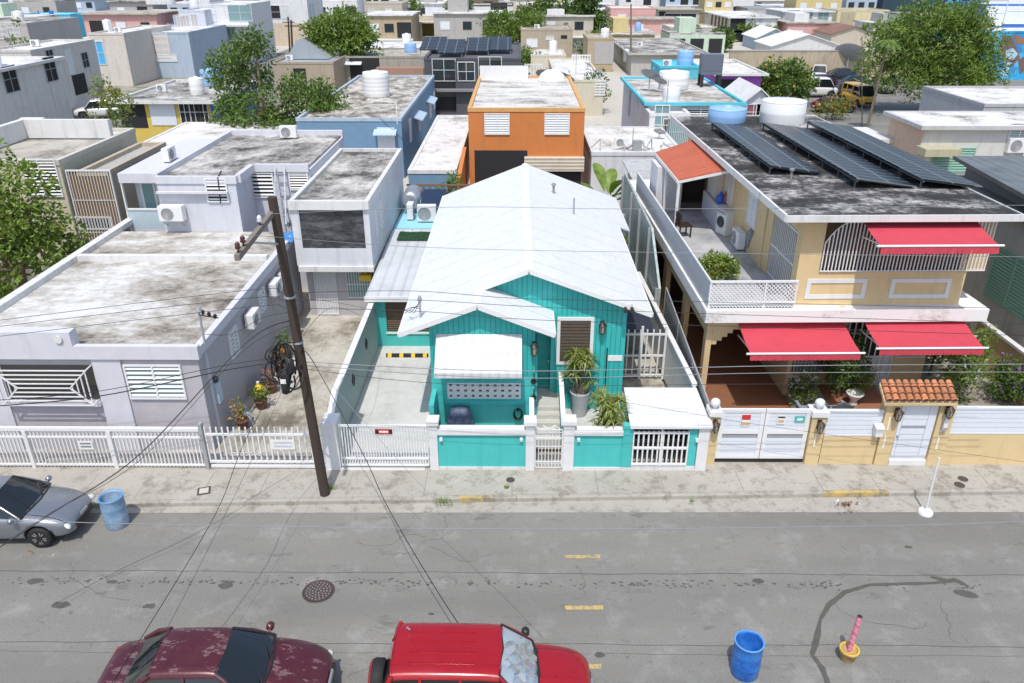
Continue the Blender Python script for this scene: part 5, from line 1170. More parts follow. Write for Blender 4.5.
bld('purple_front_house', 'white flat-roofed house with purple front wall beside the round tree', 719, 762, 73, None, 12, W_PURPLE, ROOFW, 3.9, [('F', 727, 88, 1.6, 1.6, 'open')], rim=P_('offwhite', (.66, .65, .60)), over=.5)
bld('glazed_kiosk', 'pale grey gable-ended building with two reddish windows behind the blue tank', 745, 772, 103, None, 6, P_('kiosk', (.55, .56, .60)), TRIM, 3.6, [('F', 753, 112, 1.1, 1.2, 'panes', plain('reddish_glass', (.22, .10, .12), .3)), ('F', 764, 112, 1.3, 1.2, 'panes', SHUT)], gable=1.0)
bld('turquoise_gable_house', 'low house with turquoise wall and pale grey gable roof behind the solar roof', 690, 742, 104, None, 5, W_TURQ, plain('pale_gable', (.55, .55, .58), .6), 3.3, gable=1.1)
# --- right side
o = bld('modern_house', 'modern peach and white house with thick white roof edge below the big tree', 926, 1130, 125, None, (112,), P_('offwhite2', (.60, .59, .55)), ROOFW, 5.0, [('F', 952, 160, 2.4, 1.4, 'louvre', DARK, GRN), ('F', 1020, 131, 1.2, .9, 'jalousie', GLASSB)], rim=P_('grey_rim', (.50, .50, .50)), par=.06, over=.35)
MB().box(o['x0'] - .06, o['x0'] - .003, o['y0'], o['y1'], 0, 4.75).build('peach_wall', W_PEACH, o); c = atY(939, 154, o['y0']); MB().box(c.x - 1.4, c.x + .6, o['y0'] - 1.2, o['y0'] - .003, c.z + .1, c.z + .5).build('door_canopy', P_('canopy_olive', (.45, .42, .28)), o)
c = atX(880, 137, o['x0']); MB().box(o['x0'] - 2.0, o['x0'] - .065, c.y - 2, c.y + 2, c.z, c.z + .25).build('side_canopy', TRIM, o)
c = atY(1014, 150, o['y0']); ac_unit('white condenser on the modern off-white house wall below the big tree', face_F(c.x, o['y0'] - .02, c.z - .1), wd=1.1, ht=.8)
bld('white_slope_house', 'grey house with pale roof at the right edge below the mural', 985, 1110, 104, None, (86,), P_('boxgrey', (.42, .42, .43)), ROOFW, 4.2)
def mural(name, a_, b_, c_, d_, sc):
    m, t, b = nodes(name)
    n1 = noise(t, sc, 3, .5); n2 = noise(t, sc * 2.3, 4, .6, (1.3, 1, .7))
    c = ramp(t, n1, [(.36, a_), (.46, b_), (.52, c_), (.60, a_)]); r = c
    c2 = ramp(t, n2, [(.5, g3(0)), (.54, g3(1))])
    c = mix(t, c2, c, d_); t.links.new(c, b.inputs['Base Color']); b.inputs['Roughness'].default_value = .7; MATS[name] = m; return m
MUR = mural('mural_blue', (.04, .38, .66), (.14, .52, .76), (.03, .22, .46), (.10, .46, .74), .16)
o = bld('mural_building', 'building with a large blue painted mural at the right edge beyond the big tree', 974, 1090, 31, 80, 10, MUR, ROOFW, cat='building')
a = MB(); Ym = o['y0']
for pts, m in (([(1003, 34), (1012, 37), (1016, 46), (1020, 58), (1012, 66), (1003, 60), (1000, 50)], 0), ([(1013, 34), (1023, 38), (1024, 44), (1016, 44)], 1), ([(1006, 50), (1013, 48), (1018, 54), (1013, 60), (1006, 58)], 2), ([(1000, 74), (1008, 62), (1012, 63), (1006, 76)], 2), ([(1018, 60), (1026, 55), (1030, 66), (1020, 74)], 0)):
    q = [atY(x, y, Ym - .02 - .004 * m) for x, y in pts]; a.poly([tuple(p) for p in q], m)
a.build('painted_shapes', [plain('mural_brown', (.17, .11, .10), .7, 0, .3, 1), plain('mural_rust', (.30, .14, .08), .7, 0, .3, 1), plain('mural_pale', (.42, .58, .70), .7, 0, .3, 1)], o)
bld('blue_hut', 'bright royal blue building with two pale windows above the mural', 987, 1075, 4, 27, 9, W_BRIGHT, ROOFW, 8.5, [('F', 995, 13, 2.6, 3.2, 'panes', SHUT), ('F', 1018, 11, 3.2, 3.2, 'panes', SHUT)], cat='building')
o = bld('dark_mural_building', 'dark building with pale blue rings painted on it above the big tree', 886, 974, -14, 24, 10, plain('mural_dark', (.02, .05, .07), .7, 0, .3, .3), ROOFT, None, cat='building'); a = MB()
for px, py, r_ in ((940, 3, 2.0), (968, 3, 2.0), (953, 4, 1.2)):
    c = atY(px, py, o['y0'] - .03); a.tube([(c.x + r_ * math.cos(g * .4), c.y, c.z + r_ * math.sin(g * .4)) for g in range(14)], .28, 6)
a.build('painted_ring', W_SKY, o)
t = thing('retaining_wall', 'long stained tan wall closing the far side of the parking lot', 'wall', (40, 107, 0)); A, B = at(700, 63, 0), at(875, 66, 0); MB().box(A.x, B.x + 6, 106, 106.4, 0, 3.2).build('wall', P_('lotwall', (.46, .38, .27), dirt=.6, streak=.6), t); MB().box(A.x, B.x + 6, 105.95, 106.45, 3.203, 3.35).build('coping', W_GREY, t)
# --- left side
o = bld('olive_house', 'two-storey olive house with sunken dark roof terrace behind the left tree', -75, 58, 160, None, (135, 131, 'R'), W_OLIVE, ROOFW, 5.7, [('F', 42, 178, 1.5, 1.6, 'jalousie')], rim=P_('olive_rim', (.55, .52, .45)))
ol = o['y1'] - o['y0']; MB().box(o['x1'] - 4.2, o['x1'] - .25, o['y0'] + .6, o['y0'] + ol * .7, o['h_'] - .179, o['h_'] - .15).build('terrace_floor', ROOFT, o); MB().box(o['x1'] - 4.5, o['x1'] - 4.203, o['y0'] + .2, o['y0'] + ol * .75, o['h_'] - .1, o['h_'] + .75).box(o['x1'] - 4.2, o['x1'] - .2, o['y0'] + ol * .71, o['y0'] + ol * .75, o['h_'] - .1, o['h_'] + .75).build('terrace_wall', TRIM, o)
c = at(38, 133, o['h_']); ac_unit('white condenser on the pale roof beside the sunken terrace of the olive house', face_F(c.x, c.y, o['h_'] - .05), standing=True, wd=1.1, ht=.8)
o = bld('barred_porch_house', 'narrow ochre porch with tall white bars between the olive house and the glazed porch', 77, 107, 171, None, 6, P_('porch_ochre', (.46, .39, .29)), W_GREY, 5.2, [('F', 95, 200, 1.9, 2.6, 'bars', plain('porch_shade', (.22, .14, .07), .8)), ('F', 93, 232, 1.9, 1.4, 'bars', MATS.get('porch_shade') or DARK)])
o = bld('yellow_blue_house', 'yellow house with bright blue side wall and low worn roof on the left', 118, 209, 100, None, (80,), W_YEL, ROOFG, 4.0, [('F', 163, 113, 1.9, 1.8, 'door', SHUT), ('F', 185, 112, .8, 1.8, 'panes', DARK), ('F', 195, 112, .75, 1.8, 'panes', DARK), ('F', 204, 112, .7, 1.8, 'panes', DARK), ('F', 133, 115, 2.0, 1.9, 'open', DARK)], over=.5, rim=TRIM)
MB().box(o['x1'] + .003, o['x1'] + .06, o['y0'], o['y1'], 0, o['h_'] - .25).build('blue_side', W_BRIGHT, o); c = at(226, 78, 4.0); tank('pale blue tank at the rear of the yellow house roof by the leafy tree', (c.x, o['y1'] - 2, 3.85), .9, 1.2, BLUET)
bld('white_deck_house', 'low building with broad bright white flat roof behind the lilac apartment', 128, 268, 149, None, (122,), W_WHITE, ROOFW, 3.0, par=.05)
bld('grey_apartment', 'grey two-storey apartment block with dark windows at the left edge', -150, -24, 73, None, (60, 60, 'R'), P_('aptgrey', (.66, .64, .615)), ROOFW, 6.6, [('R', 10, 79, 1.7, 1.8, 'panes', DARK, GREYM), ('R', 50, 69, 1.6, 1.8, 'panes', DARK, GREYM)], over=.3, rim=TRIM)
bld('grey_garage', 'long low grey garage wall beside the red car', -110, -16, 106, None, (64, 89, 'R'), P_('garagegrey', (.60, .58, .565), streak=.4), ROOFG, 3.4)
bld('grey_tower', 'tall grey tower block with small dark windows at the far left edge', -50, 26, 23, 85, 12, P_('towergrey', (.45, .42, .40)), ROOFG, None, [('F', 14, 30, 1.4, 1.6, 'jalousie'), ('F', 2, 32, 1.4, 1.6, 'jalousie')])
o = bld('brown_grey_block', 'grey-brown flat block with pipes down its side behind the pickup', -18, 30, 50, None, (94, 41, 'R'), P_('browngrey', (.60, .57, .53), streak=.4), ROOFW, 6.5, [('R', 70, 62, 1.0, 2.2, 'louvre', SHUT), ('R', 85, 60, 1.2, 1.4, 'panes', DARK, GREYM), ('R', 50, 58, 1.2, 1.4, 'panes', DARK, GREYM), ('R', 80, 84, 2.4, 1.8, 'open')])
bld('beige_blank_house', 'tall beige blank-walled house with one small blue window', 88, 123, 33, 86, 14, P_('blankbeige', (.60, .555, .50)), ROOFW, None, [('F', 98, 53, 1.6, 2.6, 'panes', W_SKY)])
o = bld('arched_blue_house', 'grey-blue house with two boarded arched windows', 123, 188, 32, 78, 14, W_PALEB, ROOFW, None, [('F', 149, 46, 1.5, 2.6, 'jalousie', P_('board', (.42, .34, .26))), ('F', 162, 46, 1.9, 3.0, 'jalousie', MATS['wall_board']), ('F', 159, 58, 4.6, .9, 'louvre', SHUT), ('F', 133, 50, 1.2, 3, 'open', MATS['wall_slab_grey'])])
bld('narrow_pale_tower', 'narrow pale blue three-storey house with dark slit windows', 178, 204, 10, 66, 11, P_('narrowpale', (.55, .58, .66)), ROOFW, None, [('F', 181, 26, .9, 2.6, 'jalousie'), ('F', 187, 25, .9, 2.6, 'jalousie'), ('F', 195, 24, .9, 2.6, 'jalousie'), ('F', 190, 45, 1.5, 2.4, 'jalousie'), ('F', 202, 42, 1.2, 2.4, 'jalousie')])
o = bld('balcony_house', 'white three-storey house with long balcony behind the leafy tree', 202, 246, 4, 64, 12, W_WHITE, ROOFW, None, [('F', 209, 14, 2.0, 2.0, 'panes', SHUT), ('F', 240, 13, 3.4, 2.2, 'panes', GLASSB), ('F', 211, 39, 1.8, 2.4, 'open', plain('washing_shade', (.16, .08, .12), .8)), ('F', 232, 36, 1.3, 2.2, 'panes', GLASSB), ('F', 235, 55, 2.2, 2.4, 'jalousie'), ('R', 253, 35, 1.2, 2.2, 'jalousie')])
y0 = o['y0']; a = MB()
for py in (47, 24): z = atY(224, py, y0).z; a.box(o['x0'] - .1, o['x1'] + .3, y0 - 1.5, y0 - .003, z - .25, z)
a.build('balcony_slab', W_WHITE, o); z = atY(224, 47, y0).z; a = MB(); fence_bars(a, (o['x0'], y0 - 1.45, 0), (o['x1'] + .2, y0 - 1.45, 0), z, z + 1.0, .4, .08); a.bar((o['x0'], y0 - 1.45, z + 1), (o['x1'] + .2, y0 - 1.45, z + 1), .1); a.build('balcony_rail', WHITEM, o)
o = bld('white_corner_block', 'tall white block with a beige lower band and one dark strip window', 259, 306, -6, 46, 12, W_WHITE, ROOFW, None, [('F', 268, 12, 4.4, 2.2, 'panes', DARK), ('F', 285, 12, 1.4, 2.2, 'jalousie', GLASSB), ('R', 310, 12, 1.6, 2.6, 'jalousie', GLASSB), ('R', 313, 11, 1.4, 2.6, 'jalousie', GLASSB)])
zb_ = atY(280, 23, o['y0']).z; MB().box(o['x0'] - .02, o['x1'] + .02, o['y0'] - .05, o['y0'] - .003, .0, zb_).build('beige_band', P_('band', (.60, .50, .38)), o)
o = bld('tin_gable_house', 'old house with rusty side wall and grey tin gable roof behind the leafy tree', 272, 333, 62, 96, 11, W_AGED, plain('tin_grey', (.36, .40, .43), .5, .2), None, [('F', 300, 76, 1.4, 1.6, 'open')])
q0, q1, q2_ = atY(297, 48, o['y0'] + 4), atY(328, 55, o['y0'] + 4), atY(286, 58, o['y0'] + 4)
MB().extr([(q2_.x, q2_.y, o['h_'] - .1), (q1.x, q1.y, o['h_'] - .1), ((q1.x + q2_.x) / 2 - 1, q1.y, o['h_'] + 1.9)], (0, 6, 0)).build('tin_gable', MATS['tin_grey'], o)
o = bld('rusty_long_house', 'long low grey building with rusty terrace edge left of the charcoal house', 335, 424, 56, 88, 10, P_('longgrey', (.33, .32, .28), dirt=.5, streak=.5), ROOFT, None, [('F', 365, 70, 3.5, 3.2, 'open'), ('F', 352, 66, 2.4, .5, 'shade', SHUT)], cat='building')
MB().box(atY(375, 60, o['y0'] - 1.5).x, o['x1'], o['y0'] - 1.5, o['y0'] - .003, 0, 2.4).build('terrace', P_('rustbrick', (.33, .20, .14), dirt=.5), o)
bld('mural_shed', 'small shed with blue scribbles above a red base left of the yellow veranda house', 379, 406, 23, 52, 6, P_('shedred', (.32, .07, .06)), TRIM, None, [])
t = FAR and None
Ys = at(392, 52, 0).y; a = MB()
for k in range(26): p = atY(random.uniform(382, 404), random.uniform(29, 38), Ys - .05); r_ = random.uniform(.2, .7); a.poly([(p.x + r_ * math.cos(g), p.y - k * .0005, p.z + r_ * .6 * math.sin(g)) for g in (0, 1.1, 2.0, 3.2, 4.1, 5.2)], k % 2)
sh = [x for x in SC.objects if x.get('label', '').startswith('small shed with blue')][0]
A, B = atY(380, 24, Ys - .03), atY(405, 40, Ys - .03); MB().box(A.x, B.x, Ys - .04, Ys - .003, B.z, A.z).build('white_board', WHITE, sh); a.build('scribble', [W_SKY, W_BRIGHT], sh)
o = bld('veranda_house', 'yellow house with open veranda and white railing between two trees', 409, 458, 20, 50, 12, P_('verandayellow', (.52, .38, .14)), ROOFT, None, [('F', 443, 32, 1.6, 3.2, 'open', plain('door_brown', (.10, .06, .03), .7))], over=.6)
y0 = o['y0']; a = MB()
for px in (411, 421, 456): x = atY(px, 30, y0 - 3).x; MB().box(x - .2, x + .2, y0 - 3, y0 - 2.6, 0, o['h_'] - .3).build('post', W_CREAM, o)
a.box(o['x0'] - .8, o['x1'] + .8, y0 - 3.4, y0 - .62, o['h_'] - .3, o['h_'] - .1).build('porch', W_CREAM, o); z = atY(440, 42, y0 - 3).z; MB().box(atY(421, 40, y0 - 3).x, atY(455, 40, y0 - 3).x, y0 - 2.9, y0 - 2.8, 0, z + .9).build('veranda_wall', W_CREAM, o)
o = bld('stepped_white_house', 'white house with dark roof edge and broad front stairs beside the dark trees', 470, 513, 5, 40, 12, W_WHITE, ROOFT, None, [('F', 499, 13, 3.2, 3.4, 'open'), ('F', 484, 15, 1.6, 2.0, 'louvre', SHUT)], rim=plain('edge_dark', (.06, .06, .065), .7)); a = MB()
for k in range(7): a.box(atY(472, 30, o['y0']).x, atY(494, 30, o['y0']).x, o['y0'] - 6 + k * .7, o['y0'] - .003, 0, .5 + k * .45)
a.build('stairs', W_WHITE, o)
bld('pink_house', 'pink two-storey house with white shutters behind the distant wooden pole', 611, 656, 8, 32, 12, W_PINK, ROOFW, None, [('F', 622, 18, 1.8, 1.6, 'louvre', SHUT), ('F', 645, 24, 5, 2, 'open', plain('rust_shade', (.12, .05, .03), .9))])
o = bld('arcade_house', 'cream two-storey house with arcaded side gallery and dark ground openings', 730, 778, 17, 42, 22, W_CREAM, ROOFW, None, [('F', 738, 25, 3.0, 2.6, 'open'), ('F', 754, 22, 3.2, 2.2, 'louvre', SHUT), ('F', 767, 22, 3.2, 2.2, 'louvre', SHUT), ('F', 737, 38, 4.2, 2.6, 'open'), ('F', 752, 38, 3.8, 2.6, 'open')] + [('L', 712 + k * 3.5, 20 + k * .9, 1.6, 2.4, 'open', plain('gallery_shade', (.12, .06, .04), .8)) for k in range(5)], over=.4, rim=WHITE)
bld('white_shed_house', 'low house with white flat roof and shaded wall below the beige balcony house', 670, 717, 27, 44, 9, W_BEIGE, ROOFW, None, [('F', 690, 35, 2.4, 1.8, 'jalousie'), ('F', 708, 36, 2.4, 2, 'jalousie')])
bld('beige_balcony_house', 'beige house with row of white balcony pillars beside the distant dark pole', 660, 700, 9, 27, 12, W_BEIGE, ROOFT, None, [('F', 680, 19, 7.5, 2.4, 'panes', DARK), ('F', 662, 17, 1.5, 2.4, 'open')], over=.5)
bld('blue_window_house', 'white house with two greenish windows over a blue-grey base above the sheds', 784, 833, 11, 38, 12, W_WHITE, ROOFW, None, [('F', 793, 17, 2.6, 2.4, 'open', MATS['wall_slab_grey']), ('F', 807, 17, 2.2, 2.4, 'panes', GLASSB), ('F', 823, 17, 2.2, 2.4, 'panes', GLASSB), ('F', 822, 33, 4.6, 2.0, 'open', W_BRIGHT)], over=.4, rim=WHITE)
bld('gable_shed', 'white gable-roofed shed standing behind the tan parking lot wall', 772, 842, 46, 60, 9, P_('shedwhite', (.60, .60, .58)), plain('shed_roof_white', (.72, .72, .71), .5), None, gable=1.6, cat='shed')
bld('hip_shed', 'small bright white-roofed shed left of the gable-roofed shed', 757, 792, 38, 50, 9, W_PALEB, MATS['shed_roof_white'], None, gable=1.4, cat='shed')
bld('yellow_wall_house', 'pale yellow house with worn wall right of the greenish-windowed white house', 838, 890, 10, 34, 10, P_('paleyellow', (.58, .52, .32)), ROOFT, None, [('F', 847, 20, 3, 3, 'open', P_('worn', (.38, .34, .22)))])
bld('rust_roof_house', 'low house with rusty brown tin roof beside the palm', 832, 876, 34, 48, 9, W_BEIGE, plain('rust_tin', (.22, .12, .08), .7, 0, .5, .6), None, gable=1.2)
bld('cream_wall_house', 'cream house with long bare wall above the grey-blue arched house', 128, 180, 12, 42, 10, P_('creamwall', (.62, .58, .46)), ROOFW, None, [('F', 133, 21, 1.2, 2.2, 'open')])
bld('turquoise_container', 'bright turquoise painted wall block behind the grey-brown block', 22, 70, 14, 44, 6, plain('turq_block', (.05, .42, .62), .6, 0, .25, .5), ROOFW, None, [('F', 54, 24, .9, 4.5, 'open', W_BRIGHT), ('F', 41, 24, .25, 4.6, 'open', W_BRIGHT)], cat='building')
bld('white_blank_block', 'low blank white wall block right of the turquoise wall', 70, 101, 14, 40, 6, W_WHITE, ROOFW, cat='building')
bld('peach_roof_house', 'peach house with orange-brown shed roof at the top left', 20, 60, 5, 22, 10, P_('peachy', (.60, .42, .24)), plain('orange_tin', (.40, .20, .07), .7, 0, .3, .6), None, [('F', 38, 8, 2.2, 1.0, 'open')], gable=1.0)
bld('cream_apartment_block', 'cream apartment block with tall windows at the top above the cream wall', 112, 152, -4, 16, 12, W_CREAM, ROOFW, None, [('F', 130, 4, 3.5, 4, 'panes', SHUT), ('F', 141, 5, 1.2, 3.6, 'open')], cat='building')
c = at(160, 13, 7.0)
t0 = None
for k in range(5):
    tank('white tank in the far group above the cream wall, %s' % ('first from the left', 'second from the left', 'third from the left', 'fourth from the left', 'rightmost of the five')[k], (atY(152 + k * 5, 10, at(155, 42, 0).y + 14).x, at(155, 42, 0).y + 14, 6.0), .9, 2.2, WHT, 'white tanks above the cream wall', 1)
bld('tank_base_house', 'pale house carrying the row of five white tanks', 148, 176, 12, None, 6, W_CREAM, ROOFW, 6.0)
FILL = [('grey_flats', 'grey flats with brown stair tower right of the yellow facade at the top', 358, 402, 3, 26, W_BEIGE, ROOFT), ('yellow_facade_house', 'house with bright yellow facade above the round street tree', 331, 358, -3, 14, P_('brightyellow', (.70, .45, .04)), ROOFW),
        ('grey_roof_house', 'low grey house under the yellow facade, partly behind the round street tree', 318, 360, 8, 24, W_GREY, ROOFT), ('white_far_house', 'distant white house with dark balcony at the top between the two dark trees', 470, 530, -12, 8, W_WHITE, ROOFW),
        ('pale_green_house', 'distant pale green house above the dark trees', 562, 602, -4, 10, W_GREEN, ROOFW), ('turquoise_hut', 'small turquoise hut left of the pink house', 594, 611, 9, 20, W_TURQ, ROOFW),
        ('white_pink_house', 'distant white house with pink base above the cream arcaded house', 720, 755, -3, 17, W_WHITE, ROOFW), ('slate_roof_house', 'distant house with slate blue roof right of the arcaded house at the top', 748, 790, 8, 26, W_GREY, plain('slate_roof', (.20, .26, .31), .6)),
        ('long_white_house', 'distant long white house above the beige balcony house', 640, 705, -2, 9, W_WHITE, ROOFW), ('far_brown_house', 'distant brown house above the pale yellow house', 826, 886, -8, 8, W_TAN, ROOFT),
        ('far_cream_house', 'distant cream house with flat roof left of the round street tree top', 216, 258, -14, 4, W_CREAM, ROOFW), ('far_grey_house', 'distant grey house at the very top left of the yellow facade', 290, 332, -14, 4, W_GREY, ROOFG),
        ('far_beige_house', 'distant beige house over the yellow veranda house', 400, 445, -10, 12, W_BEIGE, ROOFW), ('far_blue_house', 'distant pale blue house at the top above the concrete block building', 520, 562, -8, 9, W_PALEB, ROOFW),
        ('far_white_house', 'distant white house at the top right of the pale green one', 603, 640, -12, 5, W_WHITE, ROOFW), ('far_peach_house', 'distant peach house at the top above the greenish-windowed house', 786, 826, -8, 8, W_PEACH, ROOFW),
        ('far_left_house', 'distant cream house at the top between green trees on the left', 60, 96, -6, 10, W_CREAM, ROOFW), ('far_corner_house', 'distant white house in the top left corner', -20, 20, -8, 12, W_WHITE, ROOFW)]
for nm, lab, l, r_, tp, bs, wm, rm in FILL:
    m_ = (l + r_) / 2; q = (r_ - l) / 5; mid = tp + (bs - tp) * .4
    bld(nm, lab, l, r_, tp, bs, 11, wm, rm, None, [('F', m_ - q, mid, 1.6, 1.5, 'jalousie'), ('F', m_ + q, mid, 1.6, 1.5, 'louvre', SHUT), ('F', m_, mid + (bs - tp) * .28, 2.6, 2.2, 'open')])
# ---- small houses crowding the distance, wherever the named ones leave room
random.seed(31)
BOXES = [(o['x0'], o['x1'], o['y0'], o['y1']) for o in SC.objects if 'x0' in o]
WHO = {}
COLS = [(-40, 'above the grey tower'), (38, 'above the turquoise wall'), (95, 'above the white blank block'), (150, 'above the cream bare wall'), (192, 'above the narrow pale tower'), (232, 'above the white balcony house'), (285, 'above the white corner block'), (345, 'above the round-topped street tree'), (392, 'above the shed with scribbles'), (435, 'above the yellow veranda house'), (490, 'above the white front stairs'), (546, 'above the concrete block building'), (600, 'above the tan house'), (636, 'above the pink house'), (682, 'above the beige balcony house'), (752, 'above the arcaded cream house'), (808, 'above the greenish-windowed house'), (865, 'above the pale yellow house'), (930, 'above the very large feathery tree'), (1005, 'above the royal blue hut'), (1090, 'beyond the royal blue hut')]
ROWS_ = [(112, 'nearest far row'), (131, 'second far row'), (152, 'third far row'), (176, 'middle far row'), (205, 'distant row'), (238, 'very distant row'), (280, 'near the horizon'), (330, 'on the horizon')]
PAL = [('white', W_WHITE), ('cream', W_CREAM), ('grey', W_GREY), ('beige', W_BEIGE), ('pale blue', W_PALEB), ('pink', W_PINK), ('pale green', W_GREEN), ('tan', W_TAN), ('white', W_WHITE), ('cream', W_CREAM), ('yellow', P_('softyellow', (.62, .50, .24))), ('white', W_WHITE)]
NF = 0
for Yr, rn in ROWS_:
    x = -.72 * Yr
    while x < .72 * Yr:
        wd = random.uniform(6.5, 11.5); Yq = Yr + random.uniform(-4, 5); dp = random.uniform(7, 11); hh = random.choice((3.2, 3.4, 3.6, 6.0, 6.4)) if Yr > 120 else random.choice((3.2, 3.5, 5.8))
        x0, x1 = x, x + wd; x = x1 + random.uniform(.6, 3.2)
        if any(x0 < b[1] + .4 and x1 > b[0] - .4 and Yq < b[3] + .4 and Yq + dp > b[2] - .4 for b in BOXES): x = x0 + 3.5; continue
        px = W_PX / 2 + F_PX * ((x0 + x1) / 2) / (Yq * .98)
        if px < -60 or px > 1090 or NF >= 120 or (19 < x1 and x0 < 75 and Yq < 106) or (690 < px < 905 and Yq < 150) or (x1 > -40 and x0 < -24 and Yq < 150): continue
        cn = min(COLS, key=lambda q: abs(q[0] - px))[1]; col, wm = random.choice(PAL); st = 'low' if hh < 4.5 else 'tall'
        lab = '%s %s house %s, %s' % (st, col, cn, rn)
        if lab in WHO: col2 = next((c for c in PAL if '%s %s house %s, %s' % (st, c[0], cn, rn) not in WHO), None); col, wm = col2; lab = '%s %s house %s, %s' % (st, col, cn, rn)
        WHO[lab] = 1; NF += 1; BOXES.append((x0, x1, Yq, Yq + dp))
        t = thing('small_house', lab, 'house', ((x0 + x1) / 2, Yq, 0), 0, 'small houses crowding the distance')
        MB().box(x0, x1, Yq, Yq + dp, 0, hh - .2).build('wall', wm, t)
        ov = random.choice((0, .3, .5)); r_ = MB().box(x0 - ov, x1 + ov, Yq - ov, Yq + dp + ov, hh - .198, hh).build('roof', random.choice((ROOFW, ROOFW, ROOFL, ROOFT, ROOFG)), t)
        nfl = 1 if hh < 4.5 else 2
        for f in range(nfl):
            nw = random.choice((2, 3))
            for k in range(nw):
                cx_ = x0 + wd * (k + .5) / nw; zc = 1.6 + 2.9 * f; kd = random.random()
                M = face_F(cx_, Yq, zc)
                if kd < .25: MB().box(-1.1, 1.1, -.03, .02, -1.4, .8).xf(M).build('opening', DARK, t)
                elif kd < .65: MB().box(-.7, .7, -.06, .02, -.6, .6).xf(M).build('window', GLASS, t)
                else: MB().box(-.75, .75, -.06, .02, -.6, .6).xf(M).build('shutter', SHUT, t)
        if nfl == 2 and random.random() < .6: MB().box(x0 - .2, x1 + .2, Yq - 1.2, Yq - .003, 2.75, 2.95).build('balcony', WHITE, t)
        if random.random() < .4: MB().box(x0 + wd * .2, x0 + wd * .5, Yq + 2, Yq + dp - 2, hh, hh + random.uniform(.6, 2.2)).build('roof_room', random.choice((W_GREY, W_WHITE, wm)), t)
        if random.random() < .45: tank('tank on ' + lab, (x0 + wd * .75, Yq + dp * .5, hh), random.uniform(.5, .8), random.uniform(1, 1.6), random.choice((WHT, WHT, BLUET, plain('tank_black', (.03, .03, .03), .5))), 'water tanks on distant roofs', 1)
# ---- clutter on the roofs of the nearer houses behind
RB = [o for o in list(SC.objects) if 'h_' in o and 45 < o['y0'] < 125 and o['h_'] < 8]
for i, o in enumerate(RB):
    short = o.name.split('.')[0].replace('_', ' '); w_ = o['x1'] - o['x0']; d_ = o['y1'] - o['y0']
    if o.name in ('orange_house', 'blue_house', 'charcoal_house', 'turquoise_trim_house', 'gable_shed', 'hip_shed', 'rust_roof_house', 'peach_roof_house', 'purple_front_house', 'mural_building', 'glazed_kiosk', 'turquoise_gable_house', 'white_deck_house', 'modern_house'): continue
    vx = lambda u: max(o['x0'] + .8, min(o['x1'] - .8, o['x0'] + w_ * u)) if o['x0'] > -45 else o['x1'] - 1.5 - 4 * u
    if i % 2 == 0: tank('water tank standing on the roof of the ' + short, (vx(random.uniform(.55, .85)), o['y0'] + d_ * random.uniform(.35, .7), o['h_'] - .18), random.uniform(.5, .75), random.uniform(1.0, 1.5), random.choice((WHT, BLUET, WHT)), 'water tanks on the roofs', 2)
    if i % 3 != 1: ac_unit('small condenser on the roof of the ' + short, face_F(vx(random.uniform(.1, .4)), o['y0'] + d_ * random.uniform(.2, .5), o['h_'] - .13), standing=True)
    a = MB(); x_, y_ = vx(.5), o['y0'] + d_ * .3
    a.tube([(x_, y_, o['h_'] - .18), (x_, y_, o['h_'] + random.uniform(.8, 2.0))], .03, 6); a.build('vent_stack', GREYM, o)
    if i % 2: dish('small dish on the roof of the ' + short, (vx(.9), o['y0'] + d_ * .5, o['h_'] - .18), .4, random.uniform(1.5, 3.5))
for o in list(SC.objects):
    if o.type == 'EMPTY': clean(o)
# ================================================================ TREES AND PLANTS
BARK = paint('bark', (.20, .155, .11), .9, .5, .3, (.06, .045, .03))
LF_A = leafmat('leaves_bright', (.05, .10, .012), (.14, .215, .03), (.23, .29, .055))
LF_B = leafmat('leaves_mid', (.04, .09, .014), (.11, .18, .03), (.20, .27, .06))
LF_D = leafmat('leaves_dark', (.022, .06, .012), (.065, .12, .022), (.12, .18, .04))
LF_Y = leafmat('leaves_yellow', (.08, .10, .015), (.18, .20, .03), (.32, .28, .06))
LF_V = leafmat('leaves_variegated', (.07, .10, .02), (.24, .26, .07), (.50, .48, .20))
FLW = leafmat('flowers_white', (.4, .4, .36), (.65, .65, .6)); FLP = leafmat('flowers_purple', (.16, .05, .30), (.30, .14, .45)); FLY = leafmat('flowers_yellow', (.45, .26, .02), (.62, .40, .03))
def rdir():
    z = random.uniform(-1, 1); a = random.uniform(0, 6.2832); r = math.sqrt(1 - z * z); return Vector((r * math.cos(a), r * math.sin(a), z))
def leaves(a, c, rad, n, s, m=0, droop=.3, asp=.45):
    """a clump: small folded leaves about a point"""
    for _ in range(n):
        d = rdir(); p = Vector(c) + Vector((d.x * rad[0], d.y * rad[1], d.z * rad[2])) * random.uniform(.35, 1) ** .6
        f = (d + rdir() * .9 + Vector((0, 0, .25 - droop))).normalized(); u = f.cross(rdir())
        if u.length < .05: continue
        u.normalize(); L = s * random.uniform(.6, 1.25); w_ = L * asp; nn = f.cross(u) * L * .14
        a.add([p, p + f * L * .5 + u * w_ * .5 - nn, p + f * L, p + f * L * .5 - u * w_ * .5 - nn], [(0, 1, 2, 3)], m)
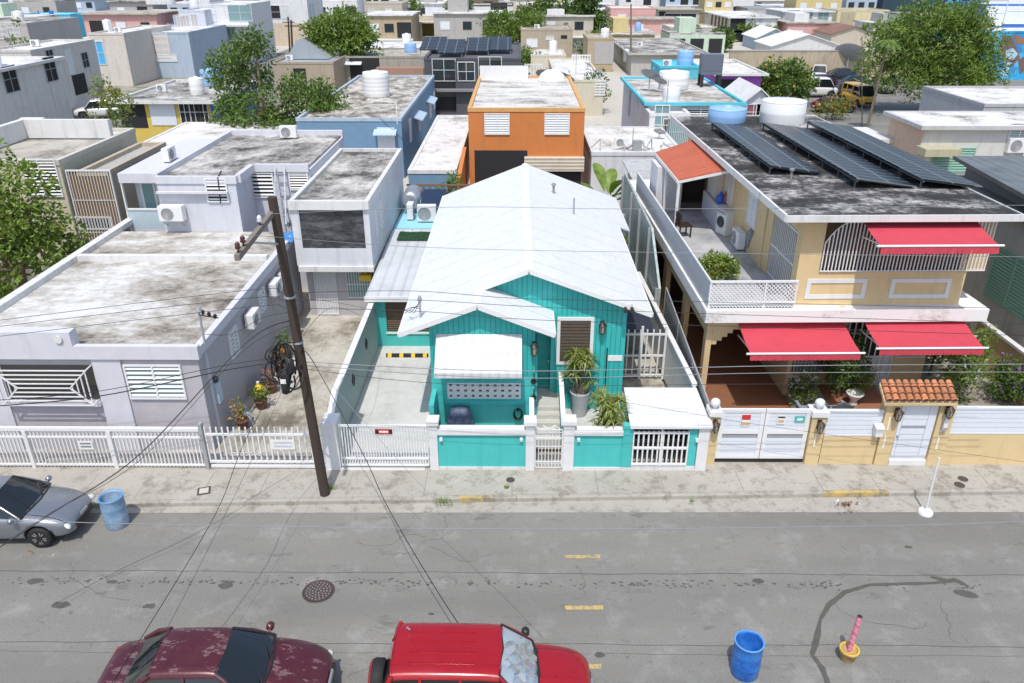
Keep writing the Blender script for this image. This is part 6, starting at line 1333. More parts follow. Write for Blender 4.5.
def tree(name, label, base, trunk_h, blobs, leaf, mats, clumps=60, per=34, lean=(0, 0), r0=.25, group=None, cat='tree', csize=.9, asp=.45, droop=.3, fl=0, seed=1, fill=.55):
    random.seed(seed); b = Vector(base); t = thing(name, label, cat, b, 0, group)
    a = MB(); top = b + Vector((lean[0], lean[1], trunk_h))
    a.tube([b - Vector((0, 0, .1)), b.lerp(top, .35) + Vector((random.uniform(-.1, .1), random.uniform(-.1, .1), 0)), b.lerp(top, .7), top], [r0 * 1.25, r0, r0 * .85, r0 * .7], 9)
    cr = MB(); tot = sum(q[3] * q[4] * q[5] for q in blobs)
    for (dx, dy, dz, rx, ry, rz) in blobs:
        c = b + Vector((dx, dy, dz)); k = max(3, int(clumps * (rx * ry * rz / tot) ** .8 * len(blobs) ** -.2))
        a.tube([top - Vector((0, 0, .2)), top.lerp(c, .5) + Vector((random.uniform(-.2, .2), random.uniform(-.2, .2), .1)), c], [r0 * .55, r0 * .32, r0 * .12], 7)
        for i in range(k):
            d = rdir(); rr = random.uniform(fill, 1.0) if i % 5 else random.uniform(.1, .6)
            p = c + Vector((d.x * rx * rr, d.y * ry * rr, d.z * rz * rr))
            if p.z < b.z + .15: p.z = b.z + .15 + random.random() * .4
            s = csize * random.uniform(.55, 1.15); m = random.choice((0, 0, 1))
            leaves(cr, p, (s, s, s * .7), per, leaf, m, droop, asp)
            if fl and random.random() < .3: leaves(cr, p + Vector((0, 0, s * .5)), (s, s, s * .5), fl, leaf * .9, 2, 0, .8)
            if i % 3 == 0: a.tube([c, c.lerp(p, .6) + Vector((0, 0, random.uniform(-.1, .1))), p], [r0 * .12, r0 * .08, r0 * .03], 5)
    a.build('trunk', BARK, t); cr.build('crown', list(mats), t); random.seed(seed + 99); return t
tree('leafy_tree', 'broad yellow-green leafy tree at the left edge beside the stained roof', (-19.3, 28.0, .1), 2.6,
     [(0, 0, 3.4, 1.7, 2.2, 1.8), (-1.6, -.5, 4.6, 2.2, 2.2, 1.7), (.5, .8, 4.4, 1.5, 1.8, 1.4), (-1.8, -2.6, 2.8, 2.2, 2.2, 1.8), (-.6, .8, 6.0, 1.9, 1.8, 1.2), (-2.8, 1, 6.0, 2.2, 2.0, 1.3), (.2, -2.6, 2.2, 1.5, 1.8, 1.4), (.9, 2.2, 3.0, 1.1, 1.4, 1.2)], .27, (LF_A, LF_A, LF_Y), 300, 38, (.2, .1), .24, seed=3, csize=.62, fl=6, asp=.5)
g = at(268, 165, 0)
tree('leafy_tree', 'tall bushy dark green tree between the white flat roof and the blue house', (g.x + .5, g.y, 0), 3.5,
     [(0, 0, 3.4, 3.0, 2.2, 2.0), (-2.0, 1.5, 6.4, 2.4, 2.2, 2.3), (2.4, .5, 5.0, 2.2, 2.0, 1.6), (-2.9, .2, 3.9, 1.5, 1.6, 1.2), (4.0, .6, 4.3, 1.7, 1.6, 1.2), (-.4, .3, 8.3, 1.4, 1.4, 1.0), (1.0, -.2, 2.2, 2.6, 2.0, 1.3)], .32, (LF_B, LF_D, LF_A), 330, 36, (-.2, 0), .26, seed=5, csize=.72)
g = at(345, 85, 0)
tree('street_tree', 'round-topped green street tree above the rusty long building', (g.x, g.y, 0), 3.4,
     [(0, 0, 5.6, 3.4, 3.0, 2.3), (-2.4, 0, 5.8, 2.3, 2.2, 1.8), (2.2, 0, 5.0, 2.6, 2.4, 2.0), (.6, 0, 7.2, 2.4, 2.2, 1.2)], .5, (LF_A, LF_B), 200, 34, (0, 0), .3, seed=8, csize=1.1)
g = at(462, 44, 0)
tree('street_tree', 'dark rounded tree beside the yellow veranda house', (g.x, g.y, 0), 3, [(0, 0, 5, 2.7, 2.4, 3.0), (-.6, 0, 7, 2.0, 2, 1.8), (1.2, 0, 3.6, 1.8, 1.8, 2.0)], .55, (LF_D, LF_B), 130, 32, (0, 0), .3, seed=11, csize=1.1)
g = at(900, 115, 0)
tree('spreading_tree', 'very large feathery green tree standing beside the parking lot on the right', (at(925, 114, 0).x, at(925, 114, 0).y, 0), 3.2,
     [(0, 0, 6.2, 4.4, 3.8, 3.0), (-4.0, 0, 4.8, 3.4, 3.0, 2.6), (3.8, .5, 5.4, 3.0, 3.0, 2.6), (-1.5, .5, 8.6, 3.6, 3.0, 1.8), (2.2, 0, 8.4, 3.0, 3.0, 1.6), (.5, -1.5, 3.2, 4.6, 2.6, 1.7), (-4.6, .3, 7.4, 2.2, 2.2, 1.6), (5.2, .6, 3.6, 1.8, 2, 1.4)], .46, (LF_A, LF_B, LF_A), 560, 42, (.3, 0), .42, seed=13, csize=.9, asp=.28, droop=.5)
g = at(781, 106, 0)
tree('round_tree', 'round dark tree with yellow blossom beside the purple-fronted house', (g.x, g.y, 0), 2, [(-.4, 0, 2.7, 2.7, 2.4, 2.0), (1.5, .2, 2.2, 1.8, 2.0, 1.4), (-1.6, 0, 2.9, 1.7, 1.8, 1.4), (-.9, -1.2, 1.2, 1.3, 1.2, .9)], .42, (LF_B, LF_D, FLY), 150, 34, (0, 0), .22, seed=17, csize=.8, fl=1)
for i, (px, py, bl, sd, lab, ht) in enumerate(((512, 58, [(0, 0, 4, 3.4, 3, 2.4), (-2.2, 0, 5, 2.4, 2.4, 2.0), (2.4, 0, 5.2, 2.6, 2.4, 2.0)], 21, 'broad green tree left of the concrete block building', 3), (551, 52, [(0, 0, 6.2, 3.6, 3, 3.0), (2.6, 0, 5.2, 2.6, 2.4, 2.6), (-2.6, 0, 5.6, 2.6, 2.4, 2.4)], 23, 'dark dense tree directly behind the concrete block building', 4), (586, 54, [(0, 0, 7, 2.2, 2.2, 3.6), (1.6, 0, 4.6, 1.8, 1.8, 2.6), (-.8, 0, 8.4, 1.6, 1.6, 2)], 25, 'tall dark tree with a narrow top left of the tan house', 4))):
    g = at(px, py, 0); tree('shade_tree', lab, (g.x, g.y, 0), ht, bl, .6, (LF_D, LF_B) if i else (LF_B, LF_A), 150, 30, (0, 0), .3, 'dark trees behind the concrete block building', seed=sd, csize=1.15)
def shrub(name, label, c, r, n, leaf, mats, seed, per=26, fl=0, group=None, cs=None):
    return tree(name, label, c, r[2] * .7, [(0, 0, r[2] * .9, r[0], r[1], r[2] * .85)], leaf, mats, n, per, (0, 0), .05, group, 'shrub', cs or max(.14, r[0] * .32), fl=fl, seed=seed)
for px, py, z, r, n, lf, mt, sd, lab in ((590, 62, 0, (2.0, 1.8, 2.6), 40, .45, (LF_B, LF_D), 31, 'grey-green bush right of the concrete block building'), (524, 74, 0, (1.8, 1.6, 2.2), 40, .4, (LF_B, LF_A), 33, 'bushy shrub left of the plain cream wall'), (593, 112, 0, (1.5, 1.5, 2.4), 45, .3, (LF_D, LF_B), 35, 'dark bush beside the right wall of the orange house'),
        (160, 140, 0, (2.0, 1.4, 2.4), 46, .3, (LF_Y, LF_B), 37, 'straggly yellowish shrub beside the bright white flat roof'), (120, 142, 3, (1.4, 1.2, 2.6), 30, .26, (LF_Y, LF_B), 39, 'thin sprouting shrub at the olive house roof edge'), (34, 95, 0, (1.2, 1.2, 4.5), 40, .35, (LF_Y, LF_B), 41, 'slim tree against the grey apartment wall'), (417, 40, 0, (1.5, 1.4, 4.8), 30, .5, (LF_B, LF_A), 43, 'narrow bright tree left of the yellow veranda house'),
        (7, 12, 0, (3.4, 3, 3.2), 40, .8, (LF_D, LF_B), 45, 'distant dark tree in the top left corner'), (78, 12, 0, (3.2, 3, 4), 40, .8, (LF_D, LF_B), 47, 'distant dark tree left of the cream apartment block'), (105, 11, 0, (4.4, 3, 4), 50, .8, (LF_B, LF_D), 49, 'distant broad tree touching the cream apartment block'), (778, 6, 0, (7, 4, 5), 60, 1.0, (LF_B, LF_A), 51, 'distant wide tree at the top above the arcaded house'), (635, 4, 0, (5, 3, 3.5), 30, 1.0, (LF_D, LF_B), 53, 'distant dark tree at the top right of the pale green house'), (746, 42, 0, (1.8, 1.4, 2.6), 24, .5, (LF_A, LF_B), 55, 'small green tree before the low white-roofed house'), (690, 46, 0, (2.0, 1.4, 2.0), 30, .5, (LF_B, LF_D), 57, 'shrub under the low white roof left of the arcaded house'),
        (832, 120, 0, (1.8, 1.2, 1.2), 26, .3, (LF_Y, LF_B), 59, 'weedy shrub at the near edge of the parking lot'), (770, 45, 0, (1.5, 1.3, 2.4), 24, .5, (LF_A, LF_Y), 60, 'bright small tree right of the arcaded house')):
    g = at(px, py, z); shrub('shrub', lab, (g.x, g.y, z), r, n, lf, mt, sd)
# palm
def palm(label, base, h, nf, L, m, seed, lean=.3, r=.14, name='palm_tree'):
    random.seed(seed); b = Vector(base); t = thing(name, label, 'palm', b); top = b + Vector((lean, 0, h))
    MB().tube([b, b.lerp(top, .5) + Vector((lean * .1, 0, 0)), top], [r * 1.3, r, r * .9], 9).build('trunk', BARK, t); a = MB()
    for i in range(nf):
        g = 6.283 * i / nf + random.uniform(-.2, .2); up = random.uniform(.2, .9); d = Vector((math.cos(g), math.sin(g), 0)); prev = top; s = Vector((-d.y, d.x, 0))
        for k in range(1, 9):
            u = k / 8; p = top + d * L * u * .9 + Vector((0, 0, L * (up * u - 1.1 * u * u)))
            for sg in (-1, 1):
                w_ = L * .26 * math.sin(math.pi * min(.97, u * .85 + .12)); a.add([prev, p, p + s * sg * w_ + Vector((0, 0, -w_ * .55)) + d * .12 * L, prev.lerp(p, .45) + s * sg * w_ * .9 + Vector((0, 0, -w_ * .5))], [(0, 1, 2, 3)], 0)
            prev = p
    a.build('fronds', m, t); return t
g = at(866, 132, 0); palm('slim palm with a bare trunk left of the very large feathery tree', (g.x, g.y, 0), 7.4, 10, 1.25, LF_B, 61, .35, .10)
# banana clump behind the teal roof
g = Vector((atY(609, 165, 38.5).x, 38.0, .1)); t = thing('banana_plant', 'banana plant with broad upright leaves beside the right rear of the teal roof', 'banana plant', (g.x, g.y + .6, .1)); random.seed(63); a = MB(); tr = MB()
for k in range(13):
    ang = random.uniform(0, 6.283); d = Vector((math.cos(ang), math.sin(ang), 0)); b = Vector((g.x, g.y + .6, .1)) + d * .25; tr.tube([b, b + Vector((0, 0, random.uniform(2.0, 2.8)))], [.12, .08], 8) if k < 4 else None
    L = random.uniform(1.1, 1.6); prev = None; s = Vector((-d.y, d.x, 0)); up = random.uniform(.7, 1.6); z0 = random.uniform(1.7, 2.7)
    for q in range(8):
        u = q / 7; p = b + d * L * u * .75 + Vector((0, 0, z0 + L * (up * u - .75 * u * u))); w_ = .34 * math.sin(math.pi * (u * .9 + .06))
        cur = (p + s * w_ + Vector((0, 0, .10)), p, p - s * w_ + Vector((0, 0, .10)))
        if prev: a.add([prev[0], prev[1], cur[1], cur[0]], [(0, 1, 2, 3)], 0, True); a.add([prev[1], prev[2], cur[2], cur[1]], [(0, 1, 2, 3)], 0, True)
        prev = cur
a.build('leaf', LF_A, t); tr.build('stem', plain('banana_stem', (.20, .22, .08), .6), t)
for px, py, z, r, sd, lab in ((434, 186, .1, (1.25, 1.0, 1.5), 65, 'dense dark green shrub behind the brown lattice fence'), (404, 192, .1, (.8, .7, 1.3), 67, 'pale spiky shrub at the corner of the white box house'), (452, 190, .1, (.7, .7, 1.9), 68, 'climbing greenery on the rusty orange wall')):
    g = at(px, py, z); shrub('shrub', lab, (atY(px, py - 8, 39.9).x, 39.9 if sd != 67 else 39.5, .1), (r[0], r[1] * .6, r[2]), 60, .2, (LF_B, LF_A) if sd != 65 else (LF_D, LF_B), sd, 30)
g = at(628, 230, .1); shrub('shrub', 'green creeper at the back of the alley behind the teal roof', (4.35, 32.5, .1), (.5, .9, 1.8), 40, .16, (LF_B, LF_D), 69)
MBx = MB(); fence_bars(MBx, (3.6, 30.6, 0), (4.8, 30.6, 0), .1, 1.7, .16, .05); MBx.box(3.6, 4.8, 30.56, 30.64, 1.55, 1.6).box(3.6, 4.8, 30.56, 30.64, .4, .46)
t = thing('rear_gate', 'white picket gate closing the alley beyond the dark navy sheet', 'gate', (4.2, 30.6, .1)); MBx.build('panel', WHITEM, t)
# potted plants on the patio: rosettes of striped leaves on several canes
def dracaena(label, c, h, heads, spread, seed, pot=True, L=.42):
    random.seed(seed); b = Vector(c); t = thing('potted_plant', label, 'potted plant', b)
    ph = .85 if pot else .30
    pr = [(.20, 0), (.21, .03), (.30, ph - .05), (.32, ph), (.29, ph), (.27, ph - .10), (.02, ph - .11)] if pot else [(.22, 0), (.28, .25), (.30, ph), (.26, ph), (.24, ph - .06), (.02, ph - .07)]
    MB().lathe(pr, (b.x, b.y, b.z), 24).build('pot', plain('pot_grey', (.46, .47, .48), .5, 0, .06) if pot else plain('pot_dark', (.07, .06, .055), .7), t)
    st = MB(); lf = MB()
    for i in range(heads):
        g = 6.283 * i / heads + random.uniform(-.4, .4); rr = spread * random.uniform(.15, 1) ** .7; e = b + Vector((rr * math.cos(g), rr * math.sin(g) * .8, ph + h * random.uniform(.25, 1) * (1.15 - .35 * rr / spread)))
        st.tube([b + Vector((0, 0, ph - .12)), b.lerp(e, .55) + Vector((0, 0, .15)), e], [.028, .02, .014], 6)
        for k in range(26):
            d = rdir(); d.z = abs(d.z) * .9 + random.uniform(-.35, .25); d.normalize(); s = d.cross(Vector((0, 0, 1))); s = s.normalized() if s.length > .05 else Vector((1, 0, 0)); l = L * random.uniform(.6, 1.1)
            p1 = e + d * l * .5 + Vector((0, 0, .02)); p2 = e + d * l + Vector((0, 0, -l * .32))
            lf.add([e - s * .008, p1 - s * .021, p2, p1 + s * .021, e + s * .008], [(0, 1, 3, 4), (1, 2, 3)], random.choice((0, 0, 1)))
    st.build('cane', BARK, t); lf.build('leaf', [LF_V, LF_A], t); return t
g = at(579, 414, .36); dracaena('tall yellow-striped dracaena in a high pale grey pot by the teal steps', (g.x, g.y, .345), 1.35, 17, .45, 71)
g = at(608, 428, .36); dracaena('lower bushy striped dracaena in a dark pot behind the white coping', (2.62, 18.98, .345), 1.75, 26, .40, 73, False)
# garden of the yellow house
def bush(px, py, r, n, lf, mt, sd, lab, fl=0, z=.15, Y=None):
    g = at(px, py, z) if Y is None else atY(px, py, Y); return shrub('garden_bush', lab, (g.x, g.y, z), r, n, lf, mt, sd, 24, fl)
bush(838, 394, (.8, .65, 1.3), 90, .14, (LF_D, LF_B), 75, 'dense dark bush under the left lower awning')
bush(800, 405, (.5, .4, .75), 40, .12, (LF_B, LF_D, FLW), 77, 'small bush with white flower heads at the garage gate', 10)
bush(860, 396, (.35, .3, .6), 30, .10, (LF_Y, LF_A), 78, 'yellowish small bush beside the garden gate path')
bush(957, 402, (.75, .65, 1.7), 110, .13, (LF_A, LF_B, FLW), 79, 'tall white-flowered bush right of the tiled gateway', 8)
bush(930, 372, (.9, .5, 1.0), 60, .14, (LF_D, LF_B), 81, 'dark shrub against the yellow wall behind the tiled gateway')
bush(1008, 402, (.75, .8, .9), 90, .14, (LF_D, LF_B, FLP), 83, 'dark planter bush with purple blossom at the right edge', 3)
g = at(717, 279, 3.55); random.seed(85); shrub('potted_shrub', 'leafy pale green plant in a bowl on the upper terrace', (g.x, g.y, 3.55), (.6, .5, .5), 50, .18, (LF_A, LF_Y), 85, 22)
t = thing('planter_bowl', 'white ornamental bowl planter beside the dark bush in the garden', 'planter', (at(853, 403, .2).x, at(853, 403, .2).y, .16)); MB().lathe([(.12, 0), (.14, .05), (.08, .12), (.25, .36), (.28, .42), (.24, .42), (.02, .36)], (0, 0, 0), 20).build('bowl', TRIM, t, False); a = MB(); random.seed(87); leaves(a, (0, 0, .45), (.2, .2, .12), 60, .1, 0); a.build('leaf', LF_B, t, False)
def chair(label, c, rz):
    t = thing('slatted_chair', label, 'garden chair', c, rz, 'grey slatted garden chairs'); m = plain('chair_grey', (.22, .25, .28), .6); a = MB()
    for k in range(5): x = -.26 + k * .13; a.extr([(x - .058, .30, .35), (x + .058, .30, .35), (x + .065, .52, .95 + .10 * (1 - abs(k - 2) / 2)), (x - .065, .52, .95 + .10 * (1 - abs(k - 2) / 2))], (0, .03, 0))
    a.build('backrest', m, t, False); MB().extr([(-.3, -.35, .40), (.3, -.35, .40), (.3, .32, .30), (-.3, .32, .30)], (0, 0, .03)).build('seat', m, t, False)
    for s in (-1, 1): MB().box(s * .36 - .05, s * .36 + .05, -.42, .40, .55, .58).build('armrest', m, t, False)
    for x in (-.33, .33):
        for y in (-.32, .32): MB().box(x - .03, x + .03, y - .03, y + .03, 0, .549 if y < 0 else .545).build('leg', m, t, False)
chair('grey slatted garden chair just left of the ball-topped pier', (at(813, 402, .9).x, 20.9, .15), R(180)); chair('grey slatted garden chair just right of the ball-topped pier', (at(836, 402, .9).x, 20.9, .15), R(180))
tag(MB().extr([(13.2, 19.1, .145), (14.0, 19.1, .145), (13.6, 22.6, .145), (12.9, 22.6, .145)], (0, 0, .16)).build('planting_kerb', WALK, None), 'pale concrete kerb running between the flowered bush and the dark planter', 'kerb')
# weeds in cracks
for px, py, r_, n, sd, lab in ((445, 503, .22, 60, 91, 'tuft of green weeds at the left end of the yellow kerb mark'), (330, 489, .12, 34, 93, 'small weed tuft at the foot of the utility pole'), (507, 488, .07, 20, 95, 'tiny weed in the pavement below the teal wall'), (850, 508, .2, 30, 97, 'dry brown weeds in the gutter by the right yellow kerb mark'), (692, 502, .07, 16, 99, 'tiny weed at the kerb below the yellow pier')):
    g = at(px, py, .13); random.seed(sd); a = MB()
    for k in range(n):
        ang = random.uniform(0, 6.283); r1 = r_ * random.uniform(0, 1); b = Vector((r1 * math.cos(ang) * 1.5, r1 * math.sin(ang) * .7, 0)); tip = b + Vector((random.gauss(0, .07), random.gauss(0, .07), random.uniform(.05, .22) * (1 if sd != 97 else .3))); s = Vector((.008, .004, 0)); a.add([b - s, b + s, tip], [(0, 1, 2)])
    o = a.build('weeds', LF_A if sd != 97 else plain('dry_weed', (.20, .12, .05), .9)); o.location = (g.x, g.y, .13 if sd != 97 else .01); tag(o, lab, 'weeds')
for i, (px, py, sd, w_, lab) in enumerate(((255, 22, 201, 3, 'distant tree between the balcony house and the white corner block'), (225, 8, 202, 4, 'distant tree on the skyline above the balcony house'), (310, 10, 203, 3, 'distant tree on the skyline right of the white corner block'), (405, 8, 204, 3, 'distant tree on the skyline above the scribbled shed'), (590, 12, 205, 3, 'distant tree left of the turquoise hut'), (665, 6, 206, 4, 'distant tree on the skyline right of the pink house'), (705, 20, 207, 2.4, 'distant tree right of the beige balcony house'), (845, 14, 208, 3, 'distant tree above the pale yellow house'), (720, 52, 209, 2, 'bush at the corner of the low white-roofed house'), (185, 4, 210, 4, 'distant tree on the skyline above the cream bare wall'), (45, 30, 211, 2.5, 'distant tree beside the grey tower'), (372, 14, 212, 3, 'distant tree right of the yellow facade'))):
    g = at(px, py, 0); shrub('distant_tree', lab, (g.x, g.y, 0), (w_, w_, w_ * 1.1), 22, .9, (LF_B, LF_D), sd, 22)
# ================================================================ VEHICLES
def carpaint(name, col, worn=None, rough=.28, metal=.3, gaps=None):
    """gaps: hood rear x, hood edge y, tail panel x - the shut lines of the bonnet and boot lid"""
    m, t, b = nodes(name)
    c = mix(t, noise(t, 2, 3), tuple(x * .93 for x in col), tuple(x * 1.06 for x in col))
    b.inputs['Metallic'].default_value = metal; b.inputs['Coat Weight'].default_value = .5; b.inputs['Coat Roughness'].default_value = .12
    t.links.new(ramp(t, noise(t, 1.6, 6, .7), [(.4, g3(rough * .8)), (.65, g3(rough * 1.7))]), b.inputs['Roughness'])
    if worn:
        g = nd(t, 'ShaderNodeNewGeometry'); sx = nd(t, 'ShaderNodeSeparateXYZ'); t.links.new(g.outputs['Normal'], sx.inputs[0])
        up = ramp(t, sx.outputs['Z'], [(.80, g3(0)), (.93, g3(1))])
        k = ramp(t, noise(t, 3.0, 10, .78, (.7, 1.5, 1)), [(.555, g3(0)), (.58, g3(.85)), (.62, g3(.25)), (.70, g3(.5))])
        c = mix(t, mix(t, 1.0, k, up, 'MULTIPLY'), c, worn)
    if gaps:
        tc = nd(t, 'ShaderNodeTexCoord'); sp = nd(t, 'ShaderNodeSeparateXYZ'); t.links.new(tc.outputs['Object'], sp.inputs[0])
        def mt(op, a_, b_):
            n = nd(t, 'ShaderNodeMath', op=op)
            for i, x in enumerate((a_, b_)):
                if isinstance(x, (int, float)): n.inputs[i].default_value = x
                elif x is not None: t.links.new(x, n.inputs[i])
            return n.outputs[0]
        ay = mt('ABSOLUTE', sp.outputs[1], None); xo = sp.outputs[0]; zz = mt('GREATER_THAN', sp.outputs[2], .62)
        near = lambda v, q, e: mt('LESS_THAN', mt('ABSOLUTE', mt('SUBTRACT', v, q), None), e)
        h1 = mt('MULTIPLY', near(ay, gaps[1], .009), mt('GREATER_THAN', xo, gaps[0]))
        h2 = mt('MULTIPLY', near(xo, gaps[0] + .05, .012), mt('LESS_THAN', ay, gaps[1]))
        h3 = mt('MULTIPLY', near(xo, gaps[2], .009), mt('LESS_THAN', ay, .62))
        al = mt('MULTIPLY', mt('MAXIMUM', mt('MAXIMUM', h1, h2), h3), zz)
        c = mix(t, al, c, (.012, .012, .012))
    t.links.new(c, b.inputs['Base Color']); MATS[name] = m; return m
CGL = plain('car_glass', (.012, .016, .018), .04, 0, .1, 3, .6)
def bake(o, cutters):
    for i, c in enumerate(cutters):
        b = o.modifiers.new('Cut%d' % i, 'BOOLEAN'); b.operation = 'DIFFERENCE'; b.solver = 'EXACT'; b.object = c
    bpy.context.view_layer.update()
    me = bpy.data.meshes.new_from_object(o.evaluated_get(bpy.context.evaluated_depsgraph_get())); old = o.data
    o.modifiers.clear(); o.data = me; bpy.data.meshes.remove(old)
    for c in cutters: bpy.data.objects.remove(c)
def car(name, label, cat, loc, rz, m, st, gh, wheels, wr=.31, hw=.86, group=None, rim=None, suv=False, foil=False, simple=False, pickup=None, hl=1.15):
    """st: stations (x, half width, low z, side top z, deck z); gh: cowl x, roof front x, roof rear x, tail x, belt z, roof z, roof half width"""
    t = thing(name, label, cat, loc, rz, group); a = MB(); rings = []
    for (x, w_, zl, zs, zd) in st:
        h_ = [(w_ * .80, zl), (w_ * .96, zl + .07), (w_ * 1.0, zl + (zs - zl) * .45), (w_ * .985, zs - .10), (w_ * .93, zs), (w_ * .70, zd - .004), (w_ * .36, zd + .012)]
        rings.append([(x, y, z) for y, z in h_] + [(x, 0, zd + .018)] + [(x, -y, z) for y, z in reversed(h_)])
    n = len(rings[0])
    a.add([p for r_ in rings for p in r_], [(i * n + j, (i + 1) * n + j, (i + 1) * n + (j + 1) % n, i * n + (j + 1) % n) for i in range(len(rings) - 1) for j in range(n)], 0, True)
    a.add(rings[0], [list(range(n))], 0, True); a.add(rings[-1], [list(range(n))[::-1]], 0, True)
    # join caps
    body = a.build('body', [m, BLACKM], t, False)
    import bmesh
    bm = bmesh.new(); bm.from_mesh(body.data); bmesh.ops.remove_doubles(bm, verts=bm.verts, dist=1e-5); bmesh.ops.recalc_face_normals(bm, faces=bm.faces)
    for f in bm.faces: f.smooth = True
    bm.to_mesh(body.data); bm.free()
    s_ = body.modifiers.new('Subsurf', 'SUBSURF'); s_.levels = s_.render_levels = 1 if simple else 2
    cuts = []
    for wx in wheels:
        for sg in (-1, 1):
            c = MB().lathe([(wr + .07, -.30), (wr + .07, .30)], (wx, sg * hw, wr + .02), 24, 1, 'Y'); o = c.build('cutter', [m, BLACKM]); o.matrix_world = Matrix.Identity(4); cuts.append(o)
    body.parent = None; bake(body, cuts); body.parent = t
    xa, xb, xc, xd, zb, zr, rw = gh; bw = hw * .93
    if pickup: pass
    # roof with crown, its edges rolling down to the side glass
    r_ = MB(); N, K = 8, 12; V = []
    for i in range(N + 1):
        u = i / N; x = xb + (xc - xb) * u
        for j in range(K + 1):
            v = j / K * 2 - 1; xx = x + (.07 * (1 - v * v) * (1 - 2 * u)); V.append((xx, (rw + .045) * math.sin(v * 1.5708) , zr + .045 * (1 - v ** 2) - .03 * (2 * u - 1) ** 4 - .085 * abs(v) ** 7))
    r_.add(V, [(i * (K + 1) + j, i * (K + 1) + j + 1, (i + 1) * (K + 1) + j + 1, (i + 1) * (K + 1) + j) for i in range(N) for j in range(K)], 0, True)
    P = lambda x, y, z: Vector((x, y, z)); pl = .05
    for sg in (-1, 1):
        r_.tube([P(xa, sg * bw, zb - .02), P((xa + xb) / 2, sg * ((bw + rw) / 2 + .02), (zb + zr) / 2 + .01), P(xb + .02, sg * (rw + .01), zr - .035)], .034, 8); r_.tube([P(xd, sg * bw * .97, zb - .02), P((xd + xc) / 2, sg * ((bw + rw) / 2 + .02), (zb + zr) / 2 + .02), P(xc - .01, sg * (rw + .01), zr - .035)], .055, 8)
        mx = [(xb + xc) / 2 + .05] if not suv else [xb + (xc - xb) * .34, xb + (xc - xb) * .72]
        for q in mx: r_.bar(P(q, sg * bw, zb - .02), P(q - .04, sg * rw, zr - .05), .05, .09)
    ro = r_.build('roof', m, t, False)
    if suv and not simple:
        for k in range(4): y = -rw * .62 + k * rw * .41; MB().bar((xc + .25, y, zr + .024 + .02 * (1 - (y / rw) ** 2)), (xb - .45, y, zr + .032 + .03 * (1 - (y / rw) ** 2)), .035, .03).build('roof_rib', m, ro, False)
    def sheet(nm, A, B, C, D, bow, mat, nn=8):                      # A,B lower edge; D,C upper edge; bows outward along x
        g = MB(); V = []
        for i in range(5):
            v = i / 4
            for j in range(nn + 1):
                u = j / nn; p = A.lerp(B, u).lerp(D.lerp(C, u), v); k = 1 - (2 * u - 1) ** 2; V.append(p + Vector((bow * k * (1 - .5 * v), 0, .03 * k * v)))
        g.add(V, [(i * (nn + 1) + j, i * (nn + 1) + j + 1, (i + 1) * (nn + 1) + j + 1, (i + 1) * (nn + 1) + j) for i in range(4) for j in range(nn)], 0, True); return g.build(nm, mat, t, False)
    FO = plain('foil_shade', (.62, .68, .72), .25, .85, .3, 9)
    ws = sheet('windscreen', P(xa, bw, zb), P(xa, -bw, zb), P(xb, -rw, zr), P(xb, rw, zr), .13, CGL if not foil else plain('windscreen_clear', (.35, .42, .46), .05, 0, .3, 4))
    if foil:
        random.seed(4); g = MB(); V = []; nn = 12
        for i in range(9):
            for j in range(nn + 1):
                u = j / nn; v = i / 8; p = P(xa - .02, bw * .9, zb + .02).lerp(P(xa - .02, -bw * .9, zb + .02), u).lerp(P(xb, rw * .9, zr - .04).lerp(P(xb, -rw * .9, zr - .04), u), v); k = 1 - (2 * u - 1) ** 2; V.append(p + Vector((.13 * k * (1 - .5 * v) + .02 + random.uniform(-.012, .012), 0, .03 * k * v + .012 + random.uniform(-.02, .02))))
        g.add(V, [(i * (nn + 1) + j, i * (nn + 1) + j + 1, (i + 1) * (nn + 1) + j + 1, (i + 1) * (nn + 1) + j) for i in range(8) for j in range(nn)], 0, False); g.build('sunshade', FO, ws, False)
    sheet('rear_window', P(xd, -bw * .97, zb), P(xd, bw * .97, zb), P(xc, rw, zr), P(xc, -rw, zr), -.10, CGL)
    if not simple:
        MB().tube([P(xa + .015, bw, zb), P(xa + .105, bw * .5, zb + .022), P(xa + .145, 0, zb + .03), P(xa + .105, -bw * .5, zb + .022), P(xa + .015, -bw, zb)], .028, 6).tube([P(xb + .01, rw, zr - .01), P(xb + .07, 0, zr + .028), P(xb + .01, -rw, zr - .01)], .014, 6).tube([P(xa, bw, zb + .02), P(xb + .02, rw - .01, zr)], .02, 6).tube([P(xa, -bw, zb + .02), P(xb + .02, -rw + .01, zr)], .02, 6).build('windscreen_seal', BLACKM, ws, False)
    for sg in (-1, 1):
        g = MB(); q = [xa, xb] ; g.poly([(xa - .02, sg * (bw - .01), zb), (xd + .02, sg * (bw * .97 - .01), zb), (xc + .02, sg * (rw - .005), zr - .02), (xb - .02, sg * (rw - .005), zr - .02)]); g.build('side_window', CGL, t, False)
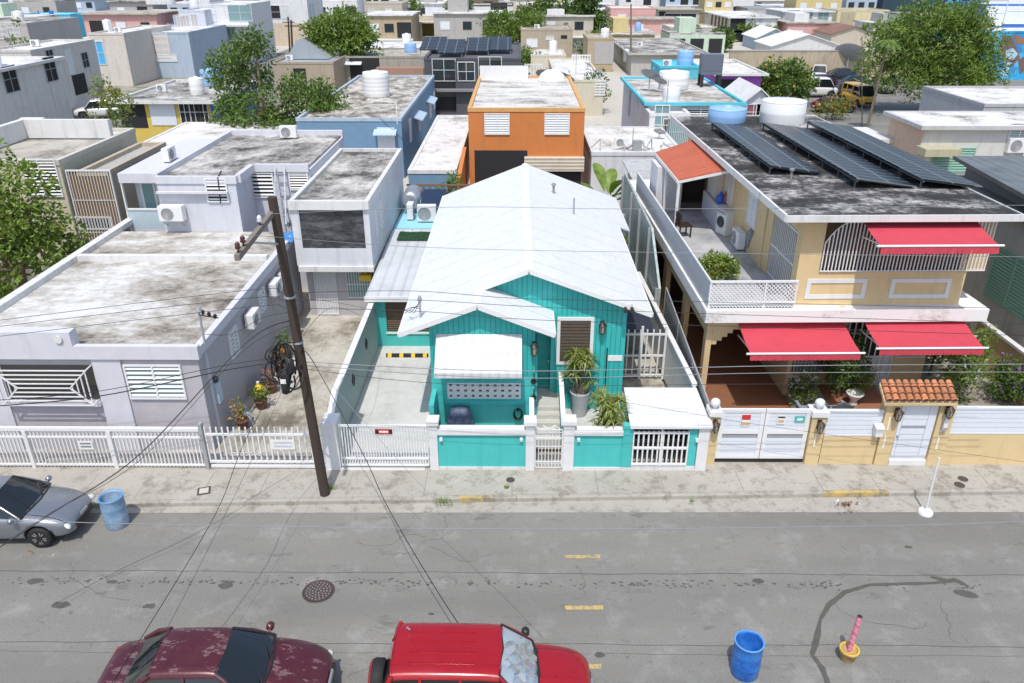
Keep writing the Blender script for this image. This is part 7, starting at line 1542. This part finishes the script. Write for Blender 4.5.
    # wheels
    for wx in wheels:
        for sg in (-1, 1):
            y0, y1 = sg * (hw - .20), sg * (hw - .005)
            w_ = MB().lathe([(wr * .66, y1 - sg * .01), (wr * .92, y1), (wr, y1 - sg * .04), (wr, y0 + sg * .03), (wr * .9, y0)], (wx, 0, wr), 24, 0, 'Y').build('wheel', RUBBER, t, False)
            rm = MB().lathe([(wr * .66, y1 - sg * .012), (wr * .62, y1 - sg * .05), (wr * .2, y1 - sg * .045), (wr * .15, y1 - sg * .02)], (wx, 0, wr), 20, 0, 'Y')
            for k in range(10): g = .62832 * k + (.22 if k % 2 else 0); rm.bar((wx, y1 - sg * .035, wr), (wx + wr * .62 * math.cos(g), y1 - sg * .02, wr + wr * .62 * math.sin(g)), .035, .03, 1)
            rm.build('rim', [plain('rim_dark', (.10, .10, .105), .5, .5), rim or STEEL], w_, False)
    xf, xr_ = st[-1][0], st[0][0]; HL = plain('headlight_glass', (.62, .64, .62), .12, 0, .1, 20, .5); TL = plain('tail_red', (.40, .02, .02), .2, 0, .1)
    zh = st[-2][3]
    for sg in (-1, 1):
        w2 = st[-2][1]; MB().lathe([(.02, -.05), (.075, -.035), (.10, 0), (.075, .035), (.02, .05)], (0, 0, 0), 14).xf(Matrix.Translation((xf - .22, sg * w2 * .74, zh - .10)) @ Matrix.Rotation(-sg * .65, 4, 'Z') @ Matrix.Scale(hl, 4, (1, 0, 0)) @ Matrix.Scale(2.0 * hl, 4, (0, 1, 0)) @ Matrix.Rotation(R(62), 4, 'Y')).build('headlight', HL, t, False)
        MB().box(xr_ - .015, xr_ + .12, sg * st[1][1] * .74 - .13, sg * st[1][1] * .74 + .13, st[1][3] - .24, st[1][3] - .06).build('tail_light', TL, t, False, bevel=.03)
        mm = MB().lathe([(.02, -.09), (.075, -.06), (.085, 0), (.075, .06), (.02, .09)], (0, 0, 0), 12).xf(Matrix.Translation((xa - .12, sg * (hw + .11), zb + .06)) @ Matrix.Rotation(R(90), 4, 'X')).bar((xa - .1, sg * (hw - .05), zb + .0), (xa - .12, sg * (hw + .06), zb + .05), .05); mm.build('mirror', m if not suv else BLACKM, t, False)
    MB().box(xf - .14, xf + .008, -.44, .44, st[-1][2] + .06, st[-1][2] + .26).build('grille', BLACKM, t, False, bevel=.02)
    MB().box(xf - .02, xf + .02, -.17, .17, st[-1][2] + .27, st[-1][2] + .36).build('badge_bar', STEEL, t, False)
    MB().box(xr_ - .02, xr_ + .01, -.22, .22, .55, .67).build('licence_plate', NOT, t, False)
    if not simple:
        a = MB()
        for sg in (-.5, .15): a.bar((xa + .12, sg, zb + .045), (xa - .16, sg + .52, zb + .12), .022)
        a.build('wiper', BLACKM, t, False)
    return t
SEDAN = [(-2.12, .55, .40, .72, .80), (-2.06, .74, .28, .88, .97), (-1.75, .83, .22, .93, 1.03), (-.8, .86, .19, .94, .99), (.5, .86, .19, .92, .97), (1.0, .86, .20, .89, .96), (1.6, .83, .21, .80, .87), (1.98, .72, .24, .66, .73), (2.12, .50, .30, .54, .60)]
SGH = (.92, .22, -.95, -1.62, .93, 1.40, .545)
c1, c0 = at(330, 662, .5), at(104, 683, .6)
car('parked_sedan', 'maroon sedan with peeling clear coat on roof and bonnet, parked in the near lane', 'car', ((c0.x + c1.x) / 2 + .07, 10.68, 0), R(1.6), carpaint('maroon_paint', (.085, .014, .020), (.30, .19, .19), .32, .2, (.95, .60, -1.72)), [(x * 1.02, *r_) for x, *r_ in SEDAN], SGH, (-1.28, 1.32))
SUV = [(-1.92, .62, .46, .86, .95), (-1.90, .80, .34, .98, 1.03), (-1.6, .86, .28, 1.01, 1.06), (-.6, .87, .26, 1.01, 1.06), (.6, .87, .26, .99, 1.05), (1.1, .86, .27, .97, 1.04), (1.6, .84, .28, .90, .96), (1.86, .76, .32, .78, .86), (1.95, .58, .38, .68, .74)]
c1, c0 = at(597, 660, .7), at(368, 660, .9)
s = car('parked_suv', 'bright red compact off-roader with spare wheel on its tail and foil sunshade', 'car', ((c0.x + c1.x) / 2 + .13, 10.50, 0), R(-.6), carpaint('red_paint', (.32, .005, .010), None, .25, .05, (.86, .62, -2.5)), SUV, (.80, .20, -1.70, -1.90, 1.02, 1.66, .60), (-1.18, 1.22), .36, .87, suv=True, foil=True)
w_ = MB().lathe([(.20, -2.20), (.31, -2.20), (.345, -2.14), (.345, -1.98), (.30, -1.94)], (0, -.08, .98), 26, 0, 'X').build('spare_wheel', RUBBER, s, False); MB().lathe([(.02, -2.225), (.30, -2.215), (.325, -2.19), (.325, -2.12)], (0, -.08, .98), 26, 0, 'X').build('spare_cover', MATS['red_paint'], w_, False)
MB().tube([(-1.5, .35, 1.74), (-1.55, .35, 1.80)], .02).build('antenna_stub', STEEL, s, False)
HATCH = [(x * 1.05, y, a_ + .02, b_ + .03, d_ + .04) for x, y, a_, b_, d_ in SEDAN]
c1 = at(90, 527, .35)
car('parked_hatchback', 'silver-grey hatchback parked at the left kerb facing right', 'car', (c1.x - 2.30, 15.86, 0), R(1.0), carpaint('silver_paint', (.27, .29, .32), None, .25, .6, (.98, .62, -2.05)), HATCH, (.95, .12, -1.35, -1.98, .97, 1.43, .56), (-1.36, 1.34), .325, hl=1.5).scale = (.9, .9, .9)
# pickup, red car and the parking lot
def simple_car(label, px, py, rz, col, kind='sedan', group=None, metal=.1):
    c = at(px, py, 0); m = carpaint('paint_%d_%d' % (int(px), int(py)), col, None, .3, metal)
    if kind == 'sedan': return car('parked_car', label, 'car', (c.x, c.y, 0), rz, m, SEDAN, SGH, (-1.28, 1.32), group=group, simple=True)
    if kind == 'suv': return car('parked_car', label, 'car', (c.x, c.y, 0), rz, m, [(x * 1.1, *r_) for x, *r_ in SUV], (1.05, .45, -1.75, -2.0, 1.02, 1.72, .68), (-1.25, 1.3), .36, .87, group, simple=True, suv=True)
    if kind == 'van': return car('parked_van', label, 'van', (c.x, c.y, 0), rz, m, [(x * 1.2, y, a_, b_ + .12, d_ + .14) for x, y, a_, b_, d_ in SUV], (1.75, 1.15, -2.1, -2.26, 1.14, 2.05, .74), (-1.4, 1.5), .36, .87, group, simple=True, suv=True)
LOT = 'cars in the parking lot'
simple_car('dark red car in front of the grey garage wall at the left edge', 22, 130, R(95), (.22, .02, .025))
pk = simple_car('white pickup truck parked beyond the olive house roof', 101, 118, R(195), (.72, .72, .72), 'suv'); pk['category'] = 'pickup'
simple_car('white hatchback at the far left end of the parking lot', 797, 72, R(200), (.7, .7, .7), 'suv', LOT)
simple_car('white van behind the round dark tree in the parking lot', 812, 69, R(170), (.75, .75, .75), 'van', LOT)
simple_car('white car parked against the tan wall, left of the huge grey dish', 834, 71, R(10), (.74, .74, .74), 'suv', LOT)
simple_car('white pickup facing the viewer behind the purple car', 818, 80, R(250), (.72, .73, .75), 'suv', LOT)
simple_car('dark navy car right of the white pickup in the parking lot', 838, 80, R(185), (.02, .03, .05), 'sedan', LOT, .3)
simple_car('dark purple car in the middle of the parking lot', 824, 87, R(10), (.07, .01, .03), 'sedan', LOT, .3)
simple_car('white minibus with dark windows in the front row of the lot', 814, 97, R(3), (.75, .75, .74), 'van', LOT)
simple_car('black car between the white minibus and the yellow truck', 842, 96, R(80), (.02, .02, .025), 'sedan', LOT, .3)
simple_car('dark red car in the front of the parking lot, nearest the shrubs', 833, 112, R(5), (.20, .015, .025), 'sedan', LOT)
yt = simple_car('bright yellow delivery van at the right of the parking lot', 857, 105, R(275), (.65, .36, .01), 'van', LOT)
simple_car('grey car at the tan wall just right of the huge grey dish', 862, 74, R(15), (.30, .31, .33), 'suv', LOT, .4)
simple_car('black car between the navy car and the yellow van', 852, 88, R(190), (.025, .025, .03), 'sedan', LOT, .3)
simple_car('silver car under the edge of the very large feathery tree', 880, 92, R(95), (.40, .41, .43), 'suv', LOT, .5)
c = at(845, 78, 0); dish('huge grey dish standing in the parking lot before the tan wall', (c.x, c.y, 0), 2.0, 2.6, el=.75)
# ================================================================ POLES, CABLES, STREET CLUTTER
random.seed(21)
WOOD = paint('pole_wood', (.058, .040, .030), .9, .4, .5, (.022, .022, .016)); CABLE = plain('cable_black', (.018, .018, .02), .5); CABG = plain('cable_grey', (.22, .23, .24), .5)
PB = Vector(at(325, 494, .13)); PT = atY(272, 197, PB.y)
t = thing('utility_pole', 'dark wooden utility pole leaning left beside the driveway gate', 'utility pole', (PB.x, PB.y, .12))
MB().tube([PB, PB.lerp(PT, .5), PT], [.135, .12, .105], 14).build('pole', WOOD, t)
pz = lambda z: PB.lerp(PT, (z - PB.z) / (PT.z - PB.z))
A = pz(7.95) + Vector((-.05, -.10, 0)); B = at(237, 258, 7.95)
arm = MB().bar(A + (A - B).normalized() * .4, B, .10, .12).build('crossarm', plain('arm_wood', (.20, .17, .14), .9), t)
a = MB()
INS = [A.lerp(B, .35), A.lerp(B, .82), A.lerp(B, .95)]
for k, p in enumerate(INS): a.tube([p, p + Vector((0, 0, .16))], .018, 6)
a.build('pin', BLACKM, arm)
for k, p in enumerate(INS):
    m = WHITE if k == 0 else plain('insulator_brown', (.09, .03, .025), .25)
    MB().lathe([(.035, 0), (.065, .03), (.04, .06), (.055, .09), (.03, .14), (.015, .15)], p + Vector((0, 0, .13)), 14).build('insulator', m, arm)
MB().bar(A.lerp(B, .62) - Vector((0, 0, .06)), pz(7.25) + Vector((-.02, -.12, 0)), .045).build('brace', GREYM, t)
for z in (5.9, 4.7): MB().lathe([(.135, -.025), (.135, .025)], pz(z), 14).build('band', GREYM, t)
t = thing('cable_coil', 'tangled black cable coil and splice boxes hanging on the utility pole', 'cable coil', pz(4.0) - Vector((.35, .15, .5))); a = MB(); c0 = pz(4.25) + Vector((-.35, -.18, 0))
for k in range(16):
    rx, rz_ = random.uniform(.16, .36), random.uniform(.25, .55); ph = random.uniform(0, 6.28); o = Vector((random.uniform(-.18, .12), random.uniform(-.12, .12), random.uniform(-.45, .25)))
    a.tube([c0 + o + Vector((rx * math.cos(g * .5236 + ph), .10 * math.sin(g * 1.1 + k), rz_ * math.sin(g * .5236 + ph))) for g in range(12)], random.choice((.012, .018, .024)), 6)
a.build('cable', CABLE, t); a = MB()
for k in range(3): p = c0 + Vector((random.uniform(-.1, .2), -.14, -.62 + k * .28)); a.lathe([(.03, -.22), (.10, -.17), (.11, .15), (.04, .22)], p, 12)
a.build('splice_box', plain('splice_black', (.02, .02, .022), .55), t)
p = c0 + Vector((-.02, -.27, -.42)); MB().box(p.x - .07, p.x + .07, p.y, p.y + .01, p.z - .06, p.z + .06).build('tag', NOT, t)
def cable(label, pts, r=.014, m=None, name='utility_cable', group='overhead cables'):
    """pts: (px, py, Y) or Vector"""
    q = [p if isinstance(p, Vector) else atY(*p) for p in pts]; out = []
    for i in range(len(q) - 1):
        p0, p1, p2, p3 = q[max(i - 1, 0)], q[i], q[i + 1], q[min(i + 2, len(q) - 1)]
        for k in range(8):
            u = k / 8; out.append(.5 * ((2 * p1) + (p2 - p0) * u + (2 * p0 - 5 * p1 + 4 * p2 - p3) * u * u + (3 * p1 - p0 - 3 * p2 + p3) * u ** 3))
    out.append(q[-1]); tag(MB().tube(out, r * .72, 6).build(name, m or CABLE), label, 'cable', group)
Y = PB.y - .1
cable('thick telephone cable running right from the pole over the teal porch canopy', [pz(4.15), (512, 371, Y), (768, 366, Y), (1040, 364, Y)], .014, CABG)
cable('second telephone cable just below the thick one over the porch canopy', [pz(4.05), (512, 378, Y), (768, 373, Y), (1040, 372, Y)], .012, CABG)
cable('thin service wire just below the two telephone cables on the right', [pz(3.95), (470, 385, Y), (768, 384, Y), (1040, 383, Y)], .008)
cable('black cable running left from the pole past the louvred front window', [pz(4.2), (232, 369, Y), (100, 396, Y), (-15, 407, Y)], .020)
cable('thinner cable just above the black one left of the pole', [pz(4.3), (232, 364, Y), (100, 391, Y), (-15, 401, Y)], .012)
for k, (l, pr) in enumerate((('uppermost of three thin wires crossing the stained roof and the white gable roof', ((-15, 322), (250, 290), 6.0, (413, 291), (520, 298.5), (661, 301), (1040, 309))), ('middle of three thin wires crossing the stained roof and the white gable roof', ((-15, 328), (250, 298), 5.8, (413, 300), (520, 306), (655, 312), (1040, 324))), ('lowest of three thin wires crossing the stained roof and the white gable roof', ((-15, 338), (250, 307), 5.6, (413, 311), (520, 319), (655, 324), (1040, 336))))):
    cable(l, [pz(p) if isinstance(p, float) else (*p, Y) for p in pr], .009)
cable('high wire over the middle of the white gable roof', [INS[1] + Vector((0, 0, .3)), (420, 247, Y), (627, 252, Y), (1040, 257, Y)], .008, CABG); cable('highest wire over the rear of the white gable roof', [INS[0] + Vector((0, 0, .3)), (460, 207, Y), (656, 209, Y), (1040, 205, Y)], .008, CABG)
cable('black drop cable descending from the pole across the silver car bonnet', [pz(5.3), (247, 342, 16.2), (140, 454, 14.2), (52, 513, 13), (-20, 560, 12)], .017); cable('thin drop wire beside the black one over the silver car', [pz(5.2), (242, 352, 16.0), (140, 460, 14.0), (45, 516, 12.8), (-20, 562, 11.8)], .008)
cable('black drop cable descending from the pole towards the maroon car', [pz(4.6), (247, 437, 15), (216, 513, 13), (145, 632, 10.5), (100, 700, 9)], .011); cable('thin wire slanting beside the black drop towards the maroon car', [pz(4.5), (262, 437, 15), (226, 513, 13), (165, 632, 10.5), (120, 700, 9)], .006)
cable('black drop cable slanting from the pole over the driveway gate to the red car', [pz(4.4), (312, 360, 16.6), (363, 454, 15.0), (391, 513, 14), (456, 620, 11.5), (520, 700, 9.5)], .014); cable('thin grey wire slanting over the driveway gate and the yellow road marks', [pz(4.8), (338, 392, 16.2), (436, 502, 14.2), (512, 583, 12.4), (620, 692, 9.5)], .007, CABG)
cable('pale cable hanging across the whole street in front of everything', [Vector((-9, 7.6, 7.2)), (-5, 519, 7.5), (256, 526, 7.5), (512, 529, 7.5), (768, 527.5, 7.5), (1028, 521, 7.5), Vector((9, 7.6, 7.3))], .007, CABG)
cable('wire from the service mast on the stained roof to the utility pole', [(203, 334, 19.6), (232, 334, 18.9), (262, 318, 18.2), pz(5.5)], .010)
cable('fine wire crossing the white enclosure roof and the yellow street wall', [(600, 398, 18.2), (700, 415, 18.2), (768, 426, 18.2), (1040, 464, 18.0)], .006)
cable('wire from the pole to the wall of the white box house', [pz(5.0), (306, 300, 20), (380, 311, 24), (413, 318, 20.3)], .008)
cable('wire hanging from the pole to the teal side wing', [pz(4.7), (330, 308, 19), (362, 316, 23), (372, 320, 26.2)], .007)
# distant poles
for px, py, tp, lab in ((631, 72, 4, 'tall bare wooden pole right of the tan house'), (704, 40, 10, 'distant dark pole beside the low white-roofed house'), (294, 88, 20, 'weathered wooden pole behind the tall bushy tree'), (291, 72, 17, 'thin farther pole just right of the weathered one'), (306, 44, 4, 'distant thin pole before the white corner block'), (862, 126, 36, 'slender pole by the palm trunk')):
    b = at(px, py, 0); tt = atY(px - (3 if px < 300 else 0), tp, b.y); r_ = .14 if px != 862 else .05
    t = thing('utility_pole', lab, 'utility pole', b, 0); MB().tube([b, tt], [r_, r_ * .75], 9).build('pole', WOOD if px < 300 else paint('pole_grey_wood', (.20, .165, .13), .9, .4, .4), t)
    if px in (704, 291, 294): MB().box(tt.x - .8, tt.x + .8, tt.y - .06, tt.y + .06, tt.z - .7, tt.z - .58).build('crossarm', WOOD, t)
    if px == 631: MB().lathe([(.10, 0), (.42, .05), (.42, 1.5), (.3, 1.65)], (b.x - .75, b.y, atY(627, 62, b.y).z), 16).build('transformer', plain('transformer_grey', (.55, .60, .60), .5), t)
# blue barrels
def barrel(label, c, m, sc=1.0, tilt=0):
    t = thing('plastic_barrel', label, 'barrel', c, 0, 'blue plastic barrels')
    r_, h = .295 * sc, .90 * sc; pr = [(r_ * .93, 0), (r_ * .98, .03)]
    for k in (1, 2): z = h * k / 3; pr += [(r_, z - .03), (r_ * 1.025, z), (r_, z + .03)]
    pr += [(r_ * .99, h - .05), (r_ * 1.03, h - .03), (r_ * 1.03, h), (r_ * .93, h), (r_ * .91, h - .06), (r_ * .93, .08), (.02, .06)]
    a = MB().lathe(pr, (0, 0, 0), 32); a.build('drum', m, t, False)
    MB().lathe([(r_ * 1.03, h - .018), (r_ * 1.045, h - .01), (r_ * 1.045, h + .006), (r_ * .99, h + .008), (r_ * .94, h + .004)], (0, 0, 0), 32, cap=False).build('rim', plain('barrel_rim_' + m.name, tuple(min(1, x * 1.2 + .05) for x in m.node_tree.nodes['Principled BSDF'].inputs['Base Color'].default_value[:3]) if False else (.10, .30, .62), .4), t, False); return t
barrel('open pale sky-blue plastic barrel standing in the gutter beside the silver car', (*at(118, 524, .006)[:2], .007), weathered('barrel_pale', [(.35, (.15, .26, .38)), (.6, (.21, .34, .48)), (.8, (.36, .46, .56))], 2.2, .5), .98)
barrel('open deep blue plastic barrel standing in the near lane', (*at(744, 672, 0)[:2], .001), weathered('barrel_deep', [(.35, (.010, .07, .30)), (.52, (.018, .14, .50)), (.72, (.05, .21, .56)), (.85, (.20, .32, .50))], 2.2, .42), .96)
# bucket with a pink wrapped post
c = at(847, 659, 0); t = thing('marker_post', 'pink taped post standing in a concrete-filled flowerpot in the road', 'marker post', (c.x, c.y, 0))
MB().lathe([(.13, 0), (.15, .05), (.185, .24), (.20, .24), (.20, .29), (.165, .29), (.16, .25), (.02, .25)], (0, 0, 0), 20).build('pot', [weathered('pot_terracotta', [(.4, (.35, .16, .10)), (.55, (.42, .25, .16)), (.7, (.55, .40, .10))], 6)], t, False)
MB().lathe([(.20, .292), (.205, .30), (.165, .30), (.163, .292)], (0, 0, 0), 20, cap=False).build('rim', plain('pot_yellow', (.62, .42, .05), .6), t, False)
def tape():
    m, tr, b = nodes('pink_tape'); wv = nd(tr, 'ShaderNodeTexWave'); wv.bands_direction = 'DIAGONAL'; wv.inputs['Scale'].default_value = 2.4; wv.inputs['Distortion'].default_value = 3.0; tr.links.new(pos(tr), wv.inputs['Vector'])
    c = ramp(tr, wv.outputs['Fac'], [(.35, (.62, .14, .22)), (.5, (.74, .52, .52)), (.7, (.66, .22, .30))]); tr.links.new(c, b.inputs['Base Color']); b.inputs['Roughness'].default_value = .6; return m
ptop = atY(860, 616, c.y) - Vector((c.x, c.y, 0)); MB().tube([(0, 0, .25), (ptop.x, 0, ptop.z - .01)], .052, 12, cap=False).tube([(ptop.x * .97, 0, ptop.z - .09), (ptop.x, 0, ptop.z - .01)], .045, 12).build('post', [tape()], t, False)
MB().lathe([(.044, 0), (.044, .004)], (ptop.x, 0, ptop.z - .008), 12).build('hole', DARK, t, False)
# white pipe stand on a plate at the right kerb
c = at(925, 513, .01); pt = atY(939, 458, c.y); t = thing('base_post', 'thin white post on a round white plate at the right kerb', 'post', (c.x, c.y, .006))
MB().lathe([(.19, 0), (.19, .07), (.14, .12), (.05, .13)], (0, 0, 0), 20).build('base', WHITEM, t, False); MB().tube([(0, 0, .1), (pt.x - c.x, 0, pt.z)], .028, 8).build('post', WHITEM, t, False)
# litter
for px, py, r_, m, lab, nm in ((30, 553, .10, (.50, .30, .10), 'scrap of orange-brown litter on the road below the silver car', 'litter'), (53, 556, .05, (.6, .5, .42), 'small pale scrap right of the orange-brown litter', 'litter'), (847, 505, .16, (.24, .14, .08), 'heap of dry leaves in the gutter at the right yellow kerb mark', 'leaf_heap'), (836, 503, .10, (.6, .6, .58), 'crumpled white bag in the gutter left of the leaf heap', 'litter'), (861, 505, .06, (.55, .56, .58), 'small white wrapper in the gutter right of the leaf heap', 'litter')):
    g = at(px, py, .01); a = MB(); n = 26 if 'heap' in lab else 7
    for k in range(n):
        p = Vector((random.gauss(0, r_ * .6), random.gauss(0, r_ * .3), random.uniform(.0, r_ * .3))); u = rdir() * r_ * .55; v = rdir() * r_ * .4; a.add([p, p + u, p + u + v, p + v], [(0, 1, 2, 3)])
    o = a.build(nm, plain('litter_%d' % px, m, .8, 0, .3)); o.location = (g.x, g.y, .02); tag(o, lab, 'litter')
# side yard clutter left of the pole
def potted(label, c, r_, h, seed, mats=(LF_A, LF_B), pm=plain('pot_brown', (.16, .075, .045), .8), lf=.14):
    random.seed(seed); t = thing('potted_plant', label, 'potted plant', c, 0, 'potted plants in the side yard'); MB().lathe([(r_ * .7, 0), (r_, r_ * 1.4), (r_ * 1.08, r_ * 1.4), (r_ * 1.08, r_ * 1.6), (r_ * .9, r_ * 1.6), (.02, r_ * 1.5)], (0, 0, 0), 18).build('pot', pm, t, False); a = MB()
    for k in range(9): leaves(a, (random.gauss(0, r_ * .5), random.gauss(0, r_ * .5), r_ * 1.6 + h * random.uniform(.2, 1)), (.14, .14, .14), 14, lf, random.choice((0, 1)))
    a.build('leaf', list(mats), t, False)
X = XR + .45
for k, (px, py, h, sd, lab, mt) in enumerate(((272, 392, .5, 1, 'potted plant with dry reddish stems near the lavender side wall', (plain('dry_stem', (.24, .10, .07), .8), LF_B)), (281, 372, .7, 2, 'leafy potted plant with orange blossom behind the utility pole', (LF_A, plain('orange_bloom', (.45, .16, .03), .6))), (262, 408, .35, 3, 'small dark potted fern by the lavender wall', (LF_D, LF_B)), (283, 355, .6, 4, 'green potted plant deepest in the side yard', (LF_B, LF_A)), (241, 428, .7, 5, 'straw-coloured dried plant in a pot at the side gate', (plain('straw', (.48, .33, .13), .8), LF_Y)))):
    g = at(px, py, .12); potted(lab, (max(g.x, X), g.y, .116), .2, h, sd, mt)
g = at(260, 397, .12); t = thing('water_bottle', 'yellow and clear water cooler bottle on the side yard ground', 'bottle', (g.x, g.y, .116)); MB().lathe([(.17, 0), (.19, .03), (.19, .36), (.08, .46), (.05, .48), (.05, .54)], (0, 0, 0), 20).build('bottle', plain('bottle_yellow', (.62, .47, .03), .25, 0, .1), t, False); MB().lathe([(.052, .54), (.052, .58)], (0, 0, 0), 12).build('cap', WHITEM, t, False)
g = at(268, 385, .12); t = thing('bucket', 'blue bucket beside the yellow bottle in the side yard', 'bucket', (g.x, g.y, .116)); MB().lathe([(.14, 0), (.19, .34), (.205, .34), (.205, .37), (.18, .37), (.14, .06), (.02, .05)], (0, 0, 0), 20).build('pail', plain('bucket_blue', (.03, .17, .45), .4), t, False); MB().tube([(.19 * math.cos(g_ * .3927), .02, .36 + .16 * math.sin(g_ * .3927)) for g_ in range(9)], .008, 5).build('handle', STEEL, t, False)
g = at(243, 421, .12); t = thing('water_jug', 'white and blue jug on the ground at the side gate', 'jug', (g.x + .15, g.y, .116)); MB().lathe([(.12, 0), (.14, .03), (.14, .26), (.06, .34), (.05, .40)], (0, 0, 0), 16).build('jug', plain('jug_white', (.62, .68, .78), .4), t, False); MB().lathe([(.055, .40), (.055, .44)], (0, 0, 0), 12).build('cap', plain('cap_blue', (.03, .14, .5), .4), t, False)
# covered grill and hose reel before the teal porch
g = at(462, 429, .32); t = thing('covered_grill', 'barbecue grill under a dark navy cover before the pierced block wall', 'grill', (g.x, 19.7, .305)); a = MB(); random.seed(9); NX, NY = 14, 10; V = []
for i in range(NX + 1):
    for j in range(NY + 1):
        u, v = i / NX, j / NY; e = min(1, 5 * min(u, 1 - u)) * min(1, 4 * min(v, 1 - v)); k = 1 - .16 * (1 - e); V.append(((u - .5) * 1.0 / k * .93, (v - .5) * .5 / k * .93, (.98 + .07 * math.sin(u * 3.1)) * e + .03 * random.random() * e))
a.add(V, [(i * (NY + 1) + j, (i + 1) * (NY + 1) + j, (i + 1) * (NY + 1) + j + 1, i * (NY + 1) + j + 1) for i in range(NX) for j in range(NY)], 0, True); a.build('cover', weathered('navy_cover', [(.4, (.012, .018, .04)), (.6, (.035, .05, .10)), (.75, (.10, .13, .20))], 2.5, .6), t, False)
a = MB()
for x in (-.3, .3): a.lathe([(.06, -.02), (.06, .02)], (x, -.2, .06), 12, 0, 'X')
a.build('wheel', RUBBER, t, False)
g = atY(518, 413, YP - .05); t = thing('hose_reel', 'black garden hose hanging on the teal porch wall', 'hose', (g.x, YP - .05, g.z)); a = MB()
for k in range(4): a.tube([((.10 + .012 * k) * math.cos(q * .5236), -.03 - .02 * k, (.17 + .012 * k) * math.sin(q * .5236)) for q in range(13)], .014, 6)
a.build('hose', CABLE, t, False); MB().box(-.04, .04, -.1, .0, .12, .18).build('hook', BLACKM, t, False)
t = thing('door_mat', 'small dark mat on the ground in front of the teal porch wall', 'mat', (atY(501, 429, 19.4).x, 19.2, .302)); MB().box(-.2, .2, -.12, .12, 0, .02).build('mat', RUBBER, t, False)
# notices on the fence at the left
FY = 18.40
fl = thing('picket_fence', 'long white steel picket fence before the lavender house', 'fence', (-12, FY, .12)); xl_, xr_ = -19.5, atY(204, 450, FY).x
a = MB(); fence_bars(a, (xl_, FY, 0), (xr_, FY, 0), .16, 1.36, .105, .035)
for z in (.2, 1.12): a.box(xl_, xr_, FY - .03, FY + .03, z, z + .05)
a.build('panel', WHITEM, fl); MB().box(xl_, xr_, FY - .05, FY + .05, 1.362, 1.46).build('top_rail', WHITEM, fl)
for px in (27, 111): x = atY(px, 440, FY).x; MB().box(x - .05, x + .05, FY - .06, FY + .06, .12, 1.36).build('post', WHITEM, fl)
c = atY(86, 445, FY - .04); MB().box(c.x - .2, c.x + .2, FY - .055, FY - .045, c.z - .14, c.z + .14).box(c.x - .15, c.x + .15, FY - .058, FY - .0555, c.z + .03, c.z + .08, 1).box(c.x - .15, c.x + .15, FY - .058, FY - .0555, c.z - .07, c.z - .02, 1).build('notice', [NOT, plain('sign_ink', (.18, .22, .25), .6)], fl)
pp = MB().box(xr_ - .01, xr_ + .09, FY - .09, FY + .05, .12, 1.62).build('gate_post', GREYM, fl)
sg = thing('sliding_gate', 'white sliding picket gate with a white notice left of the utility pole', 'gate', (-6.5, FY, .12)); x0, x1 = xr_ + .13, -5.42
a = MB(); fence_bars(a, (x0, FY, 0), (x1, FY, 0), .30, 1.48, .155, .04)
for z in (.32, 1.22): a.box(x0, x1, FY - .03, FY + .03, z, z + .055)
a.box(x0, x1, FY - .04, FY + .04, .16, .24).build('panel', WHITEM, sg)
c = atY(283, 444, FY - .04); MB().box(c.x - .33, c.x + .33, FY - .055, FY - .045, c.z - .17, c.z + .15).box(c.x - .26, c.x + .26, FY - .058, FY - .0555, c.z + .02, c.z + .08, 1).box(c.x - .26, c.x + .26, FY - .058, FY - .0555, c.z - .10, c.z - .04, 1).build('notice', [NOT, plain('sign_lilac', (.50, .52, .62), .6)], sg)
a = MB()
for k in range(7): a.tube([(x0 + .7 + .12 * k + .05 * math.cos(q), FY - .03, .62 + .05 * math.sin(q)) for q in range(7)], .008, 5)
a.build('scroll', WHITEM, sg)
